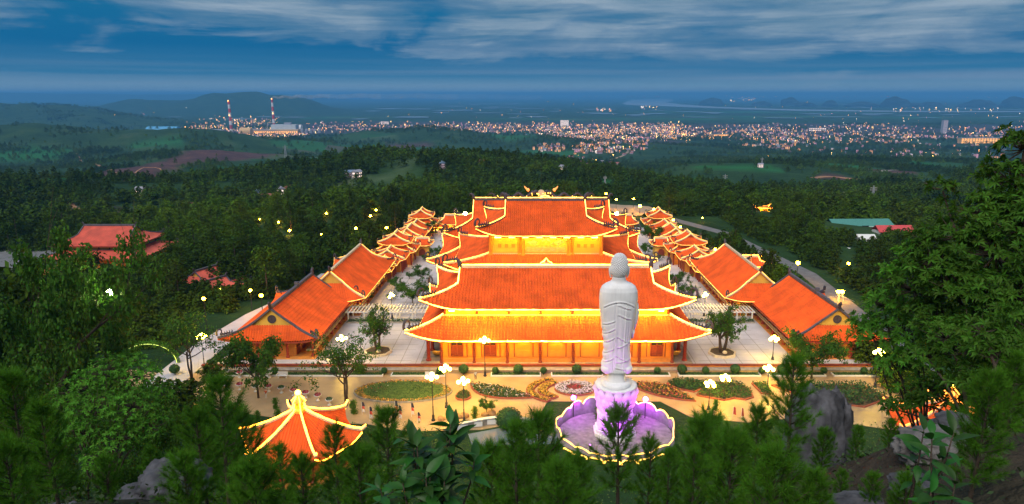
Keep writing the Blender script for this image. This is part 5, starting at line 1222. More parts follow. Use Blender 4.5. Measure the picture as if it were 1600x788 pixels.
# ------------------------------------------------------------------ trees
def unit(v): return v/(np.linalg.norm(v, axis=-1, keepdims=True)+1e-9)
def needles(name, C, D, n, ln, wd, g, spread=1.0, mm=None):
    """needle tufts: n needles at every shoot C pointing round its direction D"""
    k = len(C); C = np.repeat(C, n, 0); D = np.repeat(D, n, 0); m_ = k*n
    d = unit(D*.8 + unit(g.normal(size=(m_, 3)))*spread*g.uniform(.4, 1.1, (m_, 1)) + np.array([0, 0, .12]))
    b = C - D*g.uniform(0, .9, (m_, 1))*ln; t = b + d*ln*g.uniform(.7, 1.25, (m_, 1)); t[:, 2] -= .06*ln
    s = unit(np.cross(d, g.normal(size=(m_, 3))))*wd*.5
    V = np.stack([b-s, b+s, t], 1); return tri_mesh(name, V.reshape(-1, 3), 3, mm or m_needle)
def pine(seed, h, base=.3, spread=.24, tufts=None, n=95, ln=.42, wd=.015):
    g = np.random.default_rng(seed); b = MB(); ph = g.uniform(0, 6); lean = g.uniform(-.02, .02, 2)*h
    tr = lambda z: np.array([lean[0]*math.sin(z/h*2+ph), lean[1]*math.sin(z/h*2.4+ph), z])
    b.tube([tr(h*i/10) for i in range(11)], [.018*h*(1-.9*i/10)+.012 for i in range(11)], 7)
    C = []; D = []; z = base*h
    while z < h*.97:
        f = (z-base*h)/(h*(1-base)); L_ = spread*h*(1.0-f)**.75*(.55+.45*min(1, f*3))+.16*ln*4
        k = int(g.integers(4, 7)); a0 = g.uniform(0, 6)
        for i in range(k):
            a = a0+2*pi*i/k+g.normal(0, .25); l = L_*g.uniform(.65, 1.15); up = .25+.75*f+g.normal(0, .12)
            dv = np.array([math.cos(a), math.sin(a), up]); p0 = tr(z); pts = [p0+dv*l*t+np.array([0, 0, .22*l*t*t]) for t in (0, .35, .7, 1.)]
            b.tube(pts, [.012*l+.012, .010*l+.01, .008*l+.008, .006], 4)
            m_ = max(2, int(l/(ln*.75)))
            for j in range(m_):
                t = .3+.7*(j+1)/m_; q = p0+dv*l*t+np.array([0, 0, .22*l*t*t])+g.normal(0, .06*l, 3)*(t < .98); C.append(q)
                D.append(unit(dv*np.array([1, 1, .7])+np.array([0, 0, .45])+g.normal(0, .4, 3)*(1 if t < .98 else .2)))
        z += h*(.075-.03*f)*g.uniform(.8, 1.2)
    for q in (.97, 1., 1.02): C.append(tr(h*q)); D.append(np.array([0, 0, 1.]))
    return b.mesh('trunk', m_bark, True), needles('crown', np.array(C), np.array(D), n, ln, wd, g)
PINES = [pine(1, 6., .22, .26), pine(2, 7., .30, .22), pine(3, 5., .18, .30), pine(4, 8., .35, .2), pine(5, 6.5, .5, .2)]
PH = [6., 7., 5., 8., 6.5]
def broad(seed, h, trunk_r, bole, limbs, spread, depth=2, leaf_n=60, lf=.28, cl=.6, mm=None, flat=.5, stems=1, up=.6, sub=3):
    g = np.random.default_rng(seed); b = MB(); tips = []
    def grow(p, d, L_, r_, lev):
        pts = [p]; q = p.copy(); dd = d.copy()
        for i in range(3): dd = unit(dd+g.normal(0, .16, 3)+np.array([0, 0, .06])); q = q+dd*L_/3; pts.append(q.copy())
        b.tube(pts, [r_, r_*.85, r_*.7, r_*.5], 6 if lev else 5)
        if lev > 0:
            for i in range(sub):
                s = pts[3] if i == 0 else pts[g.integers(1, 3)]; nd_ = unit(dd+g.normal(0, .62, 3)); grow(s, nd_, L_*g.uniform(.55, .8), r_*.5, lev-1)
        else: tips.append(q)
        if lev <= 1: tips.append(pts[2])
    for s in range(stems):
        a0 = 2*pi*s/max(1, stems)+g.uniform(0, 1); off = np.array([math.cos(a0), math.sin(a0), 0])*(.0 if stems == 1 else trunk_r*.9)
        tilt = np.array([math.cos(a0), math.sin(a0), 0])*(.06 if stems == 1 else .28); top = off+np.array([tilt[0]*h*bole, tilt[1]*h*bole, h*bole])
        b.tube([off*1., off+(top-off)*.5+g.normal(0, .02*h*bole, 3), top], [trunk_r, trunk_r*.8, trunk_r*.62], 8)
        for i in range(limbs):
            a = a0+2*pi*i/limbs+g.normal(0, .25); dv = unit(np.array([math.cos(a)*spread, math.sin(a)*spread, up+g.normal(0, .15)])); z = g.uniform(.72, 1.)
            grow(off+(top-off)*z, dv, (h*(1-bole))*g.uniform(.42, .6), trunk_r*.5, depth)
    T = np.array(tips); zc = np.percentile(T[:, 2], 88); T[:, 2] = np.where(T[:, 2] > zc, zc+(T[:, 2]-zc)*.4, T[:, 2]); C = np.repeat(T, leaf_n, 0); o_ = g.normal(size=C.shape); o_ = unit(o_)*g.random((len(C), 1))**.5*cl; o_[:, 2] *= .75; C = C+o_
    d = unit(unit(o_)*.8+np.array([0, 0, .7])+g.normal(0, .45, C.shape))
    return b.mesh('trunk', m_bark, True), leaves('crown', C, d, lf, mm or m_leaf, g, flat)
def tree(name, label, x, y, z, mt, sc=1., rz=None, group=None, cat='tree'):
    t = thing(name, label, cat, (x, y, z), rng.uniform(0, 6.28) if rz is None else rz, group, sc)
    obj('trunk', mt[0], t); obj('crown', mt[1], t); return t
# near slope: placed by where they stand, each rooted on the ground
def slope_pine(px, ytop, Y, v, label, width=.86):
    x, zt = atY(px, ytop, Y); g = hz(x, Y)-.15; h = max(1.2, zt-g); t = tree('pine_tree', label, x, Y, g, PINES[v], group='pines on the near slope')
    t.scale = (h/PH[v]*width, h/PH[v]*width, h/PH[v]); return t
NEAR = [(65, 632, 21, 0, 'round topped pine on a thin trunk at the left edge of the slope'), (14, 590, 27, 1, 'dark pine cut by the left edge of the picture'), (6, 690, 17, 2, 'low dark pine in the bottom left corner'),
 (340, 598, 31, 1, 'tall pine with upright shoots left of the lit pavilion'), (306, 640, 27, 0, 'bushy pine next to the bright broadleaf bush'), (364, 640, 36, 0, 'pine just left of the lit pavilion roof'), (284, 716, 17, 2, 'low needle tuft pine behind the pale left boulder'), (396, 722, 16, 2, 'low pale needled pine below the lit pavilion corner'), (236, 700, 25, 0, 'pine under the bright broadleaf bush'),
 (436, 700, 29, 1, 'dark pine before the front of the lit pavilion, left of its midline'), (522, 668, 37, 3, 'slim pine before the lit pavilion, right of its midline'), (470, 712, 25, 0, 'dense pine below the middle of the lit pavilion'), (602, 646, 31, 1, 'pine between lit pavilion and big-leaved shrub'), (560, 700, 26, 0, 'lower pine between lit pavilion and big-leaved shrub'),
 (838, 650, 29, 0, 'large bushy pine left of the statue terrace'), (806, 668, 25, 1, 'pine between the big-leaved shrub and the statue terrace'), (905, 716, 24, 0, 'pine covering the lower left rim of the terrace'), (764, 700, 30, 2, 'small pine right of the big-leaved shrub'), (872, 728, 20, 2, 'low pine at the bottom below the statue'),
 (968, 642, 33, 4, 'lone pine with a bare trunk right in front of the statue base'), (1016, 690, 33, 3, 'thin young pine right of the lone pine'), (1046, 706, 30, 1, 'young pine at the lower right rim of the terrace'), (1098, 660, 37, 0, 'pine right of the terrace below the lamps'), (1086, 704, 28, 1, 'lower pine right of the terrace'), (1108, 652, 41, 4, 'far small pine under the right pair of lamps'),
 (1243, 562, 23, 1, 'tallest pine with a spear top before the grey boulder'), (1188, 640, 25, 0, 'bushy pine left of the tallest pine'), (1290, 672, 25, 2, 'bright tufted pine beside the foot of the grey boulder'), (1146, 676, 21, 2, 'low pine left of the tallest pine'), (1216, 706, 15, 2, 'pine at the bottom below the tallest pine'), (1318, 735, 18, 0, 'dark pine right below the grey boulder'),
 (1546, 588, 15, 0, 'dark pine in the lower right with pale upright candles'), (1592, 556, 17, 1, 'dark pine cut by the right edge'), (1390, 690, 22, 2, 'low pine on the stony ground at the lower right'), (1462, 700, 24, 2, 'low dark pine under the right pavilion'), (160, 716, 20, 2, 'dark low pine between left rocks'), (1342, 668, 27, 1, 'dark pine in front of the right flank of the grey boulder'), (1420, 742, 15, 2, 'low bushy pine at the bottom, right of the bare patch'), (1520, 700, 18, 0, 'dark pine beside the large-leaved shrub at the lower right'), (1366, 740, 17, 2, 'low pine at the bottom right of the boulder'), (1275, 740, 16, 2, 'low bright pine at the bottom under the boulder')]
for q in NEAR: slope_pine(*q)
def whorls(name, T, D, per, ln, wd, g, mm):
    """rosettes of per long leaves at every twig tip T, spread round its direction D; each leaf is two folded quads"""
    k = len(T); n = k*per; C = np.repeat(T, per, 0); D = np.repeat(unit(D), per, 0); a = np.tile(np.arange(per)*2*pi/per, k)+np.repeat(g.uniform(0, 6, k), per)+g.normal(0, .25, n)
    u = unit(np.cross(D, g.normal(size=(k, 3)).repeat(per, 0))); v = np.cross(D, u); el_ = g.uniform(.05, .75, n)[:, None]
    d = unit((u*np.cos(a)[:, None]+v*np.sin(a)[:, None])*np.cos(el_)+D*np.sin(el_)); L_ = ln*g.uniform(.6, 1.25, n)[:, None]; s_ = unit(np.cross(d, D))*wd*g.uniform(.7, 1.2, n)[:, None]
    m_ = C+d*L_*.5+D*L_*.06; t = C+d*L_-np.array([0, 0, .16])*L_; e = D*wd*.28
    V = np.empty((n, 2, 4, 3)); V[:, 0] = np.stack([C, m_-s_*.5+e, t, m_], 1); V[:, 1] = np.stack([C, m_, t, m_+s_*.5+e], 1)
    return tri_mesh(name, V.reshape(-1, 3), 4, mm)
def lobed_tree(name, label, px0, Y0, lobes, trunk_r, mm, seed, dens=34, per=8, ln=.34, wd=.12, cat='tree', lean=0.):
    """a tree rooted at (bearing px0, distance Y0) whose limbs carry the leaf masses listed as (bearing px, height py, distance, radius in metres)"""
    g = np.random.default_rng(seed); lob = [(np.array([atY(px, py, Y)[0], Y, atY(px, py, Y)[1]]), r_) for px, py, Y, r_ in lobes]
    x0 = (px0-PX0)/FOC*(Y0*1.17); base = np.array([x0, Y0, hz(x0, Y0)-.3]); t = thing(name, label, cat, tuple(base)); b = MB(); T = []; D = []
    low = min(c[2]-r_ for c, r_ in lob); fork = np.array([x0*.6+.4*np.mean([c[0] for c, _ in lob]), Y0, max(base[2]+1.2, base[2]+.55*(low-base[2]))])-base
    b.tube([(0, 0, 0), tuple(fork*.5+g.normal(0, .1, 3)), tuple(fork)], [trunk_r*1.15, trunk_r*.9, trunk_r*.75], 8)
    for c, r_ in lob:
        c = c-base; mid = fork+(c-fork)*.5+g.normal(0, .3, 3)+np.array([0, 0, .4]); q = trunk_r*.34*min(1, r_)
        b.tube([tuple(fork*.96), tuple(mid), tuple(c)], [q*1.4, q, q*.55], 6); n = int(dens*r_*r_)+6
        for i in range(n):
            o = unit(g.normal(size=3)); o[2] = abs(o[2])*.9 if g.random() < .72 else o[2]; lump = 1+.22*math.sin(o[0]*5+i*.01)*math.sin(o[2]*6+seed)
            p = c+o*np.array([1, 1, .82])*r_*(g.uniform(.35, 1.0)**.5)*lump; T.append(p); D.append(unit(o*1.0+np.array([0, 0, .40])+g.normal(0, .45, 3)))
            if i % 3 == 0: b.tube([tuple(c+(p-c)*.1), tuple(c+(p-c)*.6+np.array([0, 0, -.06*r_])), tuple(p)], [q*.4+.008, q*.22+.006, .006], 4)
    b.build('trunk', m_bark, t, True); obj('crown', whorls('crown', np.array(T), np.array(D), per, ln, wd, g, mm), t); return t
lobed_tree('broadleaf_tree', 'bright green bushy broadleaf tree on the left of the slope', 170, 37, [(120, 612, 38, 1.3), (165, 588, 38, 1.5), (215, 590, 38, 1.4), (250, 618, 38, 1.0), (100, 640, 37, 1.1), (150, 640, 36, 1.6), (205, 640, 36, 1.5), (130, 680, 35, 1.3), (185, 690, 35, 1.4), (235, 670, 36, 1.1), (205, 566, 39, .9), (150, 720, 34, 1.0)], .14, m_leaf_b, 21, 60, 7, .22, .085)
bt2 = broad(22, 6.5, .12, .2, 6, 1.1, 3, 70, .12, .5, m_leaf, .45, up=.7)
def slope_tree(px, ytop, Y, mt, h0, label, name='broadleaf_tree', group=None, width=1., cat='tree'):
    x, zt = atY(px, ytop, Y); g = hz(x, Y)-.2; h = zt-g; t = tree(name, label, x, Y, g, mt, group=group, cat=cat); t.scale = (h/h0*width, h/h0*width, h/h0); return t
def crown_at(t, mt, x, y, hw, ztop):
    """scale and move a tree so that its crown, hw metres to either side, stands over (x, y) and tops out at ztop"""
    V = np.empty(len(mt[1].vertices)*3, np.float32); mt[1].vertices.foreach_get('co', V); V = V.reshape(-1, 3); c = np.median(V, 0); a = t.rotation_euler.z
    q = (V[:, 0]-c[0])*math.cos(a)-(V[:, 1]-c[1])*math.sin(a); sx = hw/np.percentile(np.abs(q), 97); dx = sx*(c[0]*math.cos(a)-c[1]*math.sin(a)); dy = sx*(c[0]*math.sin(a)+c[1]*math.cos(a))
    t.location = (x-dx, y-dy, hz(x-dx, y-dy)-.3); t.scale = (sx, sx, (ztop-t.location.z)/V[:, 2].max())
def mtop(mt): return max(v.co.z for v in mt[1].vertices)
bt2 = broad(22, 6.5, .12, .2, 6, 1.1, 3, 70, .12, .5, m_leaf, .45, up=.7)
slope_tree(100, 606, 42, bt2, mtop(bt2), 'dark green low broadleaf tree left of the bright bushy one', width=.62)
slope_tree(250, 610, 46, bt2, mtop(bt2), 'dark broadleaf shrub right of the bright bushy tree', width=.42)
# the big tree on the right
lobed_tree('broadleaf_tree', 'large broadleaf tree with whorled leaves filling the right edge', 1575, 30, [(1600, 235, 31, 1.3), (1585, 290, 31, 1.7), (1545, 335, 31, 1.5), (1610, 360, 30, 2.2), (1500, 372, 31, 1.4), (1555, 400, 30, 2.0), (1470, 420, 31, 1.5), (1510, 455, 30, 2.0), (1580, 470, 29, 2.1), (1445, 378, 32, .9), (1472, 296, 32, .62), (1428, 455, 32, 1.3), (1465, 505, 31, 1.7), (1540, 530, 29, 1.9), (1600, 545, 28, 1.8)], .30, m_leaf, 31, 40, 8, .36, .125)
lobed_tree('broadleaf_tree', 'lower broadleaf tree with pale new leaves left of the large one', 1452, 33, [(1402, 430, 34, 1.1), (1380, 480, 34, 1.3), (1365, 530, 34, 1.2), (1410, 520, 33, 1.5), (1352, 505, 35, .7), (1400, 575, 33, 1.2), (1440, 560, 32, 1.4), (1425, 395, 34, .8)], .17, m_leaf_b, 33, 42, 8, .32, .115)
lobed_tree('broadleaf_tree', 'shadowed broadleaf tree at the right edge under the large one', 1590, 24, [(1560, 560, 25, 1.3), (1600, 600, 24, 1.5), (1500, 585, 27, 1.2), (1620, 520, 25, 1.6), (1455, 610, 28, .8), (1440, 632, 28, .7), (1505, 640, 27, .8), (1400, 640, 30, .7)], .24, m_leaf, 35, 40, 8, .33, .12)
lobed_tree('broadleaf_tree', 'slim dark trunked tree before the right pavilion, left of its twin', 1478, 24, [(1478, 530, 26, 1.1), (1450, 560, 26, .8), (1505, 555, 25, .9)], .17, m_leaf, 37, 34, 8, .30, .11)
lobed_tree('broadleaf_tree', 'slim dark trunked tree before the right pavilion, right of its twin', 1520, 21, [(1535, 520, 23, 1.0), (1560, 560, 22, .9), (1510, 600, 22, .6)], .16, m_leaf, 39, 34, 8, .30, .11)
big2 = broad(33, 13., .26, .28, 7, 1.0, 3, 90, .24, .75, m_leaf, .36, up=.5)
# big-leaved shrubs: every leaf a part
def leaf_mesh(l, w, bend, seed):
    b = MB(); G = []
    for i in range(7):
        v = i/6; ww = w*math.sin(pi*min(.985, v**.85))*.5+.004; z = -bend*v*v*l
        G.append([(-ww, v*l, z+.22*ww), (-ww*.5, v*l, z+.06*ww), (0, v*l, z), (ww*.5, v*l, z+.06*ww), (ww, v*l, z+.22*ww)])
    b.grid(G, flip=True); return b.mesh('leaf', m_leaf_d, True)
ME_LF = [leaf_mesh(.52, .20, .25, 1), leaf_mesh(.44, .18, .5, 2), leaf_mesh(.60, .22, .35, 3)]
def leafy_shrub(px, ytop, Y, label, stems, per, seed, wid):
    g = np.random.default_rng(seed); x, zt = atY(px, ytop, Y); gz = hz(x, Y)-.1; h = zt-gz; t = thing('large_leaved_shrub', label, 'shrub', (x, Y, gz)); b = MB()
    for s in range(stems):
        a = g.uniform(0, 6.28); sp = wid*g.uniform(.15, 1.); hh = h*(1-.38*(sp/wid)**2)*g.uniform(.78, 1.) if s else h*.97
        P = [np.array([.1*math.cos(a), .1*math.sin(a), 0]), np.array([sp*.45*math.cos(a), sp*.45*math.sin(a), hh*.5]), np.array([sp*.9*math.cos(a), sp*.9*math.sin(a), hh*.85]), np.array([sp*math.cos(a), sp*math.sin(a), hh])]
        b.tube(P, [.035, .026, .018, .01], 5)
        for i in range(per):
            u = 1-(i/per)**1.2*.55; f = u*3; k = min(2, int(f)); q = P[k]+(P[k+1]-P[k])*(f-k); az_ = i*2.4+g.normal(0, .3); el_ = (.95 if i < 3 else .45)-.5*(i/per)+g.normal(0, .2)
            o = obj('leaf', ME_LF[g.integers(3)], t, tuple(q)); o.rotation_euler = (el_, g.normal(0, .3), az_); o.scale = (g.uniform(.6, 1.0),)*3
    b.build('stem', m_bark, t, True)
leafy_shrub(672, 662, 11.5, 'large-leaved glossy shrub standing tall at the bottom, left of centre', 19, 13, 3, 1.15)
leafy_shrub(1438, 640, 12.5, 'large-leaved shrub on the stony ground at the lower right', 5, 8, 5, .9)
leafy_shrub(1500, 690, 11, 'small large-leaved shrub beside dark trunks at the lower right', 3, 6, 8, .5)
# rocks
def rock(name, label, parts, x, y, z, m_=None):
    b = MB()
    for p in parts: b.crag(*p[:6], seed=int(p[6]))
    tag(b.build(name, m_ or m_rock, None, True, loc=(x, y, z)), label, 'rock')
xr, zr = atY(1290, 588, 33); g = hz(xr, 33)
hh = zr-g
rock('grey_boulder', 'tall grey weathered boulder behind the tallest pine', [(-.3, 0, hh*.42, 1.5, 1.3, hh*.52, 1), (.9, .2, hh*.40, .9, 1.0, hh*.50, 2), (1.6, -.3, hh*.12, 1.6, 1.4, hh*.36, 3), (-1.0, .2, hh*.62, .8, .8, hh*.26, 4)], xr, 33, g)
xr, zr = atY(255, 716, 24); g = hz(xr, 24)
rock('pale_boulder', 'pale slanting boulder at the bottom left between pines', [(.2, 0, (zr-g)*.36, 1.25, 1.2, max(.7, (zr-g)*.52), 5), (-.8, -.4, .1, .9, .9, .8, 6)], xr, 24, g)
for i, (px, py, Y, s_) in enumerate([(1400, 770, 15, .7), (1450, 740, 19, .9), (1345, 765, 17, .6), (1090, 780, 16, .4), (50, 640, 34, 1.0), (80, 700, 24, .9), (110, 690, 27, .6), (1520, 770, 13, .5), (1480, 720, 21, .7), (1425, 755, 17, .5)]):
    x = (px-PX0)/FOC*(Y*1.12); g = hz(x, Y)
    rock('slope_rock', ['flat pale rock at the bottom below the right-hand large-leaved shrub', 'pale rock on the stony ground under the big right tree', 'small rock below the dark pine right of the boulder', 'small stone at the bottom edge right of the statue', 'pale rock under the far-left trees', 'pale rock behind the thin trunked left pine', 'smaller rock right of the thin trunked left pine', 'rock by the dark trunks at the lower right', 'rock behind the large-leaved shrub at lower right', 'little rock beside the flat pale rock at lower right'][i],
         [(0, 0, .1*s_, 1.3*s_, 1.0*s_, .6*s_, 10+i), (.7*s_, .2, 0, .8*s_, .7*s_, .45*s_, 30+i)], x, Y, g, m_rock if i > 1 else mat('pale_rock', (.15, .14, .135), .9, .5, 1.5, 1.))
# undergrowth of the near slope
n = 70000; ux = rng.uniform(-62, 62, n); uy = rng.uniform(4, 78, n); k = np.abs(ux) < 6+uy*.95; ux, uy = ux[k], uy[k]; cl = fbm(ux/5, uy/5, 3); k = cl > -.10; ux, uy = ux[k], uy[k]
C = np.c_[ux, uy, height(ux, uy)+rng.uniform(.0, .6, len(ux))]; d = unit(rng.normal(0, .7, C.shape)+np.array([0, 0, 1.]))
tag(obj('undergrowth', leaves('undergrowth', C, d, .17, mat('undergrowth_leaves', (.03, .055, .016), .8, .4, .4, island=.4), rng, .35)), kind='stuff')
n = 9000; ux = rng.uniform(-62, 70, n); uy = rng.uniform(74, 104, n); k = ~((np.abs(ux-4) < 18) & (uy > 90)); ux, uy = ux[k], uy[k]
C = np.c_[ux, uy, height(ux, uy)+rng.uniform(.0, .4, len(ux))]; d = unit(rng.normal(0, .7, C.shape)+np.array([0, 0, 1.]))
tag(obj('garden_ground_cover', leaves('garden_ground_cover', C, d, .34, m_lawn, rng, .35)), kind='stuff')

# trees of the courts and the plaza
c1 = broad(41, 6.5, .30, .34, 5, .9, 2, 20, .26, .55, m_leaf, .5, stems=2, up=.7); c2 = broad(42, 5.5, .12, .3, 6, .9, 3, 15, .24, .5, m_leaf, .5); c3 = broad(43, 8.5, .14, .42, 4, .8, 2, 20, .24, .7, m_leaf, .5, stems=2, up=.8)
def plaza_tree(px, py, z, ytop, mt, label, name='garden_tree', w=1., planter=False):
    x, y = at(px, py, z); h = atY(px, ytop, y)[1]-z; k = h/mtop(mt); t = tree(name, label, x, y, z, mt, cat='tree', group=None); t.scale = (k*w, k*w, k)
    if planter:
        p = thing('octagonal_planter', 'cream octagonal planter holding the courtyard tree, ' + planter, 'planter', (x, y, z))
        b = MB(); b.lathe([(2.9, 0), (2.9, .5), (2.55, .5), (2.55, .35)], 8); b.build('kerb', m_cap_l, p); MB().lathe([(2.55, .0), (2.5, .42)], 8).build('soil', m_soil, p); b = MB(); b.blob(.3, -.9, .6, .5, .4, .4, 2, .2); b.build('stone', m_cap_l, p)
plaza_tree(591, 551, .8, 482, c1, 'gnarled twin-stemmed tree in the planter of the left forecourt', w=.58, planter='left forecourt'); plaza_tree(1128, 553, .8, 478, c1, 'gnarled twin-stemmed tree in the planter of the right forecourt', w=.62, planter='right forecourt')
plaza_tree(645, 478, .8, 440, c2, 'round leafy tree beyond the left pergola')
plaza_tree(404, 622, 0, 523, c2, 'leafy street tree on a thin trunk before the left side hall', w=.68); plaza_tree(541, 634, 0, 528, c3, 'slender two-stemmed tree right of the goblet urns', w=1.); plaza_tree(300, 592, 0, 492, c3, 'slender yellowish tree beside the arch road', w=.9); plaza_tree(1268, 592, 0, 520, c2, 'olive green tree before the right side hall', w=.85)
for i, (px, py, yt) in enumerate([(700, 392, 372), (660, 442, 418), (685, 405, 385), (1008, 400, 380), (1020, 385, 352), (1060, 455, 425), (1032, 372, 345), (632, 402, 378), (1000, 425, 405), (672, 372, 345), (1078, 468, 446), (1022, 440, 424), (617, 452, 433)]):
    plaza_tree(px, py, .8, yt, c2, 'small court tree ' + ['beside the left gallery porch', 'on the open left court', 'at the corner of the left rear court', 'on the right rear court by the tower', 'tallest in the right rear court', 'in front of the right gallery gate', 'far back in the right rear court', 'beside the left gallery gate', 'close behind the statue head', 'far back in the left rear court', 'near the right pergola lamp', 'by the curled roof corner right of the statue', 'behind the left pergola'][i], 'court_tree', .8)
for i, (px, py) in enumerate([(640, 436), (652, 424), (664, 408), (672, 398), (628, 452), (612, 470), (1050, 440), (1040, 425), (1030, 408), (1022, 395), (1066, 458), (1086, 472), (700, 362), (1012, 362), (576, 470), (1150, 470)]):
    x, y = at(px, py, .8); tree('court_shrub', 'dark potted shrub %s of the %s court' % (['by the gallery steps', 'second along the gallery', 'third along the gallery', 'farthest along the gallery', 'behind the pergola', 'beside the pergola end'][i % 6], 'left' if i < 6 or i in (12, 14) else 'right'), x, y, .8, c2, .42, cat='shrub', group='potted shrubs of the rear courts')
cyp = needles('crown', np.c_[rng.normal(0, .28, (260, 2)), rng.uniform(.2, 2.6, 260)]*np.array([1, 1, 1]), unit(rng.normal(0, .5, (260, 3))+np.array([0, 0, .8])), 26, .28, .02, rng)
ME_CT = MB().tube([(0, 0, 0), (0, 0, 2.4)], .07, 5).mesh('trunk', m_bark)
for i, (px, py) in enumerate([(431, 640), (403, 660), (435, 662), (553, 648), (596, 660), (1118, 642), (935, 655), (742, 655)]):
    x, y = at(px, py, 0); tree('dwarf_conifer', 'small dark garden conifer ' + ['behind the goblet urns', 'on the lawn left of the lit pavilion', 'near the left hip of the lit pavilion', 'right of the lit pavilion', 'by the feather banners', 'beside the white rim stone on the right', 'by the terrace, left of the statue', 'at the lamp post by the boulders'][i], x, y, 0, (ME_CT, cyp), rng.uniform(.75, 1.1), cat='conifer')
x, y = at(795, 668, 0); t = thing('dome_bush', 'large clipped dome bush beside the small pool', 'shrub', (x, y, 0)); obj('foliage', leaf_ball_mesh('foliage', 2.2, 2600, .24, m_hedge, .85, 5), t, (0, 0, 1.5)); obj('bush_core', ME_CORE, t, (0, 0, 1.5), 0, 2.6); MB().tube([(0, 0, 0), (0, 0, 1.2)], .2, 6).build('trunk', m_bark, t)
x, y = at(760, 645, 0); tree('garden_tree', 'small dark leafy tree above the garden boulders', x, y, 0, c2, .5)

# ------------------------------------------------------------------ woods round the compound: trees one by one
def mid_pine(seed, h, r_, n, lf, mm, low=.35):
    g = np.random.default_rng(seed); b = MB(); b.tube([(0, 0, -.5), (.1, 0, h*.5), (0, .1, h*.93)], [.2, .15, .05], 6); C = []
    for i in range(int(16)):
        f = g.uniform(0, 1); z = h*(low+(1-low)*f); q = r_*(1.05-f)**.7*g.uniform(.25, .95); a = g.uniform(0, 6.28); p = np.array([q*math.cos(a), q*math.sin(a), z]); b.tube([(0, 0, z-.4), p], [.05, .02], 4)
        m_ = n//16; o = g.normal(0, 1, (m_, 3))*np.array([r_*.30, r_*.30, r_*.17]); C.append(p+o)
    C = np.concatenate(C); d = unit(g.normal(0, .6, C.shape)+np.array([0, 0, .9])); return b.mesh('trunk', m_bark), leaves('crown', C, d, lf, mm, g, .5)
MIDP = [mid_pine(i, 11., 2.9, 760, .62, m_pine, .35) for i in range(4)]; MIDB = [mid_pine(10+i, 9.5, 3.6, 820, .62, m_broad, .25) for i in range(3)]
CLEAR = [(84, 342, 252, 398, 236), (15, 365, 100, 402, 262), (300, 405, 368, 440, 186), (226, 436, 250, 456, 175), (345, 415, 392, 430, 190), (160, 445, 186, 480, 128), (306, 458, 330, 480, 150), (380, 444, 420, 480, 170), (1290, 335, 1420, 358, 300), (1240, 400, 1256, 440, 190), (1318, 404, 1334, 420, 205), (1302, 448, 1324, 480, 172), (1162, 396, 1186, 416, 205), (1184, 320, 1203, 338, 345), (190, 535, 290, 585, 130), (1316, 385, 1330, 404, 260), (1340, 360, 1368, 374, 260), (300, 490, 440, 560, 200)]
CLEAR += [(px-3, py-4, px+3, py+4, Y) for px, py, Y in [(453, 368, 262), (436, 356, 285), (407, 353, 300), (511, 345, 300), (556, 358, 262), (502, 366, 250), (579, 340, 290), (588, 334, 305), (604, 356, 255), (1117, 393, 225), (1097, 350, 285), (1037, 338, 300), (1052, 348, 280), (1063, 356, 265)]]
def pix(x, y, z):
    q = CAM_H-z; d = y*CP+q*SP; return PX0+FOC*x/d, PY0+FOC*(q*CP-y*SP)/d
def blocked(x, y, h, r_):
    g = hz(x, y); p1 = pix(x, y, g+h); p0 = pix(x, y, g); w = r_*FOC/y*.8
    return any(y < c[4]+3 and p0[0]+w > c[0] and p0[0]-w < c[2] and p1[1] < c[3] and p0[1] > c[1] for c in CLEAR)
def onroad(x, y):
    return (abs(x+68) < 6.5 and 112 < y < 165) or (abs(x+62) < 5 and 160 < y < 205) or (-150 < x < -60 and 112 < y < 137) or (74 < x < 90 and 112 < y < 240) or (52 < x < 84 and 240 < y < 300) or (24 < x < 62 and 290 < y < 400) or (-165 < x < -128 and 214 < y < 252) or (-250 < x < -160 and 228 < y < 275)
pts = []
def fill(n, x0, x1, y0, y1, dmin):
    tries = 0; k = 0
    while k < n and tries < 40000:
        tries += 1; y = y0+(y1-y0)*rng.random()**1.25; x = rng.uniform(x0, x1)
        if abs(x-0) > y*.92+25: continue
        if (-63 < x < 74 and y < 162) or (-57 < x < 63 and y < 200) or (-51 < x < 57 and y < 285): continue
        if onroad(x, y) or any((x-a)**2+(y-b)**2 < dmin*dmin for a, b, *_ in pts): continue
        h = rng.uniform(8, 13) if y > 130 else rng.uniform(7, 10.5)
        if blocked(x, y, h, 3.): continue
        pts.append((x, y, h)); k += 1
fill(190, -230, -50, 92, 330, 4.6); fill(170, 60, 240, 108, 330, 4.6); fill(60, -66, 60, 304, 360, 5.)
labL, labR = 'pine among the dark trees of the wood left of the temple', 'pine among the dark trees of the wood right of the temple'
MARKS = [('beside the unlit two-tier temple', -146, 233), ('beyond the unlit two-tier temple', -150, 285), ('by the grey yard on the left', -195, 240), ('round the pinkish woodland shrines', -100, 178), ('along the pale fenced path', -95, 216), ('beyond the pale fenced path', -90, 265), ('by the lit garland arch', -85, 132), ('round the bright greenish lamp', -82, 112), ('at the left edge of the wood', -125, 150), ('outside the left side hall', -68, 150),
         ('outside the lit side hall on the left', -62, 185), ('outside the left lit gallery', -58, 235), ('far behind the left lit gallery', -60, 310), ('behind the rear hall', 0, 325), ('by the lit road behind the rear hall', 50, 325), ('outside the right lit gallery', 68, 235), ('outside the lit side hall on the right', 72, 185), ('outside the right side hall', 85, 145), ('round the lamp mast on the right', 95, 165), ('in front of the green roofed shed', 140, 260), ('beyond the green roofed shed', 160, 310), ('round the small white statue', 105, 225), ('at the right edge of the wood', 165, 185), ('under the big tree at the right', 130, 135)]
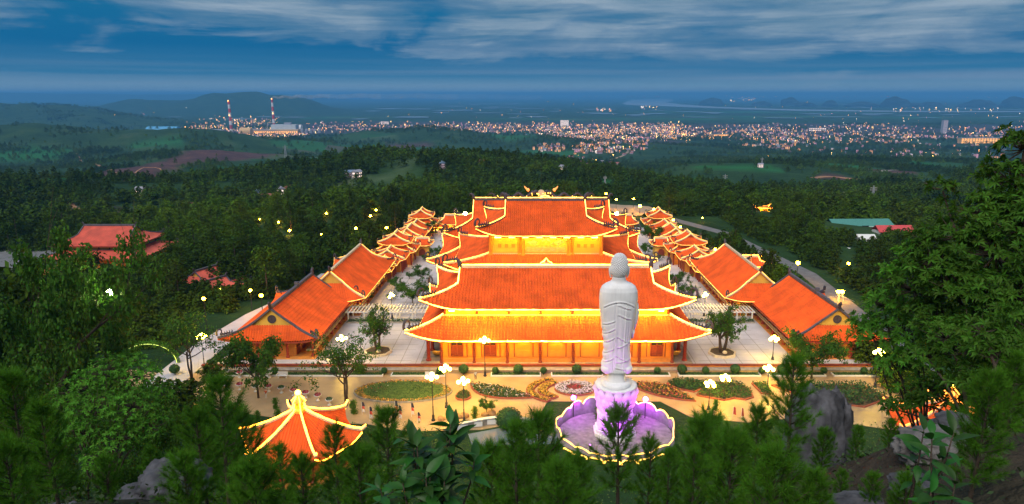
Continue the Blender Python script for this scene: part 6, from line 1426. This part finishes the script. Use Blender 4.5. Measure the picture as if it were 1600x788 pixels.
for x, y, h in pts:
    b_ = rng.random() < .34; side_ = 'left of' if x < -45 else 'right of' if x > 52 else 'behind'
    lm = min(MARKS, key=lambda q: (q[1]-x)**2+(q[2]-y)**2)[0]; sz = 'tall' if h > 11.3 else 'short' if h < 9.3 else 'middling'
    if b_: tree('broadleaf_tree', sz+' spreading broadleaf tree '+lm, x, y, hz(x, y), MIDB[rng.integers(3)], h/9.5, group='%s broadleaf trees %s' % (sz, lm))
    else: tree('pine_tree', sz+' dark pine '+lm, x, y, hz(x, y), MIDP[rng.integers(4)], h/11., group='%s pines %s' % (sz, lm))
# three nearer dark trees at the left edge
for i, (px, yt, Y) in enumerate([(6, 352, 80), (38, 425, 92), (85, 455, 100)]):
    x, zt = atY(px, yt, Y); g = hz(x, Y); mt_ = [big2, MIDP[1], MIDP[2]][i]; h = zt-g
    tree(['broadleaf_tree', 'pine_tree', 'pine_tree'][i], ['tall leafy tree cut by the left edge of the picture', 'tall dark pine second from the left edge', 'tall dark pine third from the left edge'][i], x, Y, g, mt_, (h/[14, 11, 11][i]*.6, h/[14, 11, 11][i]*.6, h/[mtop(big2), 11, 11][i]))

# ------------------------------------------------------------------ far woods: one mass each, instanced by geometry nodes
def scatter(name, P, sc, me, kind='stuff', tilt=0.):
    m_ = bpy.data.meshes.new(name); m_.vertices.add(len(P)); m_.vertices.foreach_set('co', np.asarray(P, np.float32).ravel())
    a = m_.attributes.new('sc', 'FLOAT', 'POINT'); a.data.foreach_set('value', np.asarray(sc, np.float32)); m_.update()
    proto = bpy.data.objects.new(name+'_source', me); o = obj(name, m_); tag(o, kind=kind)
    ng = bpy.data.node_groups.new(name, 'GeometryNodeTree'); ng.interface.new_socket('Geometry', in_out='INPUT', socket_type='NodeSocketGeometry'); ng.interface.new_socket('Geometry', in_out='OUTPUT', socket_type='NodeSocketGeometry')
    gi, go = ng.nodes.new('NodeGroupInput'), ng.nodes.new('NodeGroupOutput'); io = ng.nodes.new('GeometryNodeInstanceOnPoints'); oi = ng.nodes.new('GeometryNodeObjectInfo'); oi.inputs['Object'].default_value = proto
    rv = ng.nodes.new('FunctionNodeRandomValue'); rv.data_type = 'FLOAT_VECTOR'; rv.inputs[0].default_value = (0, 0, 0); rv.inputs[1].default_value = (0, 0, 6.283)
    na = ng.nodes.new('GeometryNodeInputNamedAttribute'); na.data_type = 'FLOAT'; na.inputs['Name'].default_value = 'sc'
    l = ng.links.new; l(gi.outputs[0], io.inputs['Points']); l(oi.outputs['Geometry'], io.inputs['Instance']); l(rv.outputs[0], io.inputs['Rotation']); l(na.outputs[0], io.inputs['Scale']); l(io.outputs[0], go.inputs[0])
    md = o.modifiers.new('scatter', 'NODES'); md.node_group = ng; return o
def far_tree(seed, h, r_, n, lf, mm):
    g = np.random.default_rng(seed); f = g.random(n); z = h*(.18+.82*f); q = r_*(1.02-f)**.6*np.sqrt(g.random(n)); a = g.uniform(0, 6.28, n)
    lump = 1+.35*np.sin(a*3+z)*np.sin(z*1.3+seed); C = np.c_[q*lump*np.cos(a), q*lump*np.sin(a), z]; d = unit(np.c_[np.cos(a)*.5, np.sin(a)*.5, np.ones(n)]+g.normal(0, .35, (n, 3))); return leaves('far_tree', C, d, lf, mm, g, .6)
FT = [far_tree(1, 6.5, 3.3, 170, 1.0, m_pine), far_tree(2, 5.5, 3.8, 170, 1.05, m_broad), far_tree(3, 7.5, 3.0, 160, 1.0, m_pine)]
def zmask(x, y):
    """how wooded the ground is at x, y (0..1), read from the same zones as the ground material"""
    r_ = np.hypot(x, y+60); a = np.arctan2(x, y+60); i = np.clip(np.searchsorted(rad, r_), 0, NR-1); j = np.clip(((a-ang[0])/(ang[1]-ang[0])).astype(int), 0, NA-1)
    return np.clip(1-earth[i, j]*.97-field[i, j]*.75-town[i, j]*.72, 0, 1)
def wood(n, y0, y1, fr, th, seed, hb=9):
    g = np.random.default_rng(seed); y = np.sqrt(g.uniform(y0*y0, y1*y1, n)); x = y*g.uniform(-1.02, .98, n); m_ = zmask(x, y)
    c = fbm(x/fr, y/fr, 4); keep = g.random(n) < m_*np.clip((c-th)*6, .03, 1); keep &= ~((x > -52) & (x < 58) & (y < 288))
    for i in np.where(keep & (y < 420))[0]: keep[i] = not (onroad(x[i], y[i]) or blocked(x[i], y[i], hb, 3.))
    x, y = x[keep], y[keep]; return np.c_[x, y, height(x, y)-.3]
for i in range(3):
    P = wood(7200, 300, 760, 60, -.20, 50+i); scatter('near_forest', P, rng.uniform(.5, 1.65, len(P)), FT[i])
    P = wood(20500, 700, 2000, 110, -.06, 60+i); scatter('valley_forest', P, rng.uniform(.6, 1.75, len(P)), FT[i])
    P = wood(26000, 1900, 5600, 200, -.05, 70+i); scatter('hill_forest', P, rng.uniform(1.1, 2.2, len(P)), FT[i])
    P = wood(9400, 100, 320, 40, -.40, 80+i, 4); P = P[(P[:, 0] < -58) | (P[:, 0] > 66) | (P[:, 1] > 200)]; scatter('wood_understorey', P, rng.uniform(.45, .9, len(P)), FT[i])
# ------------------------------------------------------------------ the town on the plain
def lit(name, c, e): return mat(name, c, emit=c, es=e, sample=False)
WIN = [lit('orange_lit_window', (1, .42, .10), 1.5), lit('white_lit_window', (1, .74, .62), 1.0), lit('pink_lit_window', (1, .42, .50), .9), lit('dark_lit_window', (.5, .35, .4), .25)]
HW = [mat('pinkish_house_wall', (.22, .16, .18), .8, .1), mat('white_house_wall', (.28, .26, .29), .8, .1), mat('lilac_house_wall', (.18, .15, .22), .8, .1)]
HR = [mat('red_tin_roof', (.34, .12, .10), .7, .2), mat('grey_tin_roof', (.30, .30, .36), .6, .2), mat('blue_tin_roof', (.16, .24, .36), .6, .2)]
def house(w, d, h, wm, rm, win, gable=True, rows=2):
    b = MB(); b.box(0, 0, h/2-2, w, d, h+4, 0)
    if gable: b.add([(-w/2-.5, -d/2-.5, h), (w/2+.5, -d/2-.5, h), (w/2+.5, d/2+.5, h), (-w/2-.5, d/2+.5, h), (-w/2-.5, 0, h+3), (w/2+.5, 0, h+3)], [(0, 1, 5, 4), (2, 3, 4, 5), (0, 4, 3), (1, 2, 5)], 1)
    else: b.box(0, 0, h+.4, w+1, d+1, .8, 1); b.box(w*.2, d*.2, h+2., w*.3, d*.3, 2.6, 0)
    for r_ in range(rows):
        z = h*(r_+.55)/rows
        for i in range(3):
            for s_ in (-1, 1): b.box(w*(i-1)*.3, s_*(d/2+.06), z, w*.18, .1, h/rows*.5, 2)
        for s_ in (-1, 1): b.box(s_*(w/2+.06), 0, z, .1, d*.4, h/rows*.5, 2)
    return b.mesh('house', [wm, rm, win])
HS = [house(11, 9, 7, HW[0], HR[0], WIN[0]), house(12, 9, 8, HW[1], HR[1], WIN[1]), house(9, 9, 11, HW[2], HR[1], WIN[2], False, 3), house(14, 10, 6, HW[0], HR[2], WIN[3]), house(9, 14, 13, HW[1], HR[0], WIN[0], False, 4), house(16, 11, 6, HW[2], HR[0], WIN[3])]
g = np.random.default_rng(77)
def cluster(n, px0, px1, py0, py1, pw=1.):
    """building plots: even over the strip of plain that the two rows of bearings bound"""
    out = []
    for _ in range(n):
        px, py = g.uniform(px0, px1)+g.normal(0, (px1-px0)*.06), max(158, py0+(py1-py0)*g.random()**pw+g.normal(0, 1.6)); z = -178.
        for _ in range(6): x, y = at(px, py, z); z = .4*z+.6*hz(x, y)
        if py0 > 185 and fbm(np.array([x/210.]), np.array([y/300.]), 3)[0] < -.05+.12*g.normal(): continue
        out.append((x, y, hz(x, y)))
    return out
H = []
for n, *a in [(420, 480, 700, 193, 205), (420, 690, 860, 195, 208), (760, 850, 1050, 195, 216), (480, 900, 1010, 212, 240), (420, 1040, 1230, 197, 217), (420, 1200, 1420, 195, 222), (220, 1180, 1420, 215, 238), (300, 1400, 1600, 200, 218), (120, 1300, 1590, 228, 258), (260, 270, 480, 198, 218), (60, 845, 960, 245, 272), (60, 1150, 1260, 225, 232), (120, 320, 420, 186, 197), (70, 840, 880, 228, 236)]: H += cluster(n, *a)
H.sort(key=lambda p: p[1])
cor = [(262, 262, 30, 1), ]
for i, (x, y, z) in enumerate(H[:290]):
    k = int(g.integers(6)); far_ = 'right of the lit road' if x > 700 else 'along the lit road' if x > -50 else 'near the chimneys'
    o = obj('house', HS[k], None, (x, y, z), g.uniform(0, 3.1), g.uniform(.6, 1.0)); tag(o, ['red roofed house with orange windows', 'grey roofed house with white windows', 'flat roofed lilac house with pink windows', 'blue roofed low house', 'tall narrow house with orange windows', 'long low red roofed house'][k] + ' at the town edge ' + far_, 'house', 'town houses %s, kind %s' % (far_, ['red', 'grey', 'flat', 'blue', 'tall', 'long'][k]))
rest = np.array(H[290:]); kk = g.integers(0, 6, len(rest))
for k in range(6): P = rest[kk == k]; scatter('town_houses', P, g.uniform(.5, 1.0, len(P)), HS[k])
ME_L = []
for nm, c, e in (('amber', (1, .42, .08), 9), ('white', (1, .82, .62), 6), ('pink', (1, .40, .42), 5), ('yellow', (1, .62, .16), 12)):
    b = MB(); b.add([(0, 0, 1), (1, 0, 0), (0, 1, 0), (-1, 0, 0), (0, -1, 0), (0, 0, -1)], [(0, 1, 2), (0, 2, 3), (0, 3, 4), (0, 4, 1), (5, 2, 1), (5, 3, 2), (5, 4, 3), (5, 1, 4)]); b.tube([(0, 0, -9), (0, 0, -1)], .12, 3, 0); ME_L.append(b.mesh(nm+'_town_lamp', lit(nm+'_town_light', c, e)))
L_ = []
for n, *a in [(420, 480, 860, 193, 208), (700, 850, 1060, 194, 218), (160, 900, 1000, 212, 240), (420, 1040, 1420, 196, 222), (130, 1400, 1600, 198, 216), (60, 1180, 1590, 218, 260), (480, 290, 480, 200, 216), (70, 310, 430, 185, 197), (26, 845, 965, 245, 272), (110, 600, 1600, 160, 195), (40, 1040, 1090, 200, 214), (140, 370, 480, 204, 214), (30, 0, 280, 170, 185)]: L_ += cluster(n, *a)
for a, b_, n in (((930, 258), (990, 228), 16), ((855, 268), (900, 259), 9), ((1025, 206), (1080, 214), 14), ((960, 205), (985, 230), 16), ((1440, 205), (1470, 209), 12), ((1010, 200), (1200, 203), 26), ((900, 212), (960, 206), 18)):
    for i in range(n): L_ += cluster(1, a[0]+(b_[0]-a[0])*i/n, a[0]+(b_[0]-a[0])*i/n+2, a[1]+(b_[1]-a[1])*i/n, a[1]+(b_[1]-a[1])*i/n+.6)
L_ = np.array(L_); L_[:, 2] += 9; kk = g.choice(4, len(L_), p=[.46, .20, .14, .20])
for k in range(4): P = L_[kk == k]; scatter('town_lights', P, g.uniform(.5, 1.7, len(P))**1.4*np.clip(P[:, 1]/5000, .55, 3), ME_L[k])
# lamps along the far shore
F = []
for n, px0, px1, py0, py1 in [(46, 600, 720, 149.4, 152), (120, 900, 1080, 149, 151.6), (200, 1130, 1560, 149.4, 152.5), (60, 1540, 1600, 149, 153), (14, 620, 640, 150, 153), (30, 1140, 1180, 153, 159), (12, 930, 960, 171, 175), (24, 1380, 1600, 170, 175), (10, 1000, 1030, 168, 170)]:
    for _ in range(n): px = g.uniform(px0, px1); F.append((*at(px, max(g.uniform(py0, py1), 151.3), -175.), -165+g.uniform(0, 18)))
F = np.array(F); kk = g.choice(4, len(F), p=[.3, .4, .05, .25])
for k in range(4): P = F[kk == k]; scatter('shore_lights', P, P[:, 1]/5000.*g.uniform(1.0, 2.9, len(P)), ME_L[k])

# landmark buildings
def block(name, label, px, py, w, d, h, wm, win, floors, bays, rz=0., cat='building', roof=None):
    z = -170.
    for _ in range(12): x, y = at(px, py, z); z = .4*z+.6*hz(x, y)
    t = thing(name, label, cat, (x, y, hz(x, y)), rz); put_box(t, 'wall', 0, 0, h/2-2, w, d, h+4, wm); put_box(t, 'roof', 0, 0, h+.6, w+1.5, d+1.5, 1.2, roof or HR[1])
    for f in range(floors):
        b = MB()
        for i in range(bays): b.box(-w/2+w*(i+.5)/bays, -d/2-.15, h*(f+.5)/floors, w/bays*.62, .3, h/floors*.5)
        tag(b.build('window_row', win, t), kind='stuff')
    return t
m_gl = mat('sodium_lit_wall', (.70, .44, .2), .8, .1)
block('hotel', 'tall white hotel block standing over the middle of the town', 882, 198, 60, 30, 46, mat('white_block_wall', (.72, .7, .68), .8, .1), WIN[1], 5, 6)
block('tower_block', 'slim grey tower block at the right of the town', 1474, 209, 26, 24, 78, mat('grey_block_wall', (.42, .42, .48), .8, .1), WIN[3], 9, 3)
block('school', 'long low building glowing orange at the right of the town', 1546, 224, 290, 30, 24, m_gl, WIN[0], 3, 22, .03); block('office_block', 'pale wide office block beside the hill at the left of the town', 602, 195, 62, 24, 24, HW[1], WIN[1], 4, 6)
block('market_hall', 'orange lit market hall in the middle of the town', 1125, 221-8, 90, 30, 12, m_gl, WIN[0], 1, 9, .2); block('white_hall', 'white hall at the left of the right hand suburbs', 1276, 205, 110, 26, 20, HW[1], WIN[1], 2, 10)
block('warehouse', 'long pale warehouse behind the hill left of the market', 860, 204, 70, 26, 10, HW[1], WIN[1], 1, 7)
# power station
def spot(px, py, z0=-175.):
    x, y = ground_hit(px, py) if z0 > -170 else at(px, py, -179.); return x, y, hz(x, y)
m_rw = [mat('red_band_paint', (.55, .05, .05), .6, .1), mat('white_band_paint', (.75, .73, .72), .6, .06)]
for px, py, yt, lab in ((362, 208, 157, 'red and white banded chimney on the left of the power station'), (429, 205, 154, 'red and white banded chimney with smoke on the right of the power station')):
    x, y, z = spot(px, py); h = atY(px, yt, y)[1]-z; t = thing('power_station_chimney', lab, 'chimney', (x, y, z), 0, 'chimneys of the power station')
    for i in range(8):
        a, c = i/8, (i+1)/8; b = MB(); b.lathe([(9.5-3.4*a, h*a), (9.5-3.4*c, h*c)], 14); b.build('band', m_rw[(i+1) % 2], t)
    for f in (.985, .55): 
        b = MB(); b.blob(0, -8, h*f, 3.2, 3.2, 3.2, 1, 0); b.build('warning_lamp', ME_L[0].materials[0], t)
    CH = (x, y, z+h)
x, y, z = spot(446, 208); t = thing('power_station', 'pale boiler hall of the power station beside the right chimney', 'power station', (x, y, z))
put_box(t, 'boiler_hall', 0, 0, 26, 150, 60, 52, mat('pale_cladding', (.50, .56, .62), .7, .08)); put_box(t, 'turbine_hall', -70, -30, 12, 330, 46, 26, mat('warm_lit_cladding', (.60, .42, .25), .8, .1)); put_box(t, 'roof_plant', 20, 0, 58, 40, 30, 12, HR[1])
b = MB()
for i in range(26): b.box(-228+i*12.6, -54, 10, 6, .8, 7)
tag(b.build('window_row', WIN[0], t), kind='stuff')
for i in range(5): b = MB(); b.lathe([(9, 0), (9, 22), (5, 27), (0, 28)], 12); b.build('silo', HR[1], t, loc=(110+i*26, -20, 0))
for i in range(9): put_box(t, 'conveyor', -40-i*22, -70, 20+i*1.6, 20, 5, 5, HR[1])
m_blue = mat('blue_shed_roof', (.10, .36, .62), .5, .1)
for px, py, w, d, h, mm, lab in ((257, 214, 165, 70, 22, m_blue, 'large blue roofed shed at the left of the power station'), (340, 213, 90, 40, 18, HR[1], 'grey coal shed left of the left chimney'), (385, 211, 60, 40, 26, m_gl, 'orange lit plant house between the chimneys'), (463, 206, 70, 36, 30, m_rw[1], 'white plant house right of the right chimney')):
    x, y, z = spot(px, py); t = thing('plant_shed', lab, 'shed', (x, y, z)); put_box(t, 'wall', 0, 0, h/2-4, w, d, h+8, HW[1]); b = MB()
    b.tube([(-w/2-2, 0, h-6), (w/2+2, 0, h-6)], d*.56, 16); b.build('roof', mm, t).scale = (1, 1, 1.0)
    o = MB(); [o.box(-w/2+w*(i+.5)/6, -d*.56-.5, 4, w/12, .6, 5) for i in range(6)]; tag(o.build('window_row', WIN[0], t), kind='stuff')
# steam from the right chimney
def vol(name, dens, col):
    m = bpy.data.materials.new(name); m.use_nodes = True; t = m.node_tree; t.nodes.remove(t.nodes['Principled BSDF']); v = t.nodes.new('ShaderNodeVolumePrincipled')
    v.inputs['Density'].default_value = dens; v.inputs['Color'].default_value = (*col, 1); t.links.new(v.outputs[0], t.nodes['Material Output'].inputs['Volume']); return m
t = thing('smoke_plume', 'long pale smoke plume drifting right from the banded chimney', 'smoke', CH)
y0 = CH[1]; k = y0/FOC; segs = [(0, 6, 7, .045), (18, 12, 12, .016), (45, 17, 17, .008), (90, 21, 20, .0042), (170, 22, 24, .002), (290, 18, 26, .001)]
for i, (dx, dz, r_, dn) in enumerate(segs):
    nx, nz_, nr = segs[i+1][:3] if i < 5 else (420, 10, 22); P = []; rr_ = []
    for j in range(9): u = j/8; P.append(((dx+(nx-dx)*u)*k*.98, 0, (dz*.16+(nz_-dz)*.16*u)*k+3*math.sin(j+i))); rr_.append((r_+(nr-r_)*u)*k*.17*(1+.12*math.sin(j*2.3+i)))
    o = MB().tube(P, rr_, 10).build('smoke', vol('steam_%d' % i, dn*2.0, (.9, .93, .97)), t, True)
# pylons
def pylon(px, py, yt, label):
    x, y, z = spot(px, py, -90.); h = atY(px, yt, y)[1]-z; b = MB(); w = h*.10
    for sx_ in (-1, 1):
        for sy_ in (-1, 1): b.tube([(sx_*w, sy_*w, 0), (sx_*w*.25, sy_*w*.25, h*.75), (0, 0, h)], .28, 4)
    for i in range(7):
        f = i/8; q = w*(1-f); z0_, z1_ = h*f, h*(f+.125); q1 = w*(1-f-.125)
        for s_ in (-1, 1): b.tube([(-q, s_*q, z0_), (q1, s_*q1, z1_)], .18, 3); b.tube([(q, s_*q, z0_), (-q1, s_*q1, z1_)], .18, 3)
    t = thing('power_pylon', label, 'pylon', (x, y, z), 0, 'lattice pylons in the valley'); b.build('lattice', mat('galvanised_steel', (.3, .31, .33), .5, .1), t)
    for i, f in enumerate((.78, .88)): put_box(t, 'cross_arm', 0, 0, h*f, h*.34, .5, .5, m_stone)
for px, py, yt, lab in ((447, 250, 226, 'lattice pylon on the left hill slope'), (1132, 295, 272, 'lattice pylon in the valley right of the lit road'), (1362, 322, 290, 'lattice pylon above the green shed'), (1190, 262, 246, 'distant lattice pylon beyond the right fields'), (945, 292, 275, 'lattice pylon rising behind the rear hall')): pylon(px, py, yt, lab)
# a few farm houses among the hills
for i, (px, py) in enumerate([(222, 306), (230, 305), (452, 302), (440, 305), (420, 314), (1046-500, 276), (558, 278), (692, 262), (755, 260), (1188, 262), (1300, 296), (1352, 258), (880, 270), (405, 308)]):
    x, y, z = spot(px, py, -80.); o = obj('farmhouse', HS[[1, 3, 0, 1, 5, 3][i % 6]], None, (x, y, z), i*.7, .62); tag(o, 'small farmhouse ' + ['beside the loop track on the left hill', 'right of its twin on the left hill track', 'in the clearing above the woods', 'left in the clearing above the woods', 'lowest in the clearing above the woods', 'alone on the mid slope', 'by the field edge in the middle', 'small and pale at the hill foot left of the road', 'small and pale at the hill foot nearest the road', 'beyond the right fields', 'on the pale track at the right', 'near the bare patch at the right', 'below the lit road', 'leftmost in the clearing'][i], 'farmhouse', 'farmhouses among the hills')

# ------------------------------------------------------------------ air
b = MB(); b.box(0, 29800, (-186+135)/2., 150000, 66000, 186+135)
hz_m = vol('evening_haze', 8.0e-5, (.15, .52, 1.))
tag(b.build('haze', hz_m), kind='stuff')
